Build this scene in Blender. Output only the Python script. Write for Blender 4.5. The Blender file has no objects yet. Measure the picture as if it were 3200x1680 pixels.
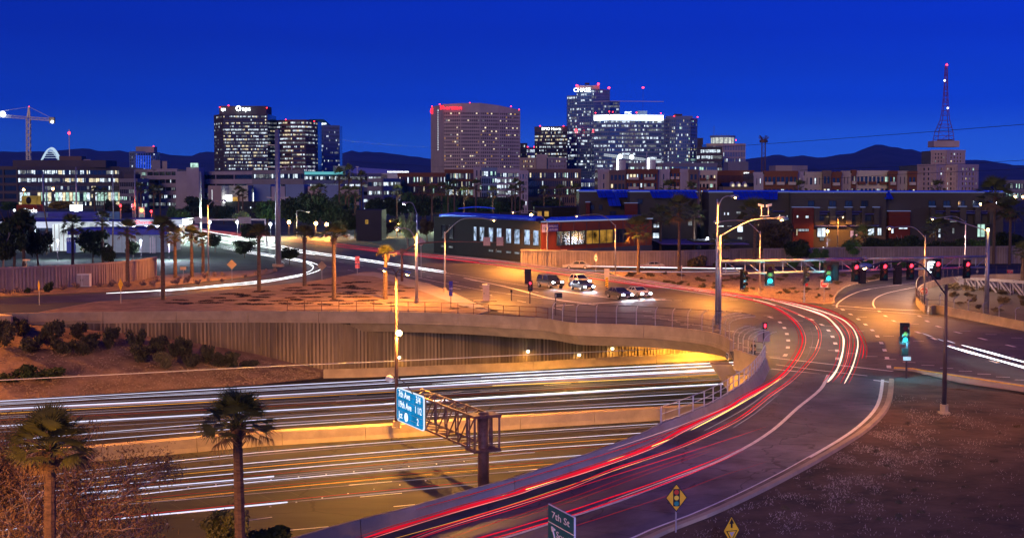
import bpy, bmesh, math, random
from mathutils import Vector, Matrix
from mathutils.geometry import tessellate_polygon
from mathutils.bvhtree import BVHTree
R = random.Random(7)
SC = bpy.context.scene
COL = SC.collection
# ------------------------------------------------------------------ camera
FPX, CX, CY, EYE = 4450.0, 1600.0, 840.0, 15.0
PITCH = math.atan((840 - 575) / FPX)
cam_d = bpy.data.cameras.new('camera')
cam_d.sensor_width = 36; cam_d.lens = 36 * FPX / 3200
cam_d.clip_start = 1; cam_d.clip_end = 60000
cam = bpy.data.objects.new('camera', cam_d); COL.objects.link(cam)
cam.location = (0, 0, EYE); cam.rotation_euler = (math.pi / 2 - PITCH, 0, 0)
SC.camera = cam
SC.view_settings.view_transform = 'Standard'
SC.view_settings.look = 'None'
SC.view_settings.exposure = 0.0
SC.view_settings.gamma = 1.0
# ------------------------------------------------------------------ sky at dusk
W = bpy.data.worlds.new('World'); SC.world = W; W.use_nodes = True
nt = W.node_tree; nt.nodes.clear()
def wn(t, **k):
    n = nt.nodes.new(t)
    for a, b in k.items(): setattr(n, a, b)
    return n
tc = wn('ShaderNodeTexCoord'); sep = wn('ShaderNodeSeparateXYZ')
nt.links.new(tc.outputs['Generated'], sep.inputs[0])
ramp = wn('ShaderNodeValToRGB')
ramp.color_ramp.interpolation = 'EASE'
cr = ramp.color_ramp.elements
cr[0].position = 0.0; cr[0].color = (0.030, 0.130, 0.58, 1)
cr[1].position = 1.0; cr[1].color = (0.001, 0.005, 0.09, 1)
for p, c in ((0.024, (0.013, 0.085, 0.58, 1)), (0.06, (0.002, 0.042, 0.54, 1)), (0.11, (0.001, 0.023, 0.42, 1)), (0.16, (0.0005, 0.015, 0.32, 1)), (0.4, (0.002, 0.009, 0.16, 1))):
    e = cr.new(p); e.color = c
nt.links.new(sep.outputs['Z'], ramp.inputs[0])
# the sun has set to the right of the frame: that side of the sky is a little paler
mr = wn('ShaderNodeMapRange'); mr.inputs[1].default_value = -0.45; mr.inputs[2].default_value = 0.45
mr.inputs[3].default_value = 1.1; mr.inputs[4].default_value = 1.95
nt.links.new(sep.outputs['X'], mr.inputs[0])
wnz = wn('ShaderNodeTexNoise'); wnz.inputs['Scale'].default_value = 5; wnz.inputs['Detail'].default_value = 3
mpw = wn('ShaderNodeMapping'); mpw.inputs['Scale'].default_value = (1, 1, 9)
nt.links.new(tc.outputs['Generated'], mpw.inputs[0]); nt.links.new(mpw.outputs[0], wnz.inputs['Vector'])
mr2 = wn('ShaderNodeMapRange'); mr2.inputs[1].default_value = 0.3; mr2.inputs[2].default_value = 0.75
mr2.inputs[3].default_value = 1.03; mr2.inputs[4].default_value = 0.95
nt.links.new(wnz.outputs[0], mr2.inputs[0])
mul = wn('ShaderNodeMath', operation='MULTIPLY')
nt.links.new(mr.outputs[0], mul.inputs[0]); nt.links.new(mr2.outputs[0], mul.inputs[1])
bg = wn('ShaderNodeBackground'); out = wn('ShaderNodeOutputWorld')
nt.links.new(ramp.outputs[0], bg.inputs[0]); nt.links.new(mul.outputs[0], bg.inputs[1])
nt.links.new(bg.outputs[0], out.inputs[0])
# warm fill added for the facades, low behind the camera's left shoulder, soft
sun_d = bpy.data.lights.new('warm_fill_sun', 'SUN'); sun_d.energy = 0.72; sun_d.angle = math.radians(25); sun_d.color = (1.0, 0.60, 0.33)
sun = bpy.data.objects.new('warm_fill_sun', sun_d); COL.objects.link(sun)
sun.rotation_euler = (math.radians(90 - 13), 0, math.radians(-22))
# ------------------------------------------------------------------ pixel -> world helpers
cp, sp = math.cos(PITCH), math.sin(PITCH)
FZ = -6.0
def ray(px, py):
    a = (px - CX) / FPX; b = (CY - py) / FPX
    return Vector((a, cp + b * sp, -sp + b * cp))
def G(px, py, z=0.0):
    d = ray(px, py); t = (z - EYE) / d.z
    return Vector((d.x * t, d.y * t, z))
def P(px, py, Y):
    d = ray(px, py); t = Y / d.y
    return Vector((d.x * t, Y, EYE + d.z * t))
def GS(pts, z=0.0): return [G(a, b, z) for a, b in pts]
def interp(tab, x):
    if x <= tab[0][0]: return tab[0][1]
    for (a, u), (b, v) in zip(tab, tab[1:]):
        if x <= b: return u + (v - u) * (x - a) / (b - a)
    return tab[-1][1]
# ------------------------------------------------------------------ objects
KIDS = {}
def tag(o, label=None, cat=None, group=None, kind=None):
    if label: o['label'] = label
    if cat: o['category'] = cat
    if group: o['group'] = group
    if kind: o['kind'] = kind
    return o
def link(name, me, parent=None):
    o = bpy.data.objects.new(name, me); COL.objects.link(o)
    if parent is not None:
        o.parent = parent; KIDS.setdefault(parent.name, []).append(o)
    return o
def empty(name, loc=(0, 0, 0), rz=0.0, label=None, cat=None, group=None):
    o = bpy.data.objects.new(name, None); COL.objects.link(o)
    o.empty_display_size = 0.5
    o.location = loc; o.rotation_euler = (0, 0, rz)
    tag(o, label, cat, group)
    return o
def copy_tree(o, parent=None):
    c = o.copy(); COL.objects.link(c)
    if parent is not None:
        c.parent = parent; KIDS.setdefault(parent.name, []).append(c)
    for ch in list(KIDS.get(o.name, ())): copy_tree(ch, c)
    return c
class MB:
    def __init__(s): s.v = []; s.f = []; s.m = []
    def quad(s, a, b, c, d, m=0):
        i = len(s.v); s.v += [tuple(a), tuple(b), tuple(c), tuple(d)]; s.f.append((i, i+1, i+2, i+3)); s.m.append(m)
    def tri(s, a, b, c, m=0):
        i = len(s.v); s.v += [tuple(a), tuple(b), tuple(c)]; s.f.append((i, i+1, i+2)); s.m.append(m)
    def obox(s, c, x, y, z, m=0):
        c, x, y, z = Vector(c), Vector(x), Vector(y), Vector(z)
        i = len(s.v)
        for k in ((-1,-1,-1),(1,-1,-1),(1,1,-1),(-1,1,-1),(-1,-1,1),(1,-1,1),(1,1,1),(-1,1,1)):
            s.v.append(tuple(c + x*k[0] + y*k[1] + z*k[2]))
        for q in ((0,3,2,1),(4,5,6,7),(0,1,5,4),(1,2,6,5),(2,3,7,6),(3,0,4,7)):
            s.f.append(tuple(i+j for j in q)); s.m.append(m)
    def box(s, x0, x1, y0, y1, z0, z1, m=0):
        s.obox(((x0+x1)/2, (y0+y1)/2, (z0+z1)/2), ((x1-x0)/2, 0, 0), (0, (y1-y0)/2, 0), (0, 0, (z1-z0)/2), m)
    def bar(s, a, b, w, h=None, m=0):
        a, b = Vector(a), Vector(b); d = b - a; L = d.length
        if L < 1e-6: return
        d /= L; h = h or w
        up = Vector((0, 0, 1)) if abs(d.z) < 0.95 else Vector((0, 1, 0))
        x = d.cross(up).normalized(); y = x.cross(d).normalized()
        s.obox((a+b)/2, x*w/2, y*h/2, d*L/2, m)
    def tube(s, pts, r, n=6, m=0, cap=True):
        pts = [Vector(p) for p in pts]
        rs = r if isinstance(r, (list, tuple)) else [r]*len(pts)
        i0 = len(s.v); px_ = None
        for k, p in enumerate(pts):
            d = (pts[min(k+1, len(pts)-1)] - pts[max(k-1, 0)]).normalized()
            up = px_ if px_ is not None else (Vector((0, 0, 1)) if abs(d.z) < 0.9 else Vector((0, 1, 0)))
            x = d.cross(up)
            if x.length < 1e-4: x = d.cross(Vector((1, 0, 0)))
            x.normalize(); y = x.cross(d).normalized(); px_ = y
            for j in range(n):
                a = 2*math.pi*j/n
                s.v.append(tuple(p + (x*math.cos(a) + y*math.sin(a))*rs[k]))
        for k in range(len(pts)-1):
            for j in range(n):
                a = i0+k*n+j; b = i0+k*n+(j+1) % n
                s.f.append((a, b, b+n, a+n)); s.m.append(m)
        if cap:
            s.f.append(tuple(i0+j for j in range(n))[::-1]); s.m.append(m)
            s.f.append(tuple(i0+(len(pts)-1)*n+j for j in range(n))); s.m.append(m)
    def prism(s, poly, z0, z1, m=0, top=True, mtop=None):
        n = len(poly); i = len(s.v)
        for z in (z0, z1):
            for p in poly: s.v.append((p[0], p[1], z))
        for j in range(n):
            k = (j+1) % n
            s.f.append((i+j, i+k, i+n+k, i+n+j)); s.m.append(m)
        if top:
            for t in tessellate_polygon([[Vector((p[0], p[1], 0)) for p in poly]]):
                s.f.append(tuple(i+n+j for j in t)); s.m.append(m if mtop is None else mtop)
    def ball(s, c, r, m=0, n=6, sz=1):
        c = Vector(c); k = n//2+1; i0 = len(s.v)
        for a in range(k+1):
            t = math.pi*a/k
            for b in range(n):
                u = 2*math.pi*b/n
                s.v.append((c.x+r*math.sin(t)*math.cos(u), c.y+r*math.sin(t)*math.sin(u), c.z+r*sz*math.cos(t)))
        for a in range(k):
            for b in range(n):
                p = i0+a*n+b; q = i0+a*n+(b+1) % n
                s.f.append((p, p+n, q+n, q)); s.m.append(m)
    def mesh(s, name, mats, smooth=False):
        me = bpy.data.meshes.new(name); me.from_pydata(s.v, [], s.f)
        for mt in (mats if isinstance(mats, (list, tuple)) else [mats]): me.materials.append(mt)
        if any(s.m): me.polygons.foreach_set('material_index', s.m)
        if smooth: me.polygons.foreach_set('use_smooth', [True]*len(s.f))
        me.update(); return me
    def build(s, name, mats, parent=None, smooth=False):
        return link(name, s.mesh(name, mats, smooth), parent)
def st(o): o['kind'] = 'structure'; return o
def stuff(o): o['kind'] = 'stuff'; return o
# ------------------------------------------------------------------ materials
MATS = {}
def mat(name, col, rough=0.8, var=0.25, scale=1.0, bump=0.0, metal=0.0, spec=0.4, col2=None, stretch=None, detail=5, coat=0, crack=0):
    if name in MATS: return MATS[name]
    m = bpy.data.materials.new(name); m.use_nodes = True; t = m.node_tree
    b = t.nodes['Principled BSDF']; L = t.links.new
    b.inputs['Roughness'].default_value = rough; b.inputs['Metallic'].default_value = metal
    b.inputs['Specular IOR Level'].default_value = spec
    if coat: b.inputs['Coat Weight'].default_value = coat
    tc = t.nodes.new('ShaderNodeTexCoord'); mp = t.nodes.new('ShaderNodeMapping')
    L(tc.outputs['Object'], mp.inputs[0])
    if stretch: mp.inputs['Scale'].default_value = stretch
    nz = t.nodes.new('ShaderNodeTexNoise'); nz.inputs['Scale'].default_value = scale; nz.inputs['Detail'].default_value = detail
    nz.inputs['Roughness'].default_value = 0.65
    L(mp.outputs[0], nz.inputs['Vector'])
    mx = t.nodes.new('ShaderNodeMix'); mx.data_type = 'RGBA'
    c2 = col2 or tuple(min(1, c*(1+var)) for c in col)
    c1 = col if col2 else tuple(c*(1-var) for c in col)
    mx.inputs[6].default_value = (*c1, 1); mx.inputs[7].default_value = (*c2, 1)
    r = t.nodes.new('ShaderNodeMapRange'); r.inputs[1].default_value = 0.35; r.inputs[2].default_value = 0.65
    L(nz.outputs[0], r.inputs[0]); L(r.outputs[0], mx.inputs[0]); L(mx.outputs[2], b.inputs['Base Color'])
    if crack:      # sealed cracks and darker wheel-worn patches
        vo = t.nodes.new('ShaderNodeTexVoronoi'); vo.feature = 'DISTANCE_TO_EDGE'; vo.inputs['Scale'].default_value = crack
        wv = t.nodes.new('ShaderNodeTexNoise'); wv.inputs['Scale'].default_value = crack*4; ad = t.nodes.new('ShaderNodeVectorMath'); ad.operation = 'MULTIPLY_ADD'; ad.inputs[1].default_value = (3, 3, 0)
        L(tc.outputs['Object'], wv.inputs['Vector']); L(wv.outputs['Color'], ad.inputs[0]); L(tc.outputs['Object'], ad.inputs[2]); L(ad.outputs[0], vo.inputs['Vector'])
        rc = t.nodes.new('ShaderNodeMapRange'); rc.inputs[1].default_value = .004; rc.inputs[2].default_value = .012; rc.inputs[3].default_value = .35
        L(vo.outputs['Distance'], rc.inputs[0])
        n3 = t.nodes.new('ShaderNodeTexNoise'); n3.inputs['Scale'].default_value = .07; n3.inputs['Detail'].default_value = 6; L(tc.outputs['Object'], n3.inputs['Vector'])
        r3 = t.nodes.new('ShaderNodeMapRange'); r3.inputs[1].default_value = .4; r3.inputs[2].default_value = .6; r3.inputs[3].default_value = .55; r3.inputs[4].default_value = 1.15; L(n3.outputs[0], r3.inputs[0])
        mm = t.nodes.new('ShaderNodeMath'); mm.operation = 'MULTIPLY'; L(rc.outputs[0], mm.inputs[0]); L(r3.outputs[0], mm.inputs[1])
        m2 = t.nodes.new('ShaderNodeVectorMath'); m2.operation = 'SCALE'; L(mx.outputs[2], m2.inputs[0]); L(mm.outputs[0], m2.inputs[3]); L(m2.outputs[0], b.inputs['Base Color'])
    if bump:
        bp = t.nodes.new('ShaderNodeBump'); bp.inputs['Strength'].default_value = 0.6; bp.inputs['Distance'].default_value = bump
        n2 = t.nodes.new('ShaderNodeTexNoise'); n2.inputs['Scale'].default_value = scale*4; n2.inputs['Detail'].default_value = 6
        L(mp.outputs[0], n2.inputs['Vector']); L(n2.outputs[0], bp.inputs['Height']); L(bp.outputs[0], b.inputs['Normal'])
    MATS[name] = m; return m
def emis(name, col, s, var=0.0, scale=1.0):
    if name in MATS: return MATS[name]
    m = bpy.data.materials.new(name); m.use_nodes = True; t = m.node_tree; t.nodes.clear(); L = t.links.new
    e = t.nodes.new('ShaderNodeEmission'); o = t.nodes.new('ShaderNodeOutputMaterial')
    e.inputs[0].default_value = (*col, 1); e.inputs[1].default_value = s
    if var:
        tc = t.nodes.new('ShaderNodeTexCoord'); nz = t.nodes.new('ShaderNodeTexNoise'); nz.inputs['Scale'].default_value = scale
        nz.inputs['Detail'].default_value = 3
        L(tc.outputs['Object'], nz.inputs['Vector'])
        r = t.nodes.new('ShaderNodeMapRange'); r.inputs[1].default_value = 0.3; r.inputs[2].default_value = 0.7
        r.inputs[3].default_value = s*(1-var); r.inputs[4].default_value = s*(1+var)
        L(nz.outputs[0], r.inputs[0]); L(r.outputs[0], e.inputs[1])
    L(e.outputs[0], o.inputs[0]); MATS[name] = m; return m
M = dict(
 asphalt=mat('asphalt', (0.045, 0.040, 0.034), 0.62, 0.35, 0.35, 0.01, col2=(0.09, 0.085, 0.08), spec=0.35, crack=.13),
 freeway=mat('freeway_concrete', (0.028, 0.025, 0.023), 0.8, 0.2, 0.12, 0.005, spec=.2, stretch=(0.4, 3, 1), col2=(0.06, 0.053, 0.048), crack=.1),
 ramp=mat('ramp_concrete', (0.055, 0.055, 0.07), 0.6, 0.2, 0.25, 0.006, col2=(0.18, 0.175, 0.21), crack=.16),
 conc=mat('concrete', (0.44, 0.34, 0.22), 0.85, 0.15, 0.6, 0.01),
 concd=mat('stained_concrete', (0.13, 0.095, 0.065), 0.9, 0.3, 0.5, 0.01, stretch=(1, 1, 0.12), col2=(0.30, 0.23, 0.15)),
 walk=mat('sidewalk_concrete', (0.32, 0.28, 0.24), 0.85, 0.12, 0.5, 0.004),
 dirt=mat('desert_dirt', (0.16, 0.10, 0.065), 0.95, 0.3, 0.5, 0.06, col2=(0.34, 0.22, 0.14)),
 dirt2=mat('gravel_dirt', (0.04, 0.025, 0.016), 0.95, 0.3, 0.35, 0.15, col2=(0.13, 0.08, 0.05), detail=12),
 grass=mat('dark_lawn', (0.025, 0.04, 0.025), 0.95, 0.3, 0.3, 0.05),
 city=mat('city_ground', (0.06, 0.06, 0.055), 0.9, 0.4, 0.05),
 paint=mat('road_paint', (0.8, 0.78, 0.74), 0.6, 0.12, 3.0),
 payel=mat('yellow_paint', (0.75, 0.48, 0.06), 0.6, 0.1, 3.0),
 joint=mat('joint_sealant', (0.03, 0.028, 0.026), 0.7, 0.1),
 steel=mat('galvanised_steel', (0.42, 0.43, 0.45), 0.45, 0.12, 2, metal=0.6),
 dsteel=mat('dark_painted_steel', (0.06, 0.045, 0.06), 0.5, 0.1, 2),
 rust=mat('weathered_steel', (0.16, 0.09, 0.08), 0.6, 0.3, 2, metal=0.3),
 bark=mat('palm_bark', (0.15, 0.10, 0.065), 0.95, 0.35, 3, 0.05, stretch=(1, 1, 4)),
 bark2=mat('pale_bark', (0.34, 0.28, 0.22), 0.9, 0.3, 3, 0.03),
 frond=mat('palm_frond', (0.10, 0.12, 0.035), 0.7, 0.4, 1.5),
 fronddry=mat('dry_frond', (0.18, 0.12, 0.05), 0.9, 0.3, 1.5),
 leafd=mat('dark_foliage', (0.035, 0.058, 0.02), 0.8, 0.5, 0.5),
 leafm=mat('green_foliage', (0.08, 0.18, 0.045), 0.8, 0.5, 0.5),
 leafo=mat('olive_foliage', (0.11, 0.09, 0.045), 0.8, 0.4, 0.5),
 sage=mat('sage_foliage', (0.065, 0.065, 0.045), 0.85, 0.4, 0.8),
 sagel=mat('pale_sage_foliage', (0.17, 0.16, 0.09), 0.85, 0.3, 0.8),
 flower=mat('pale_flowers', (0.5, 0.38, 0.36), 0.8, 0.2, 2),
 purp=mat('purple_groundcover', (0.03, 0.018, 0.02), 0.9, 0.4, 2),
 glass=mat('dark_glass', (0.02, 0.028, 0.04), 0.12, 0.2, 0.2, spec=0.8),
 bglass=mat('blue_glass', (0.10, 0.20, 0.36), 0.1, 0.25, 0.1, spec=1.0),
 black=mat('black_plastic', (0.012, 0.012, 0.012), 0.5, 0.1),
 white=mat('white_paint', (0.75, 0.75, 0.75), 0.5, 0.05),
 mount=mat('mountain_rock', (0.10, 0.10, 0.12), 0.95, 0.3, 0.002),
 bluroof=mat('blue_metal_roof', (0.05, 0.16, 1.0), 0.32, 0.15, 0.8, metal=0.8),
 sgreen=mat('sign_green', (0.01, 0.10, 0.12), 0.5, 0.1),
 sblue=mat('sign_blue_face', (0.01, 0.22, 0.42), 0.4, 0.08, 1.5),
 syel=mat('sign_yellow', (0.85, 0.5, 0.02), 0.5, 0.1, 3),
 sred=mat('sign_red', (0.5, 0.01, 0.02), 0.5, 0.1),
 salmon=mat('sign_back', (0.42, 0.36, 0.36), 0.6, 0.1),
)
E = dict(
 wcool=emis('window_cool', (0.75, 0.88, 1.0), 1.15, 0.7, 0.6),
 wwarm=emis('window_warm', (1.0, 0.85, 0.55), 1.0, 0.5, 0.6),
 wgrn=emis('window_greenish', (0.62, 1.0, 0.85), 0.8, 0.6, 0.6),
 wdim=emis('window_dim', (0.7, 0.75, 0.8), 0.25, 0.6, 0.6),
 wamb=emis('window_amber', (1.0, 0.55, 0.12), 0.5, 0.6, 0.5),
 wbright=emis('roof_light_band', (0.85, 0.93, 1.0), 5.0, 0.2, 0.1),
 blue=emis('blue_neon', (0.03, 0.12, 1.0), 1.2, 0.2, 0.3),
 redb=emis('red_beacon', (1.0, 0.02, 0.03), 14),
 redsign=emis('red_sign_glow', (1.0, 0.015, 0.03), 4),
 sign=emis('white_sign_glow', (0.85, 0.95, 1.0), 5),
 sodium=emis('sodium_lamp', (1.0, 0.55, 0.18), 40),
 whitel=emis('white_lamp', (0.85, 0.95, 1.0), 40),
 green=emis('green_signal', (0.02, 0.62, 0.9), 3.2),
 red=emis('red_signal', (1.0, 0.03, 0.06), 5),
 head=emis('headlight', (0.85, 0.92, 1.0), 60),
 tail=emis('tail_lamp', (1.0, 0.05, 0.03), 3),
 tw=emis('headlight_streak', (0.74, 0.74, 1.0), 1.3, 0.12, 0.1),
 tww=emis('bright_headlight_streak', (0.92, 0.95, 1.0), 3.0, 0.1, 0.1),
 tdim=emis('faint_white_streak', (0.62, 0.5, 0.66), 0.5, 0.2, 0.1),
 tpink=emis('pink_streak', (0.95, 0.45, 0.5), 0.9, 0.2, 0.1),
 tor=emis('orange_streak', (1.0, 0.42, 0.06), 1.1, 0.2, 0.1),
 tred=emis('red_streak', (1.0, 0.012, 0.04), 0.85, 0.3, 0.15),
 tredd=emis('dim_red_streak', (0.9, 0.02, 0.02), 0.45, 0.3, 0.15),
 tredp=emis('bright_red_streak', (1.0, 0.22, 0.2), 1.4, 0.3, 0.15),
 tyel=emis('yellow_streak', (1.0, 0.72, 0.22), 1.9, 0.2, 0.1),
 tcream=emis('cream_streak', (1.0, 0.72, 0.52), 1.9, 0.15, 0.1),
)
# ------------------------------------------------------------------ path helpers
def smooth_path(pts, n=4):
    pts = [Vector(p) for p in pts]
    if len(pts) < 3: return pts
    o = []
    for i in range(len(pts)-1):
        p0 = pts[max(i-1, 0)]; p1 = pts[i]; p2 = pts[i+1]; p3 = pts[min(i+2, len(pts)-1)]
        for k in range(n):
            t = k/n
            o.append(0.5*((2*p1)+(p2-p0)*t+(2*p0-5*p1+4*p2-p3)*t*t+(-p0+3*p1-3*p2+p3)*t**3))
    o.append(pts[-1]); return o
def resample(pts, step=None, n=None):
    pts = [Vector(p) for p in pts]
    L = [0]
    for a, b in zip(pts, pts[1:]): L.append(L[-1]+(b-a).length)
    n = n or max(1, int(round(L[-1]/step)))
    o = []; j = 0
    for k in range(n+1):
        s = L[-1]*k/n
        while j < len(L)-2 and L[j+1] < s: j += 1
        d = L[j+1]-L[j]
        o.append(pts[j].lerp(pts[j+1], (s-L[j])/d if d else 0))
    return o
def normals(pts):
    o = []
    for i in range(len(pts)):
        d = pts[min(i+1, len(pts)-1)] - pts[max(i-1, 0)]
        d.z = 0
        if d.length < 1e-9: d = Vector((1, 0, 0))
        d.normalize(); o.append(Vector((-d.y, d.x, 0)))
    return o       # left of the direction of travel
def loft(mb, pts, prof, m=0, closed=True, cap=True, nrm=None):
    pts = [Vector(p) for p in pts]; nr = nrm or normals(pts); k = len(prof); i0 = len(mb.v)
    for p, n in zip(pts, nr):
        for (o, z) in prof: mb.v.append(tuple(p + n*o + Vector((0, 0, z))))
    for i in range(len(pts)-1):
        for j in range(k if closed else k-1):
            a = i0+i*k+j; b = i0+i*k+(j+1) % k
            mb.f.append((a, b, b+k, a+k)); mb.m.append(m)
    if cap and closed:
        mb.f.append(tuple(i0+j for j in range(k))[::-1]); mb.m.append(m)
        mb.f.append(tuple(i0+(len(pts)-1)*k+j for j in range(k))); mb.m.append(m)
def segments(parent, name, pts, prof, mt, seg=6.0, gap=0.02, step=1.0):
    """a long wall cast in pieces: every piece is a part of its own"""
    pts = [Vector(p) for p in pts]
    tot = sum((b-a).length for a, b in zip(pts, pts[1:])); n = max(1, int(round(tot/seg)))
    sub = max(1, int(seg/step)); fine = resample(pts, n=n*sub); nr = normals(fine)
    for k in range(n):
        q = [Vector(p) for p in fine[k*sub:(k+1)*sub+1]]; nn = nr[k*sub:(k+1)*sub+1]
        q[0] = q[0].lerp(q[1], gap/seg*sub); q[-1] = q[-1].lerp(q[-2], gap/seg*sub)
        mb = MB(); loft(mb, q, prof, nrm=nn); mb.build(name, mt, parent)
def poly_sheet(name, poly, z, mt, kerb=None):
    """flat area; optionally with a raised kerb"""
    mb = MB(); pv = [Vector((p[0], p[1], 0)) for p in poly]; i = 0
    mb.v = [(p.x, p.y, z) for p in pv]
    for t in tessellate_polygon([pv]):
        a, b, c = (pv[j] for j in t)
        t = t if (b-a).cross(c-a).z > 0 else t[::-1]
        mb.f.append(tuple(t)); mb.m.append(0)
    return st(mb.build(name, mt))
def text_mesh(s, size, name='lettering'):
    cu = bpy.data.curves.new(name, 'FONT'); cu.body = s; cu.size = size
    cu.align_x = 'CENTER'; cu.align_y = 'CENTER'; cu.resolution_u = 2; cu.extrude = 0.004
    o = bpy.data.objects.new('t', cu); COL.objects.link(o)
    dg = bpy.context.evaluated_depsgraph_get()
    me = bpy.data.meshes.new_from_object(o.evaluated_get(dg))
    bpy.data.objects.remove(o); bpy.data.curves.remove(cu)
    me.name = name; return me
def text(s, size, loc, rot, mt, parent, bold=0, name='lettering', sx=1.0):
    me = text_mesh(s, size, name); me.materials.clear(); me.materials.append(mt)
    o = link(name, me, parent); o.location = loc; o.rotation_euler = rot; o.scale = (sx, 1, 1); return o
# ================================================================== TERRAIN
EDGE_PX = [(-500, 990), (0, 979), (400, 972.5), (800, 971), (1020, 972.5), (1240, 974), (1450, 980), (1600, 989), (1690, 993), (1777, 1007), (1850, 1010),
           (2000, 1015), (2100, 1022), (2200, 1034), (2250, 1046), (2280, 1062), (2293, 1090), (2361, 1113), (2386, 1115)]
edge = [G(a, b, 1.0) for a, b in EDGE_PX]
edge = [Vector((-260, edge[0].y-2, 1.0))] + edge
edge0 = [Vector((p.x, p.y, 0)) for p in edge]
NEARROW_L, NEARROW_R = G(2788, 1188, 0), Vector((80, 50, 0))
sheet = edge0 + [NEARROW_L, NEARROW_R, Vector((100, -60, 0)), Vector((9000, -60, 0)), Vector((30000, 30000, 0)), Vector((-30000, 30000, 0)), Vector((-9000, 150, 0))]
ground = poly_sheet('ground', sheet, -0.012, M['city'])
# freeway floor
mb = MB(); mb.quad((-420, 30, FZ), (420, 30, FZ), (420, 420, FZ), (-420, 260, FZ)); freeway = st(mb.build('freeway_pavement', M['freeway']))
# ramp
TOPZ = [(700, -4.0), (1022, -3.0), (1295, -2.1), (1600, -1.1), (1819, -0.3), (2060, 0.5), (2156, 0.8), (2290, 1.0), (2400, 1.0)]
RB_PX = [(200, 1900), (600, 1765), (922, 1675), (1022, 1646), (1122, 1620), (1295, 1576), (1466, 1526), (1600, 1491), (1678, 1465), (1819, 1420), (1921, 1383), (2015, 1346), (2060, 1320), (2109, 1304),
         (2156, 1285), (2198, 1268), (2232, 1251), (2262, 1234), (2290, 1216), (2313, 1202), (2333, 1187), (2352, 1168), (2370, 1145), (2386, 1116)]
rbar = [G(a, b, interp(TOPZ, a)) for a, b in RB_PX]
rbar = smooth_path(rbar, 3)
RL = [Vector((p.x, p.y, p.z-0.9)) for p in rbar]
RG_PX = [(400, 2150, -4.6), (800, 1990, -4.0), (1200, 1900, -3.3), (1600, 1800, -2.4), (1960, 1712, -1.6), (2097, 1655, -1.3), (2221, 1608, -0.9), (2400, 1524, -0.6), (2574, 1429, -0.25), (2711, 1341, -0.05), (2775, 1268, 0), (2788, 1188, 0)]
gut = smooth_path([G(a, b, z) for a, b, z in RG_PX], 4)
NR = 60
RLs, RRs = resample(RL, n=NR), resample(gut, n=NR)
def ramp_pt(i, t): return RLs[i].lerp(RRs[i], t)
mb = MB()
for i in range(NR):
    for k in range(6):
        mb.quad(ramp_pt(i, k/6), ramp_pt(i, (k+1)/6), ramp_pt(i+1, (k+1)/6), ramp_pt(i+1, k/6))
mb.f = [f[::-1] for f in mb.f]
rampo = st(mb.build('exit_ramp_pavement', M['ramp'], smooth=False))
# fill the wedge between ramp mouth and street sheet
# near right desert
mb = MB(); NN = 60; nz = R
right = resample([Vector((-5, -20, -3.5)), Vector((60, -20, -1.5)), Vector((80, 20, -0.5)), NEARROW_R, NEARROW_L + Vector((14, -10.5, 0))], n=NN)
def npt(i, t):
    p = RRs[i].lerp(right[i], t) if i < NN else RRs[i].lerp(NEARROW_R, t)
    if i >= NN: return p
    h = 0.25*math.sin(p.x*0.35+1)*math.cos(p.y*0.3)*min(1, t*6)*min(1, (1-t)*6)*min(1, (NN-i)/6)
    return p + Vector((0, 0, h))
rows = [[npt(i, k/14) for k in range(15)] for i in range(NN+1)]
base = len(mb.v)
for r_ in rows: mb.v += [tuple(p) for p in r_]
for i in range(NN):
    for k in range(14):
        a = i*15+k; mb.f.append((a, a+15, a+16, a+1)[::-1]); mb.m.append(0)
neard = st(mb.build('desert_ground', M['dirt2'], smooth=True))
# left embankment between the retaining wall and the freeway
WB_PX = [(-700, 1020), (-200, 1016), (0, 1012), (105, 1015), (280, 1030), (373, 1039), (528, 1058), (683, 1083), (800, 1105), (881, 1126), (1055, 1164)]
def on_edge(px):   # retaining-wall point (under the parapet) seen in column px
    c = [(q, P_) for q, P_ in zip([-5000]+[a for a, b in EDGE_PX], edge)]
    for (a, u), (b, v) in zip(c[1:], c[2:]):
        if px <= b: return u.lerp(v, max(0, (px-a)/(b-a))) if px >= a else u
wt = []
for a, b in WB_PX:
    q = on_edge(a) if a > -500 else edge[1] + (edge[0]-edge[1])*min(1, (-500-a)/400)
    wt.append(P(a, b, q.y-0.25))
FE_PX = [(-700, 1285), (-200, 1258), (0, 1249), (280, 1233), (590, 1213), (800, 1202), (955, 1186), (1062, 1172)]
fe = [G(a, b, FZ+0.02) for a, b in FE_PX]
wts, fes = resample(wt, n=40), resample(fe, n=40)
mb = MB()
for i in range(41):
    for k in range(11):
        t = k/10; p = wts[i].lerp(fes[i], t)
        h = 0.55*math.sin(t*math.pi)*(1-i/44) + 0.12*math.sin(i*1.7+k*2.1)*math.sin(t*math.pi)
        mb.v.append(tuple(p+Vector((0, 0, h))))
for i in range(40):
    for k in range(10):
        a = i*11+k; mb.f.append((a, a+1, a+12, a+11)[::-1]); mb.m.append(0)
slope = st(mb.build('embankment_dirt', M['dirt'], smooth=True))
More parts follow.
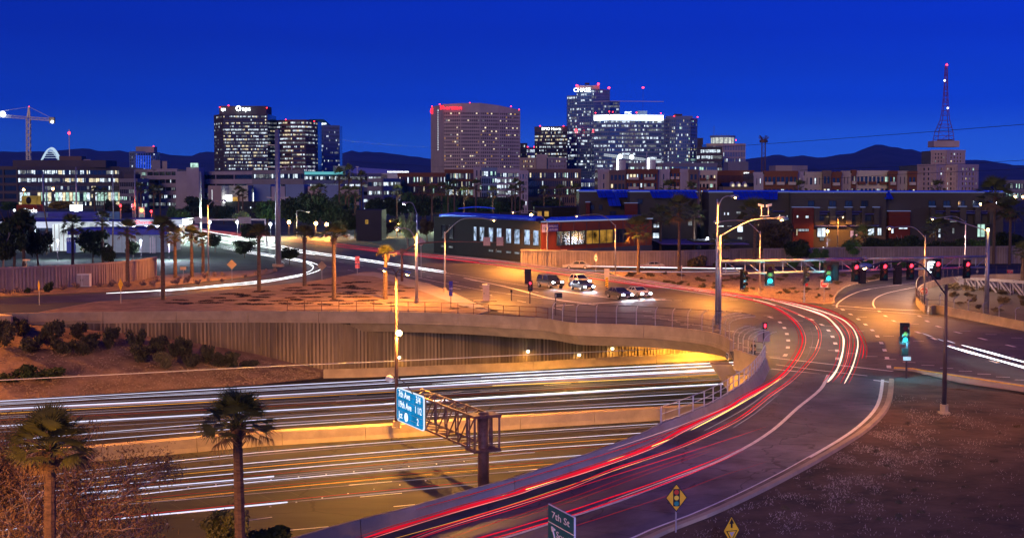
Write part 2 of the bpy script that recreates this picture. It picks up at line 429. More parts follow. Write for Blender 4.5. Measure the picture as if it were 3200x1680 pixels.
# flat dirt shelf over the ground where the embankment meets the street level at far left
# ------------------------------------------------------------------ ray hits on the terrain
def mk_bvh():
    vs, fs = [], []
    for o in (ground, freeway, rampo, neard, slope):
        b = len(vs); vs += [v.co.copy() for v in o.data.vertices]
        for p in o.data.polygons: fs.append([b+i for i in p.vertices])
    return BVHTree.FromPolygons(vs, fs)
BV = mk_bvh()
def hit(px, py, h=0.0):
    """point that is h above the ground and is seen at this pixel"""
    d = ray(px, py).normalized()
    r = BV.ray_cast(Vector((0, 0, EYE-h)), d)
    if r[0] is None: return G(px, py, h)
    return r[0] + Vector((0, 0, h))
def zat(x, y):
    r = BV.ray_cast(Vector((x, y, 60)), Vector((0, 0, -1)))
    return r[0].z if r[0] is not None else 0.0
# ================================================================== STREET LEVEL SURFACES
K = 0.14
poly_sheet('street_pavement', GS([(380, 690), (640, 697), (760, 708), (900, 727), (1130, 765), (1340, 795), (1500, 815), (1625, 832), (1760, 829), (2100, 830), (2310, 830), (2330, 839), (2100, 842), (1850, 845), (1780, 852),
   (1900, 874), (2050, 900), (2240, 922), (2400, 944), (2500, 955), (2600, 960), (2607, 935), (2660, 905), (2720, 890), (2900, 874), (3060, 868), (3400, 860), (3400, 905), (2990, 884), (2890, 895), (2870, 920), (2890, 950), (2925, 970), (3100, 1010), (3500, 1080),
   (4400, 1250), (3600, 1300), (3200, 1232), (3000, 1203), (2850, 1165), (2790, 1180), (2740, 1230), (2420, 1150)]) +
   [Vector((p.x+0.4, p.y+1.2, 0)) for p in reversed(edge[12:19])] + GS([(1700, 996), (1560, 975), (1480, 940), (1420, 920), (1310, 878), (1160, 848), (1080, 858), (960, 880), (700, 905), (330, 941), (0, 951), (-400, 960), (-400, 925), (0, 930), (330, 916),
   (480, 905), (640, 884), (780, 868), (850, 856), (880, 842), (900, 822), (800, 792), (700, 776), (560, 768), (420, 745)]), 0.0, M['asphalt'])
poly_sheet('upper_road', [Vector((p.x, p.y+0.8, 0)) for p in resample(edge[0:9], n=40)] + [Vector((p.x, p.y+6.0, 0)) for p in reversed(resample(edge[0:9], n=40))], -0.004, M['asphalt'])
def island(pts, top, kerbmat=M['conc'], name='kerb', z=K):
    pts = [Vector(p) for p in pts]
    mb = MB(); mb.prism(pts, -0.05, z-0.004, 0, top=False); st(mb.build(name, kerbmat))
    poly_sheet('verge', pts, z, top)
    # lighter kerb band
    cl = pts + [pts[0], ]
    mb = MB(); loft(mb, cl, [(-0.09, 0.02), (0.09, 0.02), (0.09, z+0.012), (-0.09, z+0.012)]); st(mb.build(name, kerbmat))
# central dirt area with the palms
cen = smooth_path(GS([(300, 946), (500, 932), (700, 908), (960, 884), (1085, 862), (1165, 852), (1310, 882), (1400, 912), (1475, 946), (1530, 972)]), 3) + [Vector((p.x, p.y+6.3, 0)) for p in reversed(resample(edge[2:8], n=24))]
island(cen, M['dirt'])
poly_sheet('sidewalk', smooth_path(GS([(1085, 862), (1165, 852), (1310, 882), (1400, 912), (1475, 946), (1530, 968), (1500, 974), (1400, 944), (1300, 906), (1170, 866)]), 2), K+0.006, M['walk'])
# verge between the sound wall and the left ramp
poly_sheet('verge', GS([(-600, 960), (-600, 840), (0, 905), (250, 893), (500, 860), (620, 850), (760, 845), (860, 836), (868, 842), (838, 856), (780, 864), (640, 880), (480, 901), (330, 912), (0, 926)]), 0.02, M['dirt'])
poly_sheet('lawn', GS([(430, 800), (480, 788), (600, 785), (700, 790), (800, 802), (880, 824), (868, 840), (760, 846), (620, 851), (490, 862)]), 0.03, M['grass'])
poly_sheet('lawn', GS([(-600, 760), (0, 765), (430, 775), (490, 800), (480, 860), (0, 900), (-600, 905)]), 0.012, M['grass'])
# between frontage road and the street, under the truss
island(smooth_path(GS([(1905, 851), (2300, 846), (2600, 851), (2850, 858), (2790, 868), (2680, 886), (2628, 905), (2606, 932), (2598, 950), (2500, 947), (2400, 936), (2240, 914), (2060, 892), (1960, 872)]), 3), M['dirt'])
poly_sheet('verge', GS([(1627, 829), (1900, 836), (2400, 828), (2420, 822), (1900, 826), (1627, 826)]), 0.008, M['dirt'])
# near kerb and sidewalk at the right
poly_sheet('sidewalk', GS([(2775, 1158), (2850, 1163), (3000, 1200), (3200, 1229), (3600, 1290), (3600, 1262), (3200, 1204), (3000, 1174), (2830, 1152)]), 0.11, M['walk'])
mb = MB(); loft(mb, GS([(2795, 1152), (2850, 1156), (3000, 1180), (3200, 1211), (3600, 1270)]), [(-.1, 0), (.1, 0), (.1, .17), (-.1, .17)]); st(mb.build('kerb', M['payel']))
# splitter nose between ramp right kerb and road
# concrete skirt, kerb along the ramp right side
segc = [RRs[i] for i in range(8, NR+1)]
mb = MB(); loft(mb, segc, [(-.25, -.3), (.25, -.3), (.22, .16), (-.1, .16)]); st(mb.build('kerb', M['conc']))
mb = MB(); loft(mb, [ramp_pt(i, 0.93) for i in range(8, NR+1)], [(-.12, .012), (.12, .012)], closed=False); st(mb.build('edge_line', M['paint']))
for i in range(8, NR):      # gutter pan
    pass
mb = MB(); loft(mb, [ramp_pt(i, 0.965) for i in range(8, NR+1)], [(-.45, .006), (.4, .006)], closed=False); st(mb.build('gutter', M['concd']))
# joints across the ramp
for i in range(10, NR-4, 3):
    mb = MB(); a, b = ramp_pt(i, 0.02)+Vector((0, 0, .012)), ramp_pt(i+1, .9)+Vector((0, 0, .012))
    loft(mb, [a, b], [(-.03, 0), (.03, 0)], closed=False); st(mb.build('pavement_joint', M['joint']))
# ------------------------------------------------------------------ painted lines
def line_px(pts, w=0.15, z=None, dash=None, mt=None, h=0.014, name='lane_line', n=3):
    if z is None: q = [hit(a, b, h) for a, b in pts]
    else: q = [G(a, b, z+h) for a, b in pts]
    q = smooth_path(q, n) if len(q) > 2 else q
    mb = MB()
    if dash:
        on, off = dash; q2 = resample(q, step=on/3); per = int(round((on+off)/(on/3)))
        for i in range(0, len(q2)-3, per):
            s = q2[i:i+4]
            loft(mb, s, [(-w/2, 0), (w/2, 0)], closed=False)
    else:
        loft(mb, resample(q, step=2.0) if (q[-1]-q[0]).length < 400 else q, [(-w/2, 0), (w/2, 0)], closed=False)
    if not mb.v: return
    return st(mb.build(name, mt or M['paint']))
div_px = [(2588, 1170), (2570, 1208), (2540, 1236), (2493, 1273), (2443, 1319), (2400, 1353), (2324, 1400), (2190, 1464), (2035, 1526), (1895, 1578), (1786, 1612), (1600, 1672), (1400, 1730)]
line_px(div_px, 0.26, h=.035)
# freeway markings
def fl(y0, y8, y16, y22, w=0.16, **k):
    p = [(-300, y0+(y0-y8)*0.375), (0, y0), (800, y8), (1600, y16), (2260, y22), (2700, y22-(y16-y22)*0.62)]
    return line_px(p, w, FZ, n=2, **k)
fl(1377, 1311, 1260, 1223, 0.14); fl(1398, 1334, 1285, 1252, 0.14, mt=M['paint'])
fl(1500, 1413, 1352, 1310, 0.13); fl(1522, 1444, 1379, 1335, 0.17); fl(1548, 1472, 1406, 1362, 0.15); fl(1594, 1504, 1437, 1390, 0.15)
fl(1620, 1530, 1458, 1410, 0.12, mt=M['payel'])
for pts in (((545, 1562), (700, 1548)), ((553, 1604), (703, 1590)), ((770, 1625), (850, 1614)), ((800, 1664), (1027, 1644)), ((1090, 1514), (1226, 1503)), ((1125, 1551), (1256, 1539)), ((1230, 1581), (1296, 1575)), ((655, 1636), (690, 1633)),
            ((1500, 1222), (1560, 1218)), ((1700, 1203), (1785, 1197)), ((1060, 1238), (1115, 1234)), ((1370, 1230), (1450, 1221)), ((1050, 1253), (1140, 1248)), ((1590, 1472), (1680, 1464))):
    line_px(pts, 0.15, FZ)
mb = MB()
for k in range(14):
    for (x0, y0, x1, y1) in ((280, 1676, 1330, 1500), (330, 1545, 1450, 1440)):
        t = k/13; mb.ball(G(x0+(x1-x0)*t, y0+(y1-y0)*t, FZ+.02), 0.07, n=5, sz=.5)
mb_ = mb.build('raised_pavement_markers', M['white']); stuff(mb_); tag(mb_, 'small white raised lane markers studded across the dark lower freeway lanes', 'lane markers')
# transverse joints on the freeway
for k in range(26):
    x = 60+k*92
    a = G(x, interp([(0, 1690), (2300, 1400)], x), FZ+.008); d = Vector((-0.55, 0.83, 0))
    L = 15
    mb = MB(); loft(mb, [a, a+d*L], [(-.025, 0), (.025, 0)], closed=False); st(mb.build('pavement_joint', M['joint']))
# arterial markings
for pts, dash in (([(1180, 840), (1500, 905), (1870, 950)], None), ([(900, 770), (1290, 835), (1660, 895), (2000, 940)], None), ([(950, 800), (1300, 858), (1560, 906)], (3, 9)), ([(900, 812), (1250, 870), (1500, 915), (1760, 968)], (3, 9)),
                  ([(1000, 750), (1400, 810), (1700, 855), (1900, 890)], (3, 9)), ([(1120, 815), (1400, 862), (1700, 915)], (3, 9)),
                  ([(1730, 905), (1905, 925), (2100, 938)], None), ([(560, 752), (720, 774), (840, 800), (890, 822)], None)):
    line_px(pts, 0.16, 0.0, dash=dash)
# stop bars
for pts in ([(1745, 908), (1900, 930), (1990, 940)], [(1735, 955), (1900, 945), (2080, 935)], [(1450, 868), (1600, 900), (1720, 932), (1860, 952)]):
    line_px(pts, 0.4, 0.0)
line_px([(2600, 953), (2740, 964), (2960, 973)], 0.35, 0.0); line_px([(2606, 962), (2740, 971), (2900, 984)], 0.18, 0.0)
line_px([(2405, 1116), (2550, 1132), (2790, 1159)], 0.3, 0.0); line_px([(2425, 1138), (2560, 1156), (2710, 1173)], 0.2, 0.0); line_px([(2410, 1151), (2600, 1172), (2785, 1193)], 0.35, 0.0)
line_px([(2615, 960), (2620, 945), (2660, 920), (2720, 902), (2860, 883)], 0.2, 0.0); line_px([(2735, 962), (2728, 948), (2738, 930), (2780, 913), (2870, 895)], 0.2, 0.0)
line_px([(2880, 1167), (3100, 1200), (3300, 1230)], .14, 0.0)
# dotted turn guides through the junction
for pts in ([(2400, 988), (2430, 1000), (2452, 1025), (2462, 1055), (2463, 1080), (2455, 1108), (2442, 1120)],
            [(2530, 995), (2570, 1015), (2592, 1035), (2608, 1065), (2617, 1100), (2616, 1125), (2605, 1145)],
            [(2630, 965), (2680, 995), (2725, 1030), (2748, 1060), (2765, 1095), (2775, 1130), (2779, 1155)],
            [(2745, 970), (2780, 995), (2850, 1030), (2950, 1070), (3050, 1110), (3200, 1160)], [(2870, 985), (2920, 1015), (3000, 1040), (3200, 1090)]):
    line_px(pts, 0.36, 0.0, dash=(1.8, 4.0))
for (x0, y0, x1, y1) in ((1950, 950, 2420, 1120), (2060, 930, 3180, 1120), (2240, 930, 3200, 1060), (2500, 1080, 3200, 1190), (2000, 985, 2300, 1040)):
    for k in range(12):
        t = (k+.5)/12; x, y = x0+(x1-x0)*t, y0+(y1-y0)*t
        mb = MB(); a = G(x, y, .012); loft(mb, [a, a+Vector((1.0, -0.25, 0))], [(-.08, 0), (.08, 0)], closed=False); st(mb.build('lane_line', M['paint']))
# dark loop-cut seam in the junction
line_px([(2300, 1048), (2420, 1041), (2640, 1030), (2900, 1020)], .18, 0, mt=M['joint'], name='pavement_seam')
line_px([(1690, 868), (1500, 850), (1330, 838)], .6, 0, mt=M['joint'], name='pavement_seam')
_o = [o for o in COL.objects if o.type == 'MESH' and o.name.split('.')[0] in ('verge', 'sidewalk', 'lawn', 'street_pavement')]
def mk_bvh2():
    vs, fs = [], []
    for o in [ground, freeway, rampo, neard, slope]+_o:
        b = len(vs); vs += [v.co.copy() for v in o.data.vertices]
        for p in o.data.polygons: fs.append([b+i for i in p.vertices])
    return BVHTree.FromPolygons(vs, fs)
BV = mk_bvh2()
# ================================================================== DECK, WALLS, BARRIERS
deck = empty('overpass_bridge', (0, 0, 0), 0, 'long concrete overpass deck with stepped fascia curving over the freeway', 'bridge')
ed = resample(smooth_path([Vector((p.x, p.y, 0)) for p in edge[0:17]], 3), step=1.0)
# parapet pieces: normal (left of travel) points away from the camera
segments(deck, 'parapet', ed, [(0, 0.05), (0.32, 0.05), (0.32, 1.0), (0, 1.0)], M['conc'], seg=8)
segments(deck, 'fascia_panel', ed, [(-0.06, -0.28), (0.5, -0.28), (0.5, 0.045), (-0.06, 0.045)], M['conc'], seg=8)
edj = [p for p in ed if p.x > on_edge(1085).x]
mb = MB(); loft(mb, edj, [(0.35, -0.285), (9, -0.285), (9, -1.35), (1.3, -1.35)]); mb.build('girder', M['conc'], deck)
mb = MB(); loft(mb, edj, [(9.01, -0.285), (40, -0.285), (40, -1.2), (9.01, -1.2)]); mb.build('deck_slab', M['conc'], deck)
# last stretch of fascia from the corner to the ramp wall
cor = [Vector((p.x, p.y, 0)) for p in edge[17:19]]
cor = [Vector((edge[17].x, edge[17].y, 0)), Vector((edge[18].x, edge[18].y, 0)), Vector((edge[19].x, edge[19].y, 0))]
segments(deck, 'parapet', cor, [(0, 0.05), (0.3, 0.05), (0.3, 1.0), (0, 1.0)], M['conc'], seg=4)
mb = MB(); loft(mb, cor, [(-0.02, -0.7), (0.5, -0.7), (0.5, 0.045), (-0.02, 0.045)]); mb.build('fascia_panel', M['conc'], deck)
# pier under the curved end
pb = G(2300, 1235, FZ)
for (x0, x1, w) in ((2250, 2276, .8),):
    a = P(x0, 1118, 124); b = P(x1, 1118, 124)
    foot = G((x0+x1)/2+16, 1240, FZ)
    mb = MB(); y0, y1 = a.y, a.y+2.2
    f0 = Vector((foot.x-.7*w, y0, FZ)); f1 = Vector((foot.x+.7*w, y0, FZ)); t0 = Vector((a.x-.7, y0-.3, -0.75)); t1 = Vector((b.x+.3, y0-.3, -0.75))
    mb.v = [tuple(q) for q in (f0, f1, f1+Vector((0, 2, 0)), f0+Vector((0, 2, 0)), t0, t1, t1+Vector((0, 2.4, 0)), t0+Vector((0, 2.4, 0)))]
    mb.f = [(0, 1, 5, 4), (1, 2, 6, 5), (2, 3, 7, 6), (3, 0, 4, 7), (4, 5, 6, 7)]; mb.m = [0]*5
    mb.build('pier', M['conc'], deck)
# under-deck lamp that washes the pier (bright in the photograph)
def ribs(mb, a, b, zb0, zb1, zt0, zt1, step=0.42, w=0.2, d=0.09, m=0):
    v = b-a; L = v.length; u = v/L; n = Vector((u.y, -u.x, 0)); k = int(L/step); rr = random.Random(3)
    for i in range(k):
        if rr.random() < 0.12: continue
        s = (i+.5)*step; t = s/L; p = a+u*s; zb = zb0+(zb1-zb0)*t; zt = zt0+(zt1-zt0)*t
        if zt-zb < .15: continue
        ww = w*rr.uniform(.75, 1.25)
        mb.obox(Vector((p.x, p.y, (zb+zt)/2))+n*d/2, u*ww/2, n*d/2, Vector((0, 0, (zt-zb)/2)), m)
def ribbed_wall(name, pts, zb, zt, label, cat, seg=6.0, body=None, rib=None, cap=True, step=.42, rw=.2):
    root = empty(name, (0, 0, 0), 0, label, cat)
    pts = [Vector((p[0], p[1], 0)) for p in pts]
    tot = sum((b-a).length for a, b in zip(pts, pts[1:])); n = max(1, round(tot/seg)); q = resample(pts, n=n)
    for i in range(n):
        a, b = q[i], q[i+1]; z0, z1 = zb(i/n), zb((i+1)/n); T0, T1 = zt(i/n), zt((i+1)/n)
        u = (b-a).normalized(); n_ = Vector((-u.y, u.x, 0))*.3; g = u*.012
        mb = MB(); A, B = a+g, b-g
        v = [(A, z0), (B, z1), (B+n_, z1), (A+n_, z0), (A, T0), (B, T1), (B+n_, T1), (A+n_, T0)]
        mb.v = [(p.x, p.y, z) for p, z in v]
        mb.f = [(0, 1, 5, 4), (1, 2, 6, 5), (2, 3, 7, 6), (3, 0, 4, 7), (4, 5, 6, 7)]; mb.m = [0]*5
        ribs(mb, A, B, z0, z1, T0-.25 if cap else T0, T1-.25 if cap else T1, step=step, w=rw, m=1)
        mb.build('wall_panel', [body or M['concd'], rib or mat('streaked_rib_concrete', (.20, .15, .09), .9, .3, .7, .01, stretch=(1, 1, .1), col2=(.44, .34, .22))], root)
        if cap:
            mb = MB(); mb.bar(Vector((A.x, A.y, T0-.1))+n_*.5-n_.normalized()*.06, Vector((B.x, B.y, T1-.1))+n_*.5-n_.normalized()*.06, .5, .26); mb.build('cap', rib or M['conc'], root)
    return root
# upper-left retaining wall below the parapet
lw = resample([Vector((p.x, p.y-.0, 0))+Vector((0, .12, 0)) for p in edge[1:6]] + [on_edge(1055)+Vector((0, .12, -1))], n=40)
wbz = lambda t: interp([(wt[i].x, wt[i].z) for i in range(len(wt))], lw[0].x + (lw[-1].x-lw[0].x)*t)-.6
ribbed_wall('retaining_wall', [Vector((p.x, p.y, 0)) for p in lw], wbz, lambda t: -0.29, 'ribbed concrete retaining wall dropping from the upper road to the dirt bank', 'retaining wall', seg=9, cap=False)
fw0 = Vector((lw[-1].x, lw[-1].y, 0)); fw1 = G(2250, 1109, FZ)
fw2 = fw0 + (fw1-fw0)*2.2
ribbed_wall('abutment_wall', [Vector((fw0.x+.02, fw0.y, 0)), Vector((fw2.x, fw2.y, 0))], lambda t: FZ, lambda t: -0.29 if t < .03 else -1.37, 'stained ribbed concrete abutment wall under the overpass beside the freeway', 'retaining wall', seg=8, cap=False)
# far freeway barrier + shoulder
fb = GS([(1010, 1180), (1180, 1176), (1400, 1166), (1600, 1159), (1900, 1141), (2260, 1122), (2600, 1108)], FZ)
fbar = empty('freeway_side_barrier', (0, 0, 0), 0, 'low concrete barrier along the far freeway shoulder below the ribbed abutment', 'barrier')
segments(fbar, 'barrier_segment', smooth_path(fb, 2), [(-.3, 0), (.1, 0), (.05, .95), (-.12, .95), (-.2, .35)], M['conc'], seg=8)
# wide median barrier
mbp = GS([(-600, 1530), (-200, 1482), (300, 1441), (800, 1395), (1200, 1370), (1600, 1341), (2060, 1313), (2400, 1290), (2900, 1262)], FZ)
med = empty('median_barrier', (0, 0, 0), 0, 'wide pale concrete median barrier running the length of the freeway', 'barrier')
segments(med, 'barrier_segment', smooth_path(mbp, 2), [(0, 0), (1.5, 0), (1.35, 1.05), (.15, 1.05), (.08, .35)], M['conc'], seg=7)
mb = MB()
for (x, y, r) in ((1725, 1318, .5), (1740, 1322, .35), (1878, 1309, .3), (1890, 1312, .2)):
    pass
# ramp barrier
rb = empty('ramp_barrier', (0, 0, 0), 0, 'smooth curved concrete barrier wall on the freeway side of the exit ramp', 'barrier')
segments(rb, 'barrier_segment', [Vector(p) for p in rbar], [(0, -4.2), (0, 0), (-.25, 0), (-.38, -.55), (-.55, -.92), (-.55, -4.2)], mat('ramp_barrier_concrete', (0.24, 0.24, 0.26), .8, .15, .6, .01), seg=9)
# right on-ramp parapets
rp_px = [(3400, 872), (3100, 874), (2985, 882), (2920, 893), (2875, 911), (2862, 935), (2866, 956), (2888, 977)]
rp = smooth_path(GS(rp_px), 4)
onr = empty('loop_ramp_parapet', (0, 0, 0), 0, 'curved concrete parapet with mesh fence round the inside of the loop ramp', 'parapet')
segments(onr, 'parapet_segment', rp, [(0, -.1), (.3, -.1), (.22, .9), (.04, .9)], M['conc'], seg=5)
rp2 = smooth_path(GS([(2906, 982), (2925, 978), (2980, 988), (3060, 1004), (3200, 1032), (3500, 1092), (3900, 1170)]), 3)
segr = empty('street_edge_barrier', (0, 0, 0), 0, 'pale concrete barrier with a tapered end along the right edge of the street', 'barrier')
segments(segr, 'barrier_segment', rp2, [(-.28, 0), (.12, 0), (.05, .95), (-.12, .95), (-.18, .3)], M['conc'], seg=6)
# ================================================================== MOUNTAINS
def range_(name, ridge, Y0, depth, seed, label=None):
    ridge = [(-900, ridge[0][1]+6)] + ridge + [(4100, ridge[-1][1]+4)]
    mb = MB(); nx, ny = 220, 14; rr = random.Random(seed)
    import mathutils.noise as mn
    for j in range(ny+1):
        for i in range(nx+1):
            px = -900 + 5000*i/nx; t = j/ny
            top = P(px, interp(ridge, px), Y0)
            Y = Y0 - depth*(1-t) if t <= 1 else Y0
            n = mn.noise(Vector((top.x*.0012, Y*.0012, seed)))*.5 + mn.noise(Vector((top.x*.004, Y*.004, seed)))*.22
            hz = (top.z+25)*(t**0.8)
            z = hz*(1+.55*n*(1-t)) - 25
            if t == 1: z = top.z + 6*mn.noise(Vector((px*.08, 0, seed)))*Y0/9000
            mb.v.append((top.x*(Y/Y0)*.9+top.x*.1, Y, z))
    for j in range(ny):
        for i in range(nx):
            a = j*(nx+1)+i; mb.f.append((a, a+1, a+nx+2, a+nx+1)); mb.m.append(0)
    b0 = ny*(nx+1); b1 = len(mb.v)      # steep back so that the ridge is solid
    for i in range(nx+1):
        x, y, z = mb.v[b0+i]; mb.v.append((x, y+2500, -25))
    for i in range(nx): mb.f.append((b0+i, b0+i+1, b1+i+1, b1+i)); mb.m.append(0)
    return st(mb.build(name, M['mount'], smooth=True))
range_('mountain_range', [(0, 474), (150, 473), (225, 466), (280, 464), (310, 474), (345, 472), (380, 470), (405, 477), (490, 476), (530, 484), (560, 487), (600, 487), (620, 479), (645, 474), (720, 476), (900, 486), (1010, 487), (1062, 481), (1100, 470), (1112, 476), (1150, 474), (1200, 477), (1245, 483), (1300, 490), (1350, 497), (1600, 520), (1900, 530), (2200, 515),
   (2330, 497), (2400, 488), (2429, 481), (2468, 491), (2512, 485), (2563, 495), (2635, 480), (2659, 481), (2706, 462), (2735, 452), (2750, 448), (2771, 459), (2790, 458), (2822, 467), (2845, 465), (2866, 471), (2904, 481), (2960, 493), (3012, 500), (3067, 499), (3115, 507), (3166, 515), (3200, 517)], 15000, 4500, 3)
range_('foothills', [(0, 520), (300, 505), (600, 512), (900, 520), (1100, 500), (1300, 515), (1500, 535), (1900, 545), (2300, 530), (2700, 520), (2900, 528), (3200, 532)], 10500, 2000, 9)
# ================================================================== BUILDINGS
def wallmat(n, c, var=.12): return mat(n, c, .85, var, .08)
WM = dict(brown=wallmat('brown_stone', (0.19, 0.13, 0.11)), tan=wallmat('tan_concrete', (0.62, 0.54, 0.44)), grey=wallmat('grey_concrete', (0.28, 0.28, 0.30)), lav=wallmat('pale_stucco', (0.42, 0.38, 0.44)),
  dark=wallmat('dark_stone', (0.11, 0.095, 0.10)), bluegrey=wallmat('blue_grey_metal', (0.22, 0.32, 0.48)), rustb=wallmat('rust_stucco', (0.20, 0.075, 0.04)), brick=wallmat('red_brick', (0.33, 0.06, 0.018)), cream=wallmat('cream_stucco', (0.45, 0.39, 0.34)),
  town=wallmat('taupe_stucco', (0.062, 0.058, 0.055)), char=wallmat('charcoal_stucco', (0.03, 0.031, 0.028)), pinkish=wallmat('pinkish_stone', (0.60, 0.48, 0.42)))
LITS = [E['wcool'], E['wwarm'], E['wgrn'], E['wdim'], E['wamb'], E['wbright']]
PAL = dict(cool=[0, 0, 3, 3], white=[0, 3, 1, 0, 3], warm=[1, 1, 4, 3, 1], green=[2, 2, 0, 3], mix=[0, 0, 2, 3, 3, 1], amber=[4, 4, 1])
def facade(mw, ml, p0, p1, z0, z1, rows, cols, band=.4, pier=.25, every=1, lit=.3, pal='cool', run=.0, off=.45, seed=1, mullion=True, md=None):
    rr = random.Random(seed); p0 = Vector((p0[0], p0[1], 0)); p1 = Vector((p1[0], p1[1], 0)); v = p1-p0; L = v.length; u = v/L
    n = Vector((u.y, -u.x, 0)); fh = (z1-z0)/rows; cw = L/cols
    for r_ in range(rows+1):
        zb = z0+r_*fh-band*fh/2; zt = zb+band*fh
        zb = max(zb, z0); zt = min(zt, z1)
        if zt-zb < .05: continue
        c = (p0+p1)/2+n*off/2; mw.obox((c.x, c.y, (zb+zt)/2), u*L/2, n*off/2, (0, 0, (zt-zb)/2))
    if pier > 0:
        for c in range(0, cols+1, every):
            q = p0+u*min(max(c*cw, pier*cw/2), L-pier*cw/2)+n*(off+.06)/2
            mw.obox((q.x, q.y, (z0+z1)/2), u*pier*cw/2, n*(off+.06)/2, (0, 0, (z1-z0)/2-.02))
    for r_ in range(rows):
        rowp = lit*rr.choice((.25, .6, 1, 1.3, 1.9)); on = False; mt = 0
        for c in range(cols):
            if not (on and rr.random() < run): on = rr.random() < rowp; mt = rr.choice(PAL[pal])
            if not on: continue
            hh = rr.uniform(.75, 1)
            zb = z0+(r_+band/2+.03)*fh; zt = z0+(r_+1-band/2-.03)*fh; zb = zt-(zt-zb)*hh
            a = p0+u*(c+max(pier/2, .04))*cw+n*.07; b = p0+u*(c+1-max(pier/2, .04))*cw+n*.07
            if rr.random() < .35: b = a.lerp(b, rr.uniform(.4, .8))
            ml.quad((a.x, a.y, zb), (b.x, b.y, zb), (b.x, b.y, zt), (a.x, a.y, zt), mt if rr.random() < .8 else rr.choice(PAL[pal]))
def chain(pts): return [P(a, 575, d) for a, d in pts]
def building(name, pts, ytop, label, cat='building', wall='grey', glass='glass', depth=30, facs=None, zb=0.0, roofh=1.0, group=None, cap=True, d0=None):
    """pts: [(pixel column, distance)...] of the faces that look this way, left to right"""
    ch = chain(pts); d0 = d0 or min(d for _, d in pts)
    zt = P(1600, ytop, d0).z
    root = empty(name, (0, 0, 0), 0, label, cat, group)
    a, b = ch[0], ch[-1]
    back = [Vector((b.x, b.y+depth, 0)), Vector((a.x, a.y+depth, 0))]
    foot = [Vector((p.x, p.y, 0)) for p in ch]+back
    mb = MB(); mb.prism(foot, zb, zt); mb.build('wall', M[glass] if facs else WM[wall], root)
    if facs:
        mw, ml = MB(), MB()
        for i, f in enumerate(facs):
            if f is None: continue
            f = dict(f); fz1 = f.pop('ztop', zt-roofh); fz0 = f.pop('zbot', zb)
            facade(mw, ml, ch[i], ch[i+1], fz0, fz1, seed=hash((pts[0][0], i)) % 9999, **f)
            p0, p1 = ch[i], ch[i+1]; u = (p1-p0).normalized(); n = Vector((u.y, -u.x, 0))
            if cap: c = (p0+p1)/2+n*.25; mw.obox((c.x, c.y, (fz1+zt)/2+.2), u*((p1-p0).length/2+.2), n*.3, (0, 0, (zt-fz1)/2+.2))
        if mw.v: mw.build('facade_bands', WM[wall], root)
        if ml.v: stuff(ml.build('lit_windows', LITS, root))
    return root, ch, zt
def roofbox(root, name, x0, x1, ytop, d, zb, wall, depth=12, dy=1.5):
    a = P(x0, 575, d); b = P(x1, 575, d); zt = P(1600, ytop, d).z
    mb = MB(); mb.box(a.x, b.x, d+dy, d+dy+depth, zb-.2, zt); return mb.build(name, wall if not isinstance(wall, str) else WM[wall], root)
def beacon(root, x, y, d, r=None, m='redb'):
    mb = MB(); mb.ball(P(x, y, d), r or 1.6*d/FPX, n=8); mb.build('beacon', E[m], root)
def gsign(root, s, x, y, d, h, mt='sign', face=0, sx=1.0, name='sign_lettering', fwd=1.2):
    p = P(x, y, d-fwd)
    return text(s, h*d/FPX*1.35, p, (math.pi/2, 0, face), E[mt], root, name=name, sx=sx)
# ---- left: glass office block
r_, c_, z_ = building('office_block', [(-120, 900), (57, 885), (373, 905)], 521, 'wide dark glass office block of five floors with bright ground floor, far left', wall='dark', depth=60,
    facs=[dict(rows=5, cols=4, band=.35, pier=.1, lit=.25, pal='amber'), dict(rows=5, cols=46, band=.42, pier=.12, every=2, lit=.42, pal='white', run=.55)])
roofbox(r_, 'penthouse', 27, 320, 500, 890, z_, 'dark', 25, 8); roofbox(r_, 'roof_plant', 170, 241, 487, 890, z_, 'brown', 10, 10); roofbox(r_, 'roof_plant', 241, 266, 497, 890, z_, 'lav', 8, 12)
a, b = P(62, 611, 884), P(368, 611, 884)
mb = MB()
for k in range(30):
    t0, t1 = (k+.1)/30, (k+.9)/30
    if k in (3, 4, 9, 17, 20): continue
    q0, q1 = a.lerp(b, t0), a.lerp(b, t1); mb.quad((q0.x, q0.y+17*t0-.6, 4.5), (q1.x, q1.y+17*t1-.6, 4.5), (q1.x, q1.y+17*t1-.6, 9.8), (q0.x, q0.y+17*t0-.6, 9.8), R.choice((2, 0, 1)))
stuff(mb.build('lit_windows', LITS, r_))
# ---- tower crane
def lattice(mb, a, b, w, n, r):
    a, b = Vector(a), Vector(b); d = (b-a).normalized(); up = Vector((0, 0, 1)) if abs(d.z) < .9 else Vector((0, 1, 0))
    x = d.cross(up).normalized()*w/2; y = x.cross(d).normalized()*w/2
    cs = [x+y, -x+y, -x-y, x-y]
    for c in cs: mb.bar(a+c, b+c, r)
    for k in range(n):
        p, q = a.lerp(b, k/n), a.lerp(b, (k+1)/n)
        for i in range(4):
            c0, c1 = cs[i], cs[(i+1) % 4]
            mb.bar(p+(c0 if k % 2 else c1), q+(c1 if k % 2 else c0), r*.6); mb.bar(p+c0, p+c1, r*.6)
cr_ = empty('tower_crane', (0, 0, 0), 0, 'dark tower crane with a floodlit jib rising behind the glass office block', 'crane')
D = 1250
mb = MB(); lattice(mb, P(89, 560, D)-Vector((0, 0, 15)), P(89, 372, D), 3, 24, .5); mb.build('mast', M['steel'], cr_)
mb = MB(); lattice(mb, P(89, 369, D), P(-120, 352, D), 2.2, 26, .35); mb.bar(P(91, 334, D), P(-60, 357, D), .25); mb.build('jib', M['white'], cr_)
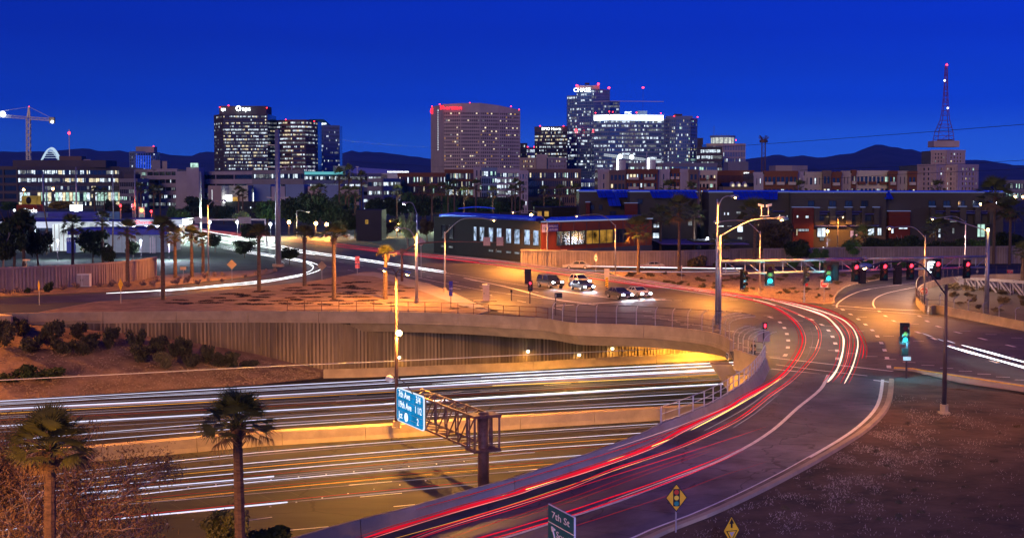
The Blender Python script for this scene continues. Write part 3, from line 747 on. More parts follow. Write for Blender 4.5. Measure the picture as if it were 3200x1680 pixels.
mb = MB(); lattice(mb, P(89, 369, D), P(170, 375, D), 2.2, 9, .35); mb.bar(P(91, 334, D), P(165, 371, D), .25); mb.build('counter_jib', M['steel'], cr_)
mb = MB(); mb.obox(P(163, 376, D), (2.2, 0, 0), (0, 1.5, 0), (0, 0, 2.6)); mb.build('counterweight', M['conc'], cr_)
mb = MB(); mb.bar(P(86, 369, D), P(91, 334, D), 1.4); mb.bar(P(94, 369, D), P(91, 334, D), 1.0); mb.build('tower_head', M['steel'], cr_)
mb = MB(); mb.ball(P(9, 357, D-3), 2.6, n=8); mb.build('floodlight', E['wbright'], cr_); beacon(cr_, 91, 334, D); mb = MB(); mb.ball(P(163, 381, D-3), 1.3, n=6); mb.build('floodlight', E['sign'], cr_)
# ---- white truss arch
ar = empty('arched_roof_truss', (0, 0, 0), 0, 'white floodlit arched truss behind the glass office block', 'arch')
D = 1300; cxp, w_ = 157, 28; mb = MB(); pts = []
for s_ in (0, 6, 12):
    q = [P(cxp-w_+2*w_*k/16+s_*.4, 500-36*math.sin(math.pi*k/16)-(s_*.2), D+s_*2) for k in range(17)]; pts.append(q); mb.tube(q, .45, 4)
for k in range(17):
    for j in range(2): mb.bar(pts[j][k], pts[j+1][k], .4)
for k in range(1, 8):
    mb.bar(pts[0][k], pts[0][16-k], .35)
for k in range(0, 14, 2): mb.bar(pts[0][k], pts[0][min(16, k+4)]-Vector((0, 0, 3)), .3)
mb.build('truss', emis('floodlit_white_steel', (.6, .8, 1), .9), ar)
mb = MB(); 
an = empty('radio_mast', P(219, 575, 1500), 0, 'thin white mast with a red light on the far left skyline', 'mast'); mb = MB(); mb.bar((0, 0, -15), (0, 0, P(0, 449, 1500).z), .8); mb.build('pole', M['white'], an); beacon(an, 0, 0, 1); KIDS[an.name][-1].data = bpy.data.meshes['beacon']
mb = MB(); mb.ball((0, 0, P(0, 461, 1500).z), 1.4, n=6); bk = KIDS[an.name][-1]; bk.data = mb.mesh('beacon', E['redb'])
# ---- towers etc.
r_, c_, z_ = building('apartment_tower', [(407, 1330), (424, 1315), (487, 1330)], 474, 'slim apartment tower floodlit blue with white upper floors', wall='bluegrey', depth=18,
    facs=[dict(rows=16, cols=3, band=.3, pier=.25, lit=.2), dict(rows=16, cols=8, band=.35, pier=.3, lit=.18)])
roofbox(r_, 'penthouse', 424, 481, 458, 1320, z_-.5, 'cream', 12, 2); beacon(r_, 480, 457, 1318)
a, b = P(426, 486, 1312), P(468, 486, 1312); 
mb = MB()
for k in range(9):
    q = a.lerp(b, k/8); mb.box(q.x-.18, q.x+.18, 1313.2, 1313.8, 8, P(0, 486, 1313).z)
mb.build('blue_light_strip', E['blue'], r_)
r_, c_, z_ = building('glass_office', [(375, 860), (427, 850), (462, 865)], 560, 'small green lit glass office left of the parking garages', wall='grey', facs=[dict(rows=4, cols=9, lit=.5, pal='green', run=.5, pier=.1), dict(rows=4, cols=8, lit=.75, pal='green', run=.3, pier=.2)])
roofbox(r_, 'penthouse', 385, 421, 543, 870, z_, 'dark'); 
r_, c_, z_ = building('office', [(425, 905), (462, 900)], 530, 'narrow ribbed office with tall green lit stair bay', wall='grey', facs=[dict(rows=6, cols=7, lit=.6, pal='green', pier=.3, band=.3)])
def garage(pts, ytop, label, rows=4, lit=.12, pal='cool', wall='lav', cols=20, name='parking_garage', depth=40, **k):
    return building(name, pts, ytop, label, 'parking garage', wall=wall, facs=[dict(rows=rows, cols=cols, band=.52, pier=.12, every=4, lit=lit, pal=pal, run=.5, **k) for _ in pts[1:]], depth=depth, roofh=.2)
g, c_, z_ = garage([(462, 900), (556, 880)], 529, 'blue grey open parking garage with five decks at left', 5)
roofbox(g, 'stair_tower', 470, 498, 500, 890, z_, 'grey', 6, 3); roofbox(g, 'stair_tower', 500, 517, 503, 890, z_, 'cream', 6, 5)
building('stair_block', [(549, 870), (586, 866)], 535, 'plain purple concrete stair block between two garages', wall='lav', depth=15)
b_, c_, z_ = building('stair_block', [(583, 862), (622, 858)], 523, 'tall plain concrete stair block with lit lantern on top', wall='lav', depth=15)
mb = MB(); q = P(603, 517, 857); mb.box(q.x-1.9, q.x+1.9, 859, 863, z_, z_+2.6); mb.build('lantern', E['wgrn'], b_)
garage([(620, 880), (792, 850)], 537, 'long lavender parking garage with dark horizontal openings', 4, lit=0.02, cols=12)
# gallery
g, c_, z_ = building('gallery', [(650, 640), (692, 630), (715, 640), (775, 640)], 580, 'low modern building with amber lit curved wall and glass slot', wall='cream', depth=20)
mb = MB(); a, b = P(655, 600, 632), P(659, 600, 632); mb.quad((a.x, 637, 8), (b.x, 637, 8), (b.x, 637, 12.5), (a.x, 637, 12.5)); mb.build('lit_slot', E['sign'], g)
mb = MB(); a, b = P(695, 0, 630), P(712, 0, 630); mb.box(a.x, b.x, 631, 634, 7.4, 10.2); mb.build('window', E['sign'], g)
mb = MB(); a, b = P(722, 0, 640), P(740, 0, 640); mb.box(a.x, b.x, 638, 641, 7.4, 9.2); mb.build('window', E['wamb'], g)
b_, _, _ = building('pavilion', [(775, 660), (792, 655), (808, 660)], 579, 'small glass pavilion with bright white lobby beside the gallery', wall='grey', depth=10, facs=[dict(rows=2, cols=5, lit=.5), dict(rows=2, cols=4, lit=.6)])
mb = MB(); a, b = P(776, 0, 655), P(794, 0, 655); mb.box(a.x, b.x, 652.5, 654.5, 6, 11); mb.build('window', E['sign'], b_)
for x0, x1, w, lb in ((792, 845, 'bluegrey', 'windowless blue grey hall left of the great steel column'), (848, 890, 'lav', 'pale low hall just right of the great steel column'), (892, 950, 'bluegrey', 'deep blue windowless hall with pale pilaster'),
                      (962, 996, 'pinkish', 'pinkish low hall with a palm in front'), (996, 1060, 'bluegrey', 'dark low hall between pale panels'), (1062, 1122, 'cream', 'cream low hall with abstract white mural')):
    building('hall', [(x0, 650), (x1, 650)], 576 if w == 'bluegrey' else 582, lb, wall=w, depth=20)
# APS-style tower
r_, c_, z_ = building('office_tower', [(672, 1735), (700, 1700), (838, 1700), (846, 1712)], 357, 'dark stepped office tower with stripes of lit windows and white roof signs', 'office tower', wall='dark', depth=45,
    facs=[dict(rows=25, cols=8, band=.4, pier=.25, lit=.25, pal='white'), dict(rows=25, cols=34, band=.45, pier=.25, every=2, lit=.42, pal='white', run=.6), None])
roofbox(r_, 'penthouse', 687, 834, 331, 1702, z_, 'dark', 38, 1)
gsign(r_, 'aps', 770, 340, 1698, 15); gsign(r_, 'aps', 698, 341, 1698, 12, sx=.7)
mb = MB(); q = P(745, 339, 1697); mb.tube([q+Vector((2.6*math.cos(t*.785), 0, 2.6*math.sin(t*.785))) for t in range(9)], .8, 5); mb.build('logo_ring', E['sign'], r_)
for x, y in ((687, 335), (714, 330), (834, 337)): beacon(r_, x, y, 1700)
r_, c_, z_ = building('office_tower', [(846, 1760), (868, 1735), (910, 1722), (955, 1722), (985, 1740), (993, 1760)], 375, 'curved brown office tower with bands of warm lit windows', 'office tower', wall='brown', depth=40,
    facs=[dict(rows=19, cols=c, band=.5, pier=.12, lit=.5, pal='white', run=.6) for c in (5, 9, 12, 8, 4)])
for x, y in ((893, 374), (982, 379)): beacon(r_, x, y, 1720)
r_, c_, z_ = building('office_tower', [(988, 1900), (1012, 1880), (1062, 1890)], 392, 'blue grey office tower with hipped teal crown behind the curved tower', 'office tower', wall='bluegrey', glass='bglass', depth=30,
    facs=[dict(rows=19, cols=8, band=.3, pier=.1, lit=.25, run=.4), dict(rows=17, cols=12, band=.45, pier=.3, lit=.25)])
a, b = P(940, 0, 1885), P(1026, 0, 1885); zc = P(0, 372, 1885).z
mb = MB(); mb.v = [(a.x, 1884, z_), (b.x, 1884, z_), (b.x, 1915, z_), (a.x, 1915, z_), (a.x+9, 1892, zc), (b.x-9, 1892, zc), (b.x-9, 1907, zc), (a.x+9, 1907, zc)]; mb.f = [(0, 1, 5, 4), (1, 2, 6, 5), (2, 3, 7, 6), (3, 0, 4, 7), (4, 5, 6, 7)]; mb.m = [0]*5
mb.build('hipped_crown', mat('teal_roof', (.03, .12, .14), .5, .1, .1), r_); gsign(r_, 'Compass', 1004, 386, 1884, 7, sx=.9)
# mid parking structures
g, c_, z_ = garage([(790, 760), (950, 735)], 533, 'grey parking garage in front of the curved tower with small lit openings', 4, lit=.28, cols=34, wall='grey')
g, c_, z_ = garage([(950, 735), (1190, 770)], 543, 'brightly lit parking garage with teal rail on its roof', 5, lit=.75, pal='cool', cols=44, wall='grey')
mb = MB(); a, b = P(952, 541, 734), P(1080, 541, 748); mb.bar(a, b, .3, 1.4); mb.build('roof_rail', emis('teal_rail_glow', (.2, .8, .9), .6), g)
roofbox(g, 'stair_tower', 1040, 1079, 518, 745, z_, mat('pale_green_wall', (.2, .32, .28), .8), 10, 2)
for x in (891, 911, 958, 981, 1050, 1093, 1116):
    mb = MB(); q = P(x, 545, 745); mb.bar((q.x, 746, z_-1), (q.x, 746, P(0, 521, 745).z), .25); mb.bar((q.x-.8, 746, P(0, 521, 745).z), (q.x+.8, 746, P(0, 521, 745).z), .4); mb.build('lamp_post', M['white'], g)
g, c_, z_ = building('convention_hall', [(1078, 1250), (1245, 1240)], 541, 'wide low hall with pale sloping roof and row of white roof lights', wall='lav', depth=120)
mb = MB(); a, b = c_[0], c_[-1]; zr = P(0, 530, 1250).z; mb.v = [(a.x, a.y, z_), (b.x, b.y, z_), (b.x, b.y+100, zr), (a.x, a.y+100, zr+3)]; mb.f = [(0, 1, 2, 3)]; mb.m = [0]; mb.build('roof', M['white'], g)
mb = MB()
for k in range(16): mb.ball(P(1212+k*4.2, 537, 1235), .55, n=5)
mb.build('roof_lights', E['sign'], g)
garage([(1150, 690), (1195, 685), (1250, 700)], 560, 'small grey garage with round lit holes beside palms', 4, lit=.5, cols=12, wall='grey', pal='cool')
# Sheraton-like hotel
r_, c_, z_ = building('hotel_tower', [(1347, 1760), (1387, 1690), (1440, 1686), (1500, 1690), (1560, 1700), (1625, 1716)], 346, 'massive tan hotel slab with hundreds of small windows and red lettering', 'hotel', wall='tan', depth=60,
    facs=[None]+[dict(rows=24, cols=c, band=.5, pier=.32, lit=.12, pal='warm') for c in (8, 9, 9, 10)])
KIDS[r_.name][0].data.materials[0] = WM['dark']
mb = MB(); top = [(1347, 334), (1387, 326), (1440, 323), (1500, 322), (1560, 330), (1625, 344)]
fr = []
for (x, y), c in zip(top, c_): fr.append((Vector((c.x, c.y-.7, 0)), P(0, y, c.y).z))
for (a, za), (b, zb_) in zip(fr, fr[1:]): mb.quad((a.x, a.y, z_-1.2), (b.x, b.y, z_-1.2), (b.x, b.y, zb_), (a.x, a.y, za))
for (a, za), (b, zb_) in zip(fr, fr[1:]): mb.quad((a.x, a.y, za), (b.x, b.y, zb_), (b.x, b.y+16, zb_+1), (a.x, a.y+16, za+1))
a, b = fr[0][0], fr[1][0]; mb.quad((a.x, a.y-.4, 0), (b.x-.2, b.y-.4, 0), (b.x-.2, b.y-.4, z_), (a.x, a.y-.4, z_))
mb.build('parapet', WM['tan'], r_)
gsign(r_, 'Sheraton', 1409, 337, 1684, 13, 'redsign', sx=1.1, fwd=3); 
mb = MB(); q = P(1352, 347, 1748); mb.tube([q+Vector((2.4*math.cos(t*.785), 0, 3.1*math.sin(t*.785))) for t in range(9)], .9, 5); mb.build('logo_ring', E['redsign'], r_); gsign(r_, 'S', 1352, 347, 1748, 11, 'redsign')
for x, y in ((1350, 333), (1374, 326), (1468, 322), (1491, 326), (1597, 333), (1622, 343)): beacon(r_, x, y, 1690)
mb = MB()
for k in range(22):
    y = 345+k*7.2 
    if not 470 < y < 500: mb.ball(P(1369, y, 1718), .42, n=5)
stuff(mb.build('corner_lights', E['sign'], r_))
# bank and neighbours
r_, c_, z_ = building('bank_tower', [(1671, 1980), (1773, 1960)], 395, 'dark square office tower with white sign beside the tallest glass tower', 'office tower', wall='dark', depth=40, facs=[dict(rows=18, cols=28, band=.45, pier=.2, lit=.32, pal='white', run=.5)], roofh=6)
gsign(r_, 'BMO Harris', 1723, 403, 1960, 9); 
for x, y in ((1688, 394), (1761, 394)): beacon(r_, x, y, 1960)
building('office', [(1624, 1950), (1648, 1945)], 448, 'narrow dark office right beside the tan hotel', wall='dark', facs=[dict(rows=12, cols=7, lit=.25, pal='white')])
r_, c_, z_ = building('office', [(1646, 1900), (1672, 1895)], 461, 'low blue grey office with two red roof lights', wall='bluegrey', facs=[dict(rows=8, cols=7, lit=.35, pal='white', run=.5)])
beacon(r_, 1649, 459, 1895); beacon(r_, 1669, 459, 1895)
r_, c_, z_ = building('historic_hotel', [(1625, 1500), (1675, 1490), (1712, 1480), (1770, 1490)], 493, 'cream historic hotel with rows of little windows below the bank tower', 'hotel', wall='cream', depth=30, facs=[dict(rows=8, cols=10, band=.5, pier=.6, lit=.22, pal='warm'), None, dict(rows=8, cols=12, band=.5, pier=.6, lit=.25, pal='warm')])
roofbox(r_, 'stair_tower', 1676, 1711, 482, 1482, 20, 'cream', 10, -1)
# tallest tower
tt = dict(band=.25, pier=.12, every=2, lit=.2, pal='cool', run=.5)
r_, c_, z_ = building('glass_tower', [(1772, 2030), (1803, 2024)], 299, 'left shoulder of the tallest glass tower', 'office tower', wall='bluegrey', glass='bglass', depth=40, facs=[dict(rows=34, cols=9, **tt)])
r_['label'] = 'tallest blue glass skyscraper with set back shoulders and white rooftop sign'
def wing(root, pts, ytop, facs, wall='bluegrey', depth=40, zb=0, glass='bglass'):
    r2, c2, z2 = building('w', pts, ytop, None, None, wall=wall, glass=glass, depth=depth, facs=facs, zb=zb)
    for ch in list(KIDS.get(r2.name, [])): ch.parent = root; KIDS[root.name].append(ch)
    KIDS.pop(r2.name, None); bpy.data.objects.remove(r2); return c2, z2
c2, z2 = wing(r_, [(1802, 2010), (1855, 1998), (1904, 2018)], 279, [dict(rows=36, cols=16, **tt), dict(rows=36, cols=15, band=.2, pier=.15, lit=.12, pal='cool', run=.5)])
roofbox(r_, 'roof_crown', 1802, 1873, 267, 1999, z2, 'pinkish', 20, 2); roofbox(r_, 'roof_plant', 1828, 1842, 258, 2010, z2+8, 'dark', 6, 8)
wing(r_, [(1904, 2040), (1935, 2046)], 317, [dict(rows=32, cols=9, band=.25, pier=.12, lit=.2, pal='cool', run=.5)])
gsign(r_, 'CHASE', 1819, 282, 1998, 13, fwd=2); 
for x, y in ((1803, 268), (1870, 263), (1903, 275), (1800, 407), (1801, 412)): beacon(r_, x, y, 1996, 1.5)
# bright top tower
bt = dict(band=.4, pier=.1, every=2, pal='cool', run=.6)
r_, c_, z_ = building('glass_tower', [(1856, 1800), (1905, 1790), (2072, 1800)], 372, 'broad blue glass tower with a brilliant white band along its roof', 'office tower', wall='bluegrey', glass='bglass', depth=50,
    facs=[dict(rows=19, cols=14, lit=.35, **bt), dict(rows=19, cols=44, lit=.5, **bt)])
for i in (0, 1):
    p0, p1 = c_[i], c_[i+1]; u = (p1-p0).normalized(); n = Vector((u.y, -u.x, 0)); c = (p0+p1)/2+n*.9; zz = P(0, 358, 1790).z
    mb = MB(); mb.obox((c.x, c.y, (z_+zz)/2-1), u*((p1-p0).length/2-.3), n*.3, (0, 0, (zz-z_)/2+.4)); mb.build('light_band', E['wbright'], r_)
    mb = MB(); mb.bar(p0+n*1.5+Vector((0, 0, zz+1.6)), p1+n*1.5+Vector((0, 0, zz+1.6)), .5, .7)
    for k in range(7+5*i): q = p0.lerp(p1, k/(6+5*i))+n*1.5; mb.bar((q.x, q.y, zz-1), (q.x, q.y, zz+1.6), .4)
    mb.build('roof_rail', M['white'], r_)
roofbox(r_, 'roof_plant', 1992, 2024, 345, 1800, z_, 'bluegrey', 14, 12); gsign(r_, 'PNC', 1963, 353, 1788, 8, fwd=2)
for x, y in ((1861, 353), (1904, 349), (1915, 350), (1989, 352), (2065, 354)): beacon(r_, x, y, 1786)
sp_ = empty('aircraft_warning_mast', P(2008, 575, 1830), 0, 'hair thin mast carrying one red light above the bright banded tower', 'mast'); mb = MB(); mb.bar((0, 0, 0), (0, 0, P(0, 311, 1830).z), .22); mb.build('pole', M['dsteel'], sp_); mb = MB(); mb.ball((0, 0, P(0, 311, 1830).z), 1.2, n=6); mb.build('beacon', E['redb'], sp_)
# condo tower
cd = dict(band=.3, pier=.3, lit=.3, pal='mix')
r_, c_, z_ = building('condo_tower', [(2074, 1700), (2092, 1688), (2110, 1684), (2156, 1684), (2177, 1700)], 370, 'slender condominium tower with balconies and scattered white lights', 'apartment tower', wall='bluegrey', glass='bglass', depth=30, facs=[dict(rows=22, cols=3, **cd), dict(rows=22, cols=3, **cd), dict(rows=22, cols=8, **cd), dict(rows=22, cols=4, **cd)])
for k in range(22):
    mb = MB(); z = z_*(k+.5)/22; a, b = P(2158, 0, 1682), P(2176, 0, 1694); mb.bar((a.x, a.y-.8, z), (b.x, b.y-.8, z), 1.6, .5); a, b = P(2078, 0, 1694), P(2091, 0, 1686); mb.bar((a.x, a.y-.8, z), (b.x, b.y-.8, z), 1.6, .5)
    mb.build('balcony', WM['grey'], r_)
roofbox(r_, 'penthouse', 2084, 2164, 362, 1690, z_, 'bluegrey', 16, 3); roofbox(r_, 'roof_plant', 2109, 2133, 355, 1692, z_+3, 'dark', 10, 8)
for x, y in ((2107, 363), (2180, 366)): beacon(r_, x, y, 1690)
building('office', [(2177, 1900), (2196, 1898)], 431, 'dark slab just right of the condominium tower', wall='dark', depth=20)
building('office', [(2177, 1650), (2256, 1640)], 460, 'mid rise office with two bright rows of windows', wall='dark', depth=30, facs=[dict(rows=8, cols=26, band=.4, pier=.15, lit=.5, pal='cool', run=.8)])
r_, c_, z_ = building('courthouse', [(2207, 1710), (2258, 1700), (2328, 1712)], 449, 'stone and glass office with a round lit crown', wall='tan', glass='bglass', depth=40, facs=[dict(rows=8, cols=12, lit=.1, band=.35, pier=.3), dict(rows=8, cols=14, lit=.1, band=.3, pier=.3)])
q = P(2264, 0, 1718); zc = P(0, 430, 1715).z; mb = MB()
pl = [(q.x+14*math.cos(t*.3927), 1722+10*math.sin(t*.3927)) for t in range(16)]; mb.prism(pl, z_, zc); mb.build('lit_rotunda', emis('rotunda_glow', (.8, .85, .8), .75, .5, .3), r_)
mb = MB(); mb.prism([(q.x+15.5*math.cos(t*.3927), 1722+11*math.sin(t*.3927)) for t in range(16)], zc+.01, zc+2.5)
for t in range(16): mb.bar((q.x+14.2*math.cos(t*.39), 1722+10.2*math.sin(t*.39), z_), (q.x+14.2*math.cos(t*.39), 1722+10.2*math.sin(t*.39), zc), .7)
for k in range(6): mb.bar((q.x-8+k*3, 1720, zc+2), (q.x-8+k*3, 1720, zc+5), .3)
mb.bar((q.x-11, 1720, zc), (q.x-11, 1720, zc+14), .4); mb.build('crown', WM['bluegrey'], r_); beacon(r_, 2300, 438, 1700)
# second crane, horizontal jib with white lights
cr_ = empty('tower_crane', (0, 0, 0), 0, 'white crane jib lit by two floodlights in front of the bright banded tower', 'crane'); D = 1100
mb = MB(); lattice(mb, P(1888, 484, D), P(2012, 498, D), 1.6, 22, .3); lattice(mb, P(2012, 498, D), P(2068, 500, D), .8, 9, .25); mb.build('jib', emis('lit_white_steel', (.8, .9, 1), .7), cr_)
mb = MB(); lattice(mb, P(2020, 575, D), P(2020, 497, D), 1.6, 12, .25); mb.bar(P(2020, 498, D), P(2022, 475, D), .6); mb.bar(P(1951, 489, D), P(1953, 470, D), .5); mb.build('mast', M['steel'], cr_)
mb = MB(); mb.ball(P(1938, 489, D-3), 1.8, n=8); mb.build('floodlight', E['wbright'], cr_); mb = MB(); mb.ball(P(1974, 491, D-3), 1.8, n=8); mb.build('floodlight', E['wbright'], cr_)
# low teal office before the towers
r_, c_, z_ = building('office', [(1920, 1050), (2070, 1040), (2240, 1055)], 510, 'long low teal glass office under the bright banded tower', wall='grey', glass='bglass', depth=20, facs=[dict(rows=3, cols=24, lit=.25, pal='green', band=.3, pier=.1), dict(rows=3, cols=24, lit=.3, pal='green', band=.3, pier=.1)])
for x0, x1 in ((1925, 1955), (2018, 2048)): roofbox(r_, 'stair_tower', x0, x1, 500, 1040, 10, 'lav', 8, -2)
for x in (1932, 2029):
    q = P(x, 0, 1037); mb = MB(); mb.quad((q.x-.5, 1036.5, 24), (q.x+.5, 1036.5, 24), (q.x+.5, 1036.5, 34), (q.x-.5, 1036.5, 34)); mb.build('lit_slot', E['sign'], r_)
building('hall', [(2275, 900), (2338, 905)], 505, 'plain pale hall with a small lit sign right of the teal office', wall='grey', depth=20)
# ---- row of mid-rise apartments
def flats(x0, x1, ytop, d, label, wall, rows=5, cols=None, lit=.25, pal='mix', band=.42, pier=.45, every=1, wallz=0, bal=None, depth=25, cat='apartment building'):
    cols = cols or max(2, int((x1-x0)/11)); r_, c_, z_ = building('apartment_building', [(x0, d), (x1, d)], ytop, label, cat, wall=wall, depth=depth, facs=[dict(rows=rows, cols=cols, band=band, pier=pier, every=every, lit=lit, pal=pal)])
    if bal:
        a, b = c_[0], c_[-1]; fh = z_/rows
        for k in range(1, rows):
            for j in range(bal):
                u0, u1 = (j+.15)/bal, (j+.8)/bal; mb = MB(); mb.box(a.x+(b.x-a.x)*u0, a.x+(b.x-a.x)*u1, d-1.9, d-.5, k*fh-.15, k*fh+1.0); mb.build('balcony', WM['rustb'] if wall != 'rustb' else WM['tan'], r_)
    return r_, c_, z_
flats(1243, 1392, 542, 720, 'long low brown apartment block left of the white lit stair hall', 'rustb', 4, 30, .2, 'mix', .3, .3)
flats(1390, 1480, 532, 740, 'dark red apartment block glittering with tiny lights', 'rustb', 5, 26, .42, 'mix', .25, .3)
flats(1480, 1512, 524, 735, 'pale stair tower left of the white lit hall', 'lav', 6, 2, .6, 'green', .2, .5)
flats(1505, 1553, 526, 730, 'teal lit glass apartment bay', 'bluegrey', 6, 7, .35, 'green', .25, .2)
r_, c_, z_ = flats(1553, 1622, 532, 730, 'brilliantly white lit parking hall with open decks', 'lav', 7, 14, .95, 'cool', .28, .12, cat='parking garage')
flats(1620, 1650, 535, 728, 'plain pale stair tower right of the white lit hall', 'lav', 6, 3, .25, 'cool', .3, .5)
flats(1648, 1815, 530, 760, 'long dark brown apartment block right of the white lit hall', 'brown', 5, 26, .35, 'mix', .3, .4)
flats(1815, 1862, 560, 800, 'low block with glaring white windows under the tall glass towers', 'bluegrey', 4, 8, .6, 'cool')
SEG = [(1868, 1905, 'lav', 531), (1905, 1955, 'brown', 534), (1955, 2055, 'rustb', 531), (2055, 2092, 'lav', 531), (2092, 2125, 'rustb', 529), (2125, 2152, 'lav', 531), (2152, 2182, 'brown', 532), (2182, 2240, 'tan', 534)]
names = ['pale panelled end of the rust coloured apartments', 'brown recessed bay beside the pale panelled end', 'rust coloured apartments with long tan balconies', 'pair of pale full height panels on the apartments',
  'rust bay with stacked balconies between pale panels', 'pale panel with one bright round lamp', 'dark brown bay right of the pale panel', 'tan balcony block at the right end of the rust apartments']
for (a, b, w, y), nm in zip(SEG, names): flats(a, b, y, 640+(a % 7), nm, w, 5, lit=.0 if w == 'lav' else .28, bal=2 if w in ('rustb', 'tan') else None, pier=.7 if w == 'lav' else .35)
r_, c_, z_ = flats(2240, 2355, 535, 700, 'brown slatted theatre block with small lit sign', 'rustb', 1, 30, 0, pier=.4, cat='building', band=.1)
gsign(r_, 'ASU', 2332, 542, 699, 7)
ch = empty('row_of_gabled_houses', (0, 0, 0), 0, 'low house with three steep dormer gables and lit windows', 'house'); D = 560
a, b = P(2265, 0, D), P(2362, 0, D); zt = P(0, 583, D).z; mb = MB(); mb.box(a.x, b.x, D, D+12, 0, zt); mb.build('wall', WM['brown'], ch)
mb = MB(); zr = P(0, 571, D).z; mb.v = [(a.x, D-.5, zt), (b.x, D-.5, zt), (b.x, D+6, zr), (a.x, D+6, zr), (a.x, D+12.5, zt), (b.x, D+12.5, zt)]; mb.f = [(0, 1, 2, 3), (3, 2, 5, 4)]; mb.m = [0, 0]; mb.build('roof', M['black'], ch)
for x in (2296, 2315, 2335):
    q = P(x, 0, D-1); zt2 = P(0, 571, D).z; zb2 = P(0, 583, D).z; mb = MB(); w = 1.25
    mb.v = [(q.x-w, D-1, zb2), (q.x+w, D-1, zb2), (q.x, D-1, zt2+.4), (q.x-w, D+5, zb2), (q.x+w, D+5, zb2), (q.x, D+5, zt2+.4)]; mb.f = [(0, 1, 2), (1, 4, 5, 2), (0, 2, 5, 3)]; mb.m = [0]*3; g = mb.build('gable', WM['lav'], ch)
    mb = MB(); mb.quad((q.x-.45, D-1.05, zb2), (q.x+.45, D-1.05, zb2), (q.x+.45, D-1.05, zb2+1), (q.x-.45, D-1.05, zb2+1)); mb.build('window', E['wwarm'], g)
SEG = [(2355, 2385, 'lav', 541, 'pale slab at the left end of the white and rust apartments'), (2385, 2492, 'rustb', 537, 'rust apartments with tan balconies and warm doors'), (2492, 2512, 'lav', 540, 'narrow white bay with lit stair'), (2512, 2570, 'cream', 540, 'white apartments with dark square windows'),
  (2570, 2596, 'brown', 536, 'plain brown slab between white apartment bays'), (2596, 2628, 'rustb', 540, 'rust balcony bay right of the brown slab'), (2628, 2658, 'cream', 537, 'bluish white bay with two window columns'), (2658, 2674, 'rustb', 534, 'slim rust fin on the apartment roofline'),
  (2674, 2776, 'tan', 536, 'apartments with long tan galleries and lit doors'), (2776, 2802, 'rustb', 537, 'rust balcony bay near the right end of the apartments'), (2802, 2836, 'cream', 537, 'striped white bay at the right end of the apartments'), (2836, 2864, 'rustb', 538, 'last rust balconies before the old hotel')]
for (a, b, w, y, nm) in SEG: flats(a, b, y, 560+(a % 5), nm, w, 4, lit=.15 if w in ('lav', 'cream') else .3, bal=(max(1, int((b-a)/28)) if w in ('rustb', 'tan') else None), pier=.55 if w in ('lav', 'cream') else .3, cols=max(2, int((b-a)/12)))
b_, _, _ = building('rooftop_office', [(2423, 800), (2475, 800), (2523, 805)], 517, 'pale low office with a blue tent roof above the apartments', wall='cream', depth=20)
# ---- old hotel with radio tower
oh = dict(band=.45, pier=.55, lit=.13, pal='mix')
r_, c_, z_ = building('old_hotel', [(2868, 820), (2923, 806), (2955, 812), (2990, 806), (3055, 818)], 515, 'old stepped stone hotel with domed crown and tall lattice radio mast', 'hotel', wall='pinkish', depth=40, facs=[dict(rows=9, cols=4, **oh), dict(rows=9, cols=3, **oh), dict(rows=9, cols=3, **oh), dict(rows=9, cols=6, **oh)])
wing(r_, [(2909, 822), (2955, 815), (3013, 822)], 470, [dict(rows=16, cols=5, **oh), dict(rows=16, cols=6, **oh)], wall='pinkish', depth=20, glass='glass')
roofbox(r_, 'upper_storey', 2921, 3001, 459, 818, 40, 'pinkish', 12, 3); roofbox(r_, 'crown_storey', 2931, 2993, 444, 818, 40, 'rustb', 10, 4)
q = P(2962, 0, 827); z1 = P(0, 444, 822).z; z2 = P(0, 436, 822).z; mb = MB(); w = 5.6
mb.v = [(q.x-w, 822, z1), (q.x+w, 822, z1), (q.x+w, 833, z1), (q.x-w, 833, z1), (q.x-w*.6, 825, z2), (q.x+w*.6, 825, z2), (q.x+w*.6, 830, z2), (q.x-w*.6, 830, z2)]; mb.f = [(0, 1, 5, 4), (1, 2, 6, 5), (2, 3, 7, 6), (3, 0, 4, 7), (4, 5, 6, 7)]; mb.m = [0]*5; mb.build('tile_roof', WM['brown'], r_)
rt = empty('radio_tower', (0, 0, 0), 0, 'tall red lattice radio tower with white lights on the old hotel', 'radio tower'); D = 826
prof = [(2923, 2976, 448), (2929, 2973, 412), (2943, 2966, 376), (2949, 2963, 330), (2953, 2962, 270), (2956, 2961, 205)]
mb = MB()
ring = []
for (xa, xb, y) in prof:
    a, b = P(xa, y, D-1), P(xb, y, D-1); w = (b.x-a.x); ring.append([Vector((a.x, D-w/2, a.z)), Vector((b.x, D-w/2, a.z)), Vector((b.x, D+w/2, a.z)), Vector((a.x, D+w/2, a.z))])
for r0, r1 in zip(ring, ring[1:]):
    for i in range(4): mb.bar(r0[i], r1[i], .26)
    n = 6 if r0 is ring[-2] or r0 is ring[-3] else 3
    for k in range(n):
        p = [r0[i].lerp(r1[i], k/n) for i in range(4)]; q = [r0[i].lerp(r1[i], (k+1)/n) for i in range(4)]
        for i in range(4): mb.bar(q[i], q[(i+1) % 4], .14); mb.bar(p[i], q[(i+1) % 4] if k % 2 else q[i], .1)
    for i in range(2): mb.bar(r0[i], r1[1-i], .13) if r0 is ring[0] else None
mb.bar(P(2958.5, 205, D), P(2958.5, 196, D), .2)
mb.build('lattice', mat('red_lattice_paint', (.25, .03, .05), .6), rt)
for x, y in ((2959, 203), (2952, 252), (2962, 338)): mb = MB(); mb.ball(P(x, y, D-2), .55, n=6); mb.build('lamp', E['redb'] if y < 210 else E['sign'], rt)
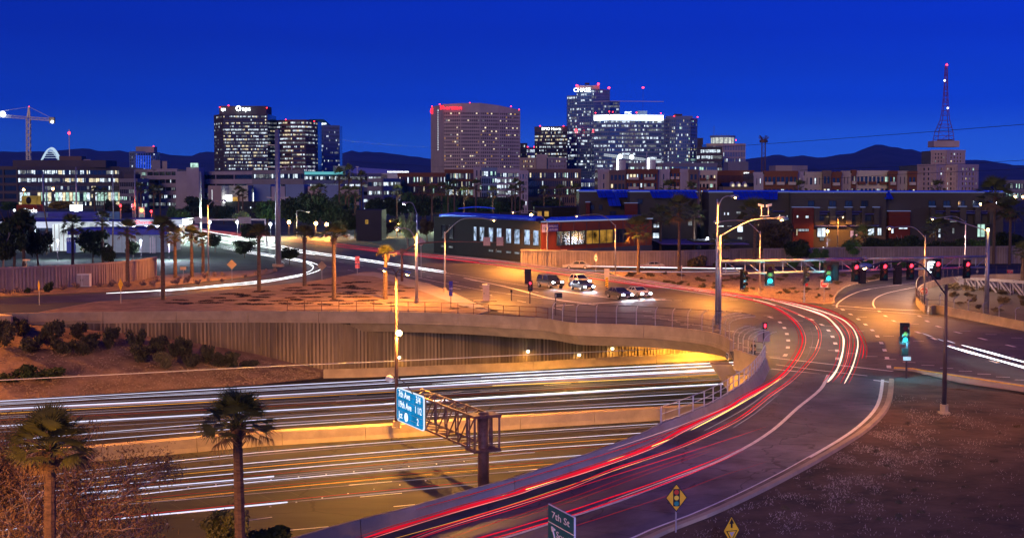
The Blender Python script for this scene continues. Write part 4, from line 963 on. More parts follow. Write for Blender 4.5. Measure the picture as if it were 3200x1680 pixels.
b_, _, _ = building('office', [(3140, 1300), (3200, 1300), (3300, 1310)], 564, 'distant low lit buildings at the far right edge', wall='grey', depth=40, facs=[dict(rows=2, cols=14, lit=.5, pal='green'), dict(rows=2, cols=14, lit=.5)])
wt_ = empty('water_tower', P(2385, 575, 900), 0, 'dark lattice tower with a broad top above the theatre block', 'tower'); mb = MB(); lattice(mb, (0, 0, 0), (0, 0, 27), 2.2, 14, .25); mb.build('lattice', M['rust'], wt_); mb = MB()
for k in range(9): mb.bar((0, 0, 26), (3.2*math.cos(k*.7), 3.2*math.sin(k*.7), 29.5+(k % 2)), .35)
mb.prism([(2.6*math.cos(t*.785), 2.6*math.sin(t*.785)) for t in range(8)], 26, 27.6); mb.build('tank', M['rust'], wt_)
# ================================================================== NEARER BUILDINGS
def wall_frame(p0, p1):
    p0 = Vector((p0[0], p0[1], 0)); p1 = Vector((p1[0], p1[1], 0)); v = p1-p0; L = v.length; u = v/L; return p0, p1, L, u, Vector((u.y, -u.x, 0))
def window(root, p0, u, n, s0, s1, z0, z1, glassm, frame=None, t=.1, mull=1, name='window'):
    """a framed window proud of the wall: frame part with its pane and mullions as sub-parts"""
    mb = MB(); a = p0+u*s0; b = p0+u*s1
    for (q, r, za, zb) in ((a, a, z0, z1), (b, b, z0, z1)): mb.obox((q.x+n.x*.06, q.y+n.y*.06, (za+zb)/2), u*t/2, n*.09, (0, 0, (zb-za)/2+t/2))
    c = (a+b)/2
    for z in (z0, z1): mb.obox((c.x+n.x*.055, c.y+n.y*.055, z), u*((s1-s0)/2-t/2), n*.085, (0, 0, t/2))
    for k in range(1, mull+1):
        q = a.lerp(b, k/(mull+1)); mb.obox((q.x+n.x*.05, q.y+n.y*.05, (z0+z1)/2), u*.03, n*.06, (0, 0, (z1-z0)/2-t/2))
    w = mb.build(name, frame or M['black'], root)
    mb = MB(); mb.quad(*[(q.x+n.x*.03, q.y+n.y*.03, z) for q, z in ((a, z0), (b, z0), (b, z1), (a, z1))]); mb.build('pane', glassm, w); return w
# ---- the orange and charcoal office
vo = empty('brick_office', (0, 0, 0), 0, 'two storey office with orange painted front, charcoal side wing and banner on the corner', 'building')
A, B, C_ = G(1356, 788), G(1690, 822), G(2036, 800); H = 7.8
Bk, Ak, Ck = B, Vector((A.x+4, A.y+26, 0)), Vector((C_.x+2, C_.y+24, 0))
mb = MB(); mb.prism([A, B, Vector((B.x+2, B.y+26, 0)), Ak], 0, H-.05); mb.build('wall', WM['char'], vo, )
mb = MB(); mb.prism([B, C_, Ck, Vector((B.x+2.1, B.y+26, 0))], 0, H); mb.build('front_wall', WM['brick'], vo)
p0, p1, L, u, n = wall_frame(A, B)
mb = MB(); mb.prism([A+Vector((1, 3, 0)), B+Vector((-1, 3.5, 0)), Vector((B.x+1, B.y+24, 0)), Ak+Vector((0, -2, 0))], H-.04, H+.55); mb.build('roof_deck', M['bluroof'], vo)
mb = MB(); mb.prism([B+Vector((1, 3, 0)), C_+Vector((-1.5, 3, 0)), Ck+Vector((-2, -2, 0)), Vector((B.x+2.6, B.y+24, 0))], H-.04, H+.4); mb.build('roof_deck', M['bluroof'], vo)
for i, (x0, x1) in enumerate(((1380, 1394), (1403, 1417), (1481, 1491), (1500, 1515), (1528, 1543), (1553, 1569), (1582, 1599), (1608, 1626), (1639, 1658), (1667, 1685))):
    def sx(px):
        d = ray(px, 700); t = (p0.y*d.x-p0.x*d.y)/(u.x*d.y-u.y*d.x); return t
    window(vo, p0, u, n, sx(x0), sx(x1), 3.3, 6.2, (emis('pane_reflection_glow', (.55, .72, 1), .7, .95, .9) if i > 1 else M['glass']), mull=0)  # upper panes glow to imitate a reflection
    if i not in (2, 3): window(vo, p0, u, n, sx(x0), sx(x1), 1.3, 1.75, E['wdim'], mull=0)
mb = MB(); q0, q1, z = p0+n*.15, p1+n*.15, H; mb.bar((q0.x, q0.y, z), (q1.x, q1.y, z), .3, .3); mb.build('cornice', WM['char'], vo)
p0, p1, L, u, n = wall_frame(B, C_)
mb = MB(); q0, q1 = p0+n*.17, p1+n*.17; mb.bar((q0.x, q0.y, H+.05), (q1.x, q1.y, H+.05), .3, .22); mb.build('coping', emis('coping_glow', (.45, .55, .9), .5), vo)  # coping material glows faintly along its length
mb = MB(); q0, q1 = p0+n*.08, p1+n*.08; mb.bar((q0.x, q0.y, 1.2), (q1.x, q1.y, 1.2), .18, 2.3); mb.build('plinth', WM['dark'], vo)
amberp = emis('amber_reflection_glow', (1, .5, .08), .32, .95, .5)  # amber reflection put into the panes as glow
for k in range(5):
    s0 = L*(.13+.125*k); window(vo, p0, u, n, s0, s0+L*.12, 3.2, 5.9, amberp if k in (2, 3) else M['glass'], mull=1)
for k in range(7):
    s0 = L*(.05+.12*k); window(vo, p0, u, n, s0, s0+1.8, 1.5, 1.9, M['glass'], mull=1)
for k in range(9):
    mb = MB(); q = p0+u*L*(k+.5)/9; mb.obox((q.x+n.x*.02, q.y+n.y*.02, 5), u*.05, n*.04, (0, 0, 2.6)); mb.build('control_joint', WM['dark'], vo)
bn = empty('leasing_banner', (0, 0, 0), 0, 'white and blue leasing banner reading AVAILABLE on the orange office corner', 'banner')
q = p0+u*.6+n*.25; ang = math.atan2(u.y, u.x)
def quadon(root, name, s0, s1, z0, z1, m, off=.22, th=.03):
    a = p0+u*s0+n*off; b = p0+u*s1+n*off; c = (a+b)/2; mb = MB(); mb.obox((c.x, c.y, (z0+z1)/2), u*(s1-s0)/2, n*th, (0, 0, (z1-z0)/2)); return mb.build(name, m, root)
quadon(bn, 'panel', .1, 1.85, 5.85, 7.35, mat('banner_white', (.62, .55, .75), .7, .05)); quadon(bn, 'panel', 1.87, 4.9, 5.95, 7.3, mat('banner_blue', (.10, .06, .30), .7, .05))
def ton(root, s, size, sc, z, m, off=.3, sx=1): q = p0+u*sc+n*off; return text(s, size, (q.x, q.y, z), (math.pi/2, 0, ang), m, root, sx=sx)
ton(bn, 'Voit', .95, .98, 6.6, M['black'], sx=.85); ton(bn, 'AVAILABLE', .55, 3.38, 6.95, M['white']); ton(bn, '602-952-8648', .5, 3.38, 6.3, M['white'], sx=.85)
# ---- blue arched canopy
cn = empty('arched_canopy', (0, 0, 0), 0, 'small pavilion with a blue lit barrel roof behind the charcoal office', 'pavilion'); D = 350
mb = MB(); pts = [P(1432+114*k/12, 652-5*math.sin(math.pi*k/12), D) for k in range(13)]; 
for a, b in zip(pts, pts[1:]): mb.obox((a+b)/2+Vector((0, 3, 0)), (b-a)/2, (0, 3, 0), (0, 0, .1))
mb.build('roof', M['bluroof'], cn)
mb = MB(); a, b = P(1455, 670, D), P(1540, 670, D); mb.box(a.x, b.x, D+1, D+5, 0, 8.2); mb.build('wall', WM['char'], cn)
WM['maroon'] = wallmat('maroon_stucco', (.13, .026, .016))
# ---- townhouses: long four storey blocks with blue roof gaps
def townhouse(x0, x1, ytop, ybase, label, gaps=(), wins=(), bays=(), d=None, wall='town', awn=()):
    a = G(x0, ybase); D0 = d or a.y; r = empty('townhouse_block', (0, 0, 0), 0, label, 'townhouses'); pa, pb = P(x0, 700, D0), P(x1, 700, D0)
    zt = P(0, ytop, D0).z; mb = MB(); mb.box(pa.x, pb.x, D0, D0+14, 0, zt); mb.build('wall', WM[wall], r)
    p0, p1, L, u, n = wall_frame(pa, pb); X = lambda px: P(px, 700, D0).x-pa.x; Z = lambda py: P(0, py, D0).z
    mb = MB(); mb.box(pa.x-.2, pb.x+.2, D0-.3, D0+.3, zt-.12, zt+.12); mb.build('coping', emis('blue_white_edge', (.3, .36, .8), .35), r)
    mb = MB(); mb.box(pa.x, pb.x, D0+.6, D0+13.8, zt-.02, zt+.35); mb.build('roof_deck', M['bluroof'], r)
    for (g0, g1, yb, sl) in gaps:     # sloping blue standing seam roofs set into the parapet
        w = X(g1)-X(g0); k = max(3, int(w/.9)); zb = Z(yb)
        for i in range(k):
            s0, s1 = X(g0)+w*i/k, X(g0)+w*(i+1)/k; mb = MB(); o = sl*(zt-zb)
            v = [(pa.x+s0+o, D0-2.4, zb), (pa.x+s1+o-.06, D0-2.4, zb), (pa.x+s1-.06, D0-.12, zt+.2), (pa.x+s0, D0-.12, zt+.2)]
            mb.quad(*v); w_ = [(x, y-.08, z) for x, y, z in v]; mb.quad(*w_); mb.quad(v[0], w_[0], w_[3], v[3]); mb.quad(v[1], w_[1], w_[2], v[2]); mb.build('roof_panel', M['bluroof'], r)
    for (bx0, bx1, by0, by1, m_) in bays:
        if m_ == 'brick': m_ = 'maroon'
        mb = MB(); mb.box(pa.x+X(bx0), pa.x+X(bx1), D0-1.6, D0-.01, max(0, Z(by1)), Z(by0)); mb.build('bay', WM[m_], r)
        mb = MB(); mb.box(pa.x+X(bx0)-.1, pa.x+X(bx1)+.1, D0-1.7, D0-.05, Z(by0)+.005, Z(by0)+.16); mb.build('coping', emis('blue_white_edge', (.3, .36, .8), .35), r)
    for (wx0, wx1, wy0, wy1, m_) in wins:
        onbay = any(b[0] <= wx0 and wx1 <= b[1] for b in bays); pp = Vector((pa.x, D0-(1.6 if onbay else 0), 0))
        window(r, pp, u, n, X(wx0), X(wx1), Z(wy1), Z(wy0), E[m_] if m_ in E else M[m_], mull=1 if wx1-wx0 > 8 else 0)
    for (ax0, ax1, ay) in awn:
        mb = MB(); mb.obox((pa.x+(X(ax0)+X(ax1))/2, D0-.75, Z(ay)), ((X(ax1)-X(ax0))/2, 0, 0), (0, .75, -.12), (0, 0, .07)); mb.build('awning', mat('blue_awning', (.06, .07, .35), .6), r)
    return r
townhouse(1810, 1975, 598, 785, 'taupe townhouse block with a tall blue roof chute, nearest the orange office', gaps=((1863, 1912, 617, .3), (1890, 1928, 643, .25), (1925, 1958, 617, .3)), wins=((1846, 1856, 640, 655, 'glass'), (1872, 1882, 640, 655, 'glass'), (1845, 1860, 674, 700, 'glass'), (1874, 1890, 674, 700, 'glass'), (1905, 1925, 660, 690, 'glass'), (1938, 1952, 640, 655, 'glass')), d=330, bays=((1830, 1842, 632, 785, 'brick'),))
townhouse(1968, 2178, 599, 785, 'taupe townhouse block with two blue roof bands behind the blurred palms', gaps=((2029, 2082, 618, .35), (2060, 2100, 619, .3), (2100, 2140, 620, .3), (2140, 2172, 620, .3)), wins=((1992, 2008, 622, 638, 'glass'), (2042, 2060, 693, 711, 'wcool'), (2040, 2060, 727, 744, 'wcool'), (2150, 2163, 690, 705, 'wdim'), (2070, 2086, 650, 668, 'glass'), (2105, 2120, 650, 668, 'glass'), (1985, 2000, 655, 672, 'glass')), d=322, bays=((1951, 1990, 635, 785, 'brick'),))
townhouse(2215, 2480, 600, 800, 'taupe townhouse block with scattered white lit windows and wide blue roof band', gaps=((2288, 2345, 623, .35), (2345, 2392, 621, .3), (2392, 2430, 623, -.3)), wins=((2262, 2266, 663, 672, 'wcool'), (2272, 2278, 663, 672, 'wcool'), (2304, 2322, 705, 725, 'wcool'), (2304, 2320, 740, 755, 'wdim'), (2245, 2262, 704, 709, 'wcool'), (2272, 2287, 704, 709, 'wdim'), (2434, 2438, 670, 678, 'wcool'), (2458, 2461, 672, 679, 'wcool'),
    (2300, 2315, 660, 668, 'wdim'), (2350, 2366, 650, 668, 'glass'), (2395, 2412, 650, 668, 'glass'), (2395, 2412, 700, 718, 'glass'), (2432, 2448, 700, 716, 'glass')), d=318, awn=((2412, 2448, 661),))
W3 = [(2484, 2490, 672, 680, 'wcool'), (2512, 2522, 673, 681, 'wcool'), (2452, 2465, 712, 720, 'wwarm'), (2468, 2474, 712, 720, 'wwarm'), (2484, 2488, 714, 735, 'wwarm')]
W3 += [(2491+k*4.6, 2494.5+k*4.6, 714, 722, 'wcool') for k in range(7)]
W3 += [(2554, 2580, 712, 740, 'wcool'), (2657, 2668, 720, 742, 'tpink'), (2671, 2680, 720, 738, 'tpink'), (2712, 2732, 712, 735, 'blue' if 0 else 'wcool'), (2742, 2755, 712, 735, 'wcool'), (2562, 2576, 740, 752, 'wdim'),
       (2524, 2544, 627, 645, 'glass'), (2590, 2612, 627, 645, 'glass'), (2640, 2662, 627, 645, 'glass'), (2690, 2712, 627, 645, 'glass'), (2556, 2576, 674, 690, 'glass'), (2600, 2620, 672, 690, 'glass'), (2650, 2672, 672, 690, 'glass'), (2700, 2722, 672, 690, 'glass')]
townhouse(2470, 2768, 601, 800, 'long taupe townhouse terrace with blue awnings and lit doorways', wins=W3, d=316, bays=((2474, 2538, 648, 800, 'brick'), (2540, 2556, 649, 700, 'town'), (2588, 2606, 649, 700, 'town'), (2638, 2657, 648, 700, 'town'), (2688, 2697, 648, 700, 'town'), (2726, 2742, 648, 700, 'town')),
    awn=((2543, 2580, 669), (2595, 2631, 669), (2650, 2680, 669), (2697, 2730, 669), (2542, 2595, 706), (2597, 2643, 707), (2650, 2692, 706), (2700, 2742, 705), (2556, 2588, 662), (2607, 2637, 662), (2657, 2690, 662)))
W4 = [(2779, 2787, 708, 728, 'wcool'), (2802, 2830, 710, 715, 'wcool'), (2908, 2914, 718, 740, 'wdim'), (2932, 2940, 714, 742, 'wcool'), (2975, 2983, 712, 730, 'wdim'), (3054, 3078, 700, 740, 'wgrn'), (2944, 2990, 690, 694, 'wdim')]
W4 += [(2900+k*46, 2922+k*46, 627, 644, 'glass') for k in range(5)] + [(2910+k*46, 2930+k*46, 672, 688, 'glass') for k in range(5)]
townhouse(2768, 3135, 601, 795, 'last taupe townhouse terrace behind the right palms with a lit stairwell', gaps=((2750, 2778, 621, .25),), wins=W4, d=318, wall='town', bays=((2772, 2838, 660, 795, 'brick'), (2902, 2916, 646, 700, 'town'), (2948, 2962, 646, 700, 'town'), (2993, 3012, 646, 700, 'town'), (3040, 3058, 646, 700, 'town'), (3085, 3100, 646, 700, 'town')),
    awn=((2916, 2948, 661), (2962, 2993, 661), (3012, 3040, 661), (3058, 3085, 661), (2905, 2940, 667), (3010, 3045, 667), (3060, 3080, 667)))
b_, _, _ = building('low_building', [(1150, 720), (1310, 720), (1700, 730)], 618, 'long dark flat roofed block half hidden by trees in the middle', wall='char', depth=30, facs=[dict(rows=2, cols=30, band=.6, pier=.6, lit=.1, pal='mix'), dict(rows=2, cols=60, band=.6, pier=.6, lit=.1, pal='mix')])
b_, _, _ = building('low_building', [(590, 640), (700, 635), (900, 640)], 632, 'dark long wall behind the green trees at left of the steel column', wall='char', depth=10, facs=[dict(rows=2, cols=14, band=.6, pier=.6, lit=.15, pal='mix'), dict(rows=2, cols=28, band=.6, pier=.6, lit=.12, pal='mix')])
b_, _, _ = building('house', [(1112, 378), (1192, 380)], 656, 'low plain house with a recessed lit window among the trees', wall='town', depth=14)
mb = MB(); q = P(1146, 690, 374); mb.quad((q.x-.4, 374, q.z-.8), (q.x+.4, 374, q.z-.8), (q.x+.4, 374, q.z+.3), (q.x-.4, 374, q.z+.3)); mb.build('window', E['wamb'], b_)
b_, _, _ = building('house', [(1670, 345), (1725, 340), (1810, 345)], 648, 'dark low house with two lamp lit windows left of the blue roof chute', wall='char', depth=14)
for x in (1686, 1708):
    q = P(x, 668, 339); mb = MB(); mb.quad((q.x-.5, 339, q.z-.6), (q.x+.5, 339, q.z-.6), (q.x+.5, 339, q.z+.6), (q.x-.5, 339, q.z+.6)); mb.build('window', E['wamb'], b_)
b_, _, _ = building('shade_canopy', [(2170, 300), (2260, 295), (2340, 300)], 756, 'low blue flat canopy behind the creeper covered wall', cat='canopy', wall='char', zb=2.2, depth=12)
mb = MB(); a, b = P(2070, 760, 292), P(2342, 760, 292); mb.box(a.x, b.x, 292, 318, 2.62, 2.75); mb.build('roof', mat('mauve_roof', (.12, .08, .35), .6), b_)
# ---- petrol station at the left
gs = empty('service_station', (0, 0, 0), 0, 'brightly lit service station shop with teal walls and a blue roof band', 'service station')
D = G(400, 789).y; a, b = P(325, 0, D), P(500, 0, D); a.z = b.z = 0
mb = MB(); mb.box(a.x, b.x, D, D+16, 0, 3.9); mb.build('wall', mat('pale_teal_wall', (.42, .55, .56), .7, .1, .5), gs)
for k in range(8):
    x = a.x+(b.x-a.x)*k/8; mb = MB(); mb.box(x-.04, x+.04, D-.03, D+.02, 0, 3.8); mb.build('control_joint', WM['grey'], gs)
mb = MB(); mb.box(P(200, 0, D).x, b.x+1, D-.6, D+17, 3.91, 5.2); mb.build('roof_band', mat('blue_fascia', (.02, .03, .35), .5), gs)
for k, x in enumerate((458, 466, 472)):
    q = P(x, 0, D-3); mb = MB(); mb.box(q.x-.12, q.x+.12, D-3.1, D-2.9, 0, 3.4+.3*(k % 2)); mb.build('vent_pipe', M['white'], gs)
a2, b2 = P(150, 0, D+8), P(235, 0, D+8); mb = MB(); mb.box(a2.x, b2.x, D+8, D+20, 0, 6.0); mb.build('lit_shopfront', emis('lit_shopfront', (.82, .93, 1), .9, .45, .12), gs)
for k in range(6):
    x = a2.x+(b2.x-a2.x)*(k+.5)/6; mb = MB(); mb.box(x-.07, x+.07, D+7.85, D+7.98, 0, 6.0); mb.build('mullion', M['steel'], gs)
mb = MB(); mb.box(P(198, 0, D-1).x, P(226, 0, D-1).x, D-2, D+4, 0, 3.3); mb.build('kiosk', mat('blue_kiosk', (.05, .09, .4), .5), gs)
text('UHAUL', 1.0, (P(212, 0, D-2).x, D-2.1, 2.75), (math.pi/2, 0, 0), M['white'], gs)
def canopy(x0, x1, D, zt, zb, label, ledn, fas='white'):
    c = empty('fuel_canopy', (0, 0, 0), 0, label, 'canopy'); a, b = P(x0, 0, D), P(x1, 0, D)
    mb = MB(); mb.box(a.x, b.x, D, D+12, zb, zt-.1); mb.build('soffit', M['white'], c)
    mb = MB(); mb.box(a.x-.1, b.x+.1, D-.25, D-.01, zb-.1, zt); mb.build('fascia', emis('lit_white_fascia', (.72, .78, 1), .85, .25, .1), c)
    mb = MB(); mb.box(a.x-.1, b.x+.1, D-.26, D+12.2, zt+.003, zt+.22); mb.build('roof_edge', mat('blue_fascia', (.02, .03, .35), .5), c)
    n = 5
    for k in range(n):
        x = a.x+(b.x-a.x)*(k+.5)/n
        mb = MB(); mb.box(x-.3, x+.3, D+5, D+5.6, 0, zb-.01); mb.build('column', M['white'], c)
        mb = MB(); mb.box(x+1.5, x+3, D+3, D+4.2, zb-.12, zb-.02); mb.build('canopy_light', E['wbright'], c)
        mb = MB(); mb.box(x-.6, x+.6, D+3.3, D+4.1, 0, 1.9); mb.box(x-.45, x+.45, D+3.25, D+3.3, 1.1, 1.6); mb.build('fuel_pump', M['white'], c)
    for k in range(ledn):
        x = a.x+(b.x-a.x)*(k+.5)/ledn; l = bpy.data.lights.new('canopy_lamp', 'AREA'); l.energy = 6000; l.size = 2.5; l.color = (.8, .93, 1); o = link('canopy_lamp', l, c); o.location = (x, D+5, zb-.3)
    return c
canopy(-60, 372, 345, 5.9, 4.5, 'long white lit fuel canopy with a blue roof edge at far left', 4)
c = canopy(372, 560, 375, 5.7, 4.2, 'second fuel canopy with red lettering, just behind the first', 3); q = P(437, 0, 374); text('Chevron', 1.3, (q.x, 374.6, 4.95), (math.pi/2, 0, 0), E['redsign'], c)
b_, _, _ = building('blue_roofed_store', [(62, 460), (330, 455)], 664, 'long low store with layered deep blue roof behind the fuel canopy', cat='store', wall='bluegrey', depth=16)
a, b = P(62, 0, 455), P(330, 0, 455); mb = MB()
for k in range(3): mb.box(a.x+k*4, b.x-k*1.0, 452+k*.9, 453+k*.9, 1.5+k*1.5, 2.9+k*1.5)
mb.build('fascia', mat('blue_fascia', (.02, .03, .35), .5), b_)
text('Circle', 1.9, (P(95, 0, 459).x, 454.5, 6.55), (math.pi/2, 0, 0), E['sign'], b_)
ps = empty('price_sign', G(239, 700), 0, 'glaring white box price sign on a pole above the blue roofed store', 'sign'); Y = ps.location.y; mb = MB(); mb.bar((0, 0, 0), (0, 0, 11.5), .4); mb.build('pole', M['steel'], ps)
mb = MB(); mb.box(-2.2, 2.2, -.4, .4, P(0, 658, Y).z, P(0, 640, Y).z); mb.build('sign_box', E['sign'], ps); mb = MB(); mb.box(-.8, .8, -.3, .3, P(0, 664, Y).z, P(0, 658, Y).z-.02); mb.build('lower_box', E['sign'], ps)
ps = empty('price_sign', G(444, 700), 0, 'grey fuel price sign with round logo near the far red signals', 'sign'); Y = ps.location.y; mb = MB(); mb.box(-1.1, 1.1, -.3, .3, 0, 6.3); mb.build('pylon', M['steel'], ps)
mb = MB(); mb.tube([(0, -.35, 5.2), (0, -.32, 5.2)], 0.8, 12); mb.build('round_logo', E['tyel'], ps); mb = MB(); mb.box(-.9, .9, -.36, -.31, 2.2, 3.9); mb.build('price_panel', E['wdim'], ps)
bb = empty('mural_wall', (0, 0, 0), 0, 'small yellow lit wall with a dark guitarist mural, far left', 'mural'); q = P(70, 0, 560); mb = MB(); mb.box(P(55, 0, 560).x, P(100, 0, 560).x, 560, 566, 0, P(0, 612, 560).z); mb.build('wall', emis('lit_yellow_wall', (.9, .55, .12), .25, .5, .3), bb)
mb = MB(); mb.ball((P(78, 0, 560).x, 559.6, P(0, 626, 560).z), 1.1, n=8, sz=1.4); mb.build('painted_shape', M['black'], bb)
# billboard-ish dark boxes
b_, _, _ = building('low_building', [(50, 520), (112, 515)], 640, 'dark maroon low building left of the yellow tree', wall='brick', depth=8)
# ================================================================== SOUND WALLS
def soundwall(name, px, h, label, seg=4.0, rib='pinkish'):
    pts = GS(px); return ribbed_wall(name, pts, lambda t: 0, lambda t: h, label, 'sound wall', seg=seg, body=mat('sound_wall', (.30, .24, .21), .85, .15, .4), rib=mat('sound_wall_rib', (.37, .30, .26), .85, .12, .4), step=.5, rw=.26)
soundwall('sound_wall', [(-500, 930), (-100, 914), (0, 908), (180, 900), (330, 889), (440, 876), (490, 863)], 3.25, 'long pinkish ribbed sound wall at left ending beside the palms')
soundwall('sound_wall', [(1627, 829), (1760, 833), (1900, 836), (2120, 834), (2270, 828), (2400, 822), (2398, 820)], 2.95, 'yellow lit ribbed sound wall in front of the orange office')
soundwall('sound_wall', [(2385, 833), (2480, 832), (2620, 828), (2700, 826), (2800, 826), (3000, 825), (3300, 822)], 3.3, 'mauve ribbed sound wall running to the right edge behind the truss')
# ================================================================== DECK FENCES, RAILINGS
def rail(root, pts, r, zo, name='rail', m='dsteel'):
    mb = MB(); mb.tube([Vector((p.x, p.y, p.z+zo)) for p in pts], r, 5); mb.build(name, M[m], root)
fx = lambda px: on_edge(px)
f1 = empty('deck_fence', (0, 0, 0), 0, 'straight low pipe fence along the left part of the overpass parapet', 'fence')
path = [Vector((p.x, p.y+.16, 1.0)) for p in ed if on_edge(888).x <= p.x <= on_edge(1722).x]
for q in resample(path, step=1.9): mb = MB(); mb.bar(q, q+Vector((0, 0, 1.15)), .07); mb.build('post', M['rust'], f1)
for z in (.12, .6, 1.12): rail(f1, resample(path, step=2), .028, z, m='rust')
f2 = empty('deck_fence', (0, 0, 0), 0, 'tall overpass fence of posts bent inward at the top, right part of the deck', 'fence')
path = [Vector((p.x, p.y+.16, 1.0)) for p in ed if p.x > on_edge(1722).x]
path = [p for p in path]; pr = resample(path, step=2.1); nn = normals(pr)
tops = []
for i, (q, n) in enumerate(zip(pr, nn)):
    s = i/len(pr); reach = .5 if s < .62 else .5+2.3*min(1, (s-.62)/.2); hh = 1.15 + .3*min(1, max(0, (s-.5)*3))
    pts = [q, q+Vector((0, 0, hh))] + [q+n*reach*(1-math.cos(t))*.9+Vector((0, 0, hh+.65*math.sin(t))) for t in (.4, .8, 1.2, 1.5)]
    mb = MB(); mb.tube(pts, .045, 6); mb.build('post', M['steel'], f2); tops.append(pts[-1])
for z in (.1, .6, 1.15): rail(f2, pr, .022, z)
mb = MB(); mb.tube(tops, .025, 5); mb.build('rail', M['dsteel'], f2)
f2b = empty('deck_fence', (0, 0, 0), 0, 'short hooped fence on the last parapet beside the person', 'fence')
pq = resample([Vector((p.x, p.y+.16, 1.0)) for p in cor], step=1.3); nq = normals(pq)
for q, n in zip(pq, nq):
    pts = [q, q+Vector((0, 0, 1.15))]+[q+n*1.6*(1-math.cos(t))+Vector((0, 0, 1.15+.8*math.sin(t))) for t in (.4, .8, 1.2, 1.5)]; mb = MB(); mb.tube(pts, .045, 6); mb.build('post', M['steel'], f2b)
for z in (.1, .6, 1.15): rail(f2b, pq, .022, z)
f3 = empty('ramp_railing', (0, 0, 0), 0, 'three rail pipe railing on top of the exit ramp barrier', 'railing')
i0 = min(range(len(rbar)), key=lambda i: (rbar[i]-G(2060, 1320, .5)).length); path = [Vector((p.x, p.y, p.z)) for p in rbar[i0:]]; path = [p+Vector((.1, -.08, 0)) for p in path]
for q in resample(path, step=1.75): mb = MB(); mb.bar(q, q+Vector((0, 0, 1.0)), .075); mb.build('post', M['steel'], f3)
for z in (.1, .55, 1.0): rail(f3, resample(path, step=1.5), .032, z, m='steel')
f4 = empty('ramp_fence', (0, 0, 0), 0, 'fence of dark posts round the loop ramp parapet', 'fence')
path = [Vector((p.x, p.y, .9)) for p in rp]
for q in resample(path, step=1.9): mb = MB(); mb.bar(q, q+Vector((0, 0, 1.2)), .07); mb.build('post', M['dsteel'], f4)
for z in (.1, .6, 1.2): rail(f4, path, .025, z)
f5 = empty('street_fence', (0, 0, 0), 0, 'low chain link fence with bent white post tops behind the right street barrier', 'fence')
path = [Vector((p.x+.3, p.y+2.2, .4)) for p in rp2]; pq = resample(path, step=3.6); nq = normals(pq)
for q, n in zip(pq, nq):
    pts = [q, q+Vector((0, 0, 1.1))]+[q-n*.8*(1-math.cos(t))*-1+Vector((-.3*math.sin(t), 0, 1.1+.6*math.sin(t))) for t in (.5, 1.0, 1.5)]; mb = MB(); mb.tube(pts, .05, 6); mb.build('post', M['steel'], f5)
for z in (.1, .6, 1.1): rail(f5, pq, .02, z)
# ================================================================== LAMPS
def spot(root, loc, energy, color, size=2.6, blend=.35, r=.25, name='lamp_light'):
    l = bpy.data.lights.new(name, 'SPOT'); l.energy = energy*(1 if color == COOL else 7); l.color = color; l.spot_size = size; l.spot_blend = blend; l.shadow_soft_size = r
    o = link(name, l, root); o.location = loc; return o
SOD = (1.0, .34, .04); YEL = (1.0, .43, .055); COOL = (.72, .8, 1.0)
def cobra(label, base, ztop, heads, r=.13, arm_drop=.8, lit=None, power=0, color=SOD, pm='steel', base_h=0.6, size=3.02, group=None):
    base = Vector(base); o = empty('street_lamp', base, 0, label, 'street lamp', group); H = ztop-base.z
    mb = MB(); mb.tube([(0, 0, 0), (0, 0, H)], [r, r*.6], 8); mb.build('pole', M[pm], o, smooth=True)
    mb = MB(); mb.box(-r*2, r*2, -r*2, r*2, 0, .12); mb.prism([(r*1.7*math.cos(t), r*1.7*math.sin(t)) for t in [k*.785 for k in range(8)]], .12, base_h); mb.build('base', M['conc'], o)
    for h in heads:
        h = Vector(h)-base; d = Vector((h.x, h.y, 0)); s = Vector((0, 0, H-arm_drop))
        c1 = s.lerp(h, .35)+Vector((0, 0, max(0, (h.z-s.z))*.32+.1*d.length)); c2 = s.lerp(h, .75)+Vector((0, 0, max(0, (h.z-s.z))*.22+.04*d.length))
        pts = smooth_path([s, c1, c2, h], 4); mb = MB(); mb.tube(pts, .055, 6); mb.build('arm', M[pm], o, smooth=True)
        dn = d.normalized() if d.length > .01 else Vector((1, 0, 0)); sd = Vector((-dn.y, dn.x, 0))
        mb = MB(); mb.tube([h-dn*.1, h+dn*.12, h+dn*.5, h+dn*.8, h+dn*.9], [.07, .16, .2, .16, .03], 8); hd = mb.build('lamp_head', M['steel'], o, smooth=True)
        mb = MB(); mb.ball(h+dn*.5-Vector((0, 0, .1)), .17, n=8, sz=.7); mb.build('lens', E[lit] if lit else M['white'], hd)
        if power: spot(o, h+dn*.5-Vector((0, 0, .35)), power, color, size)
    return o
def hp(px, py, Y): return P(px, py, Y)
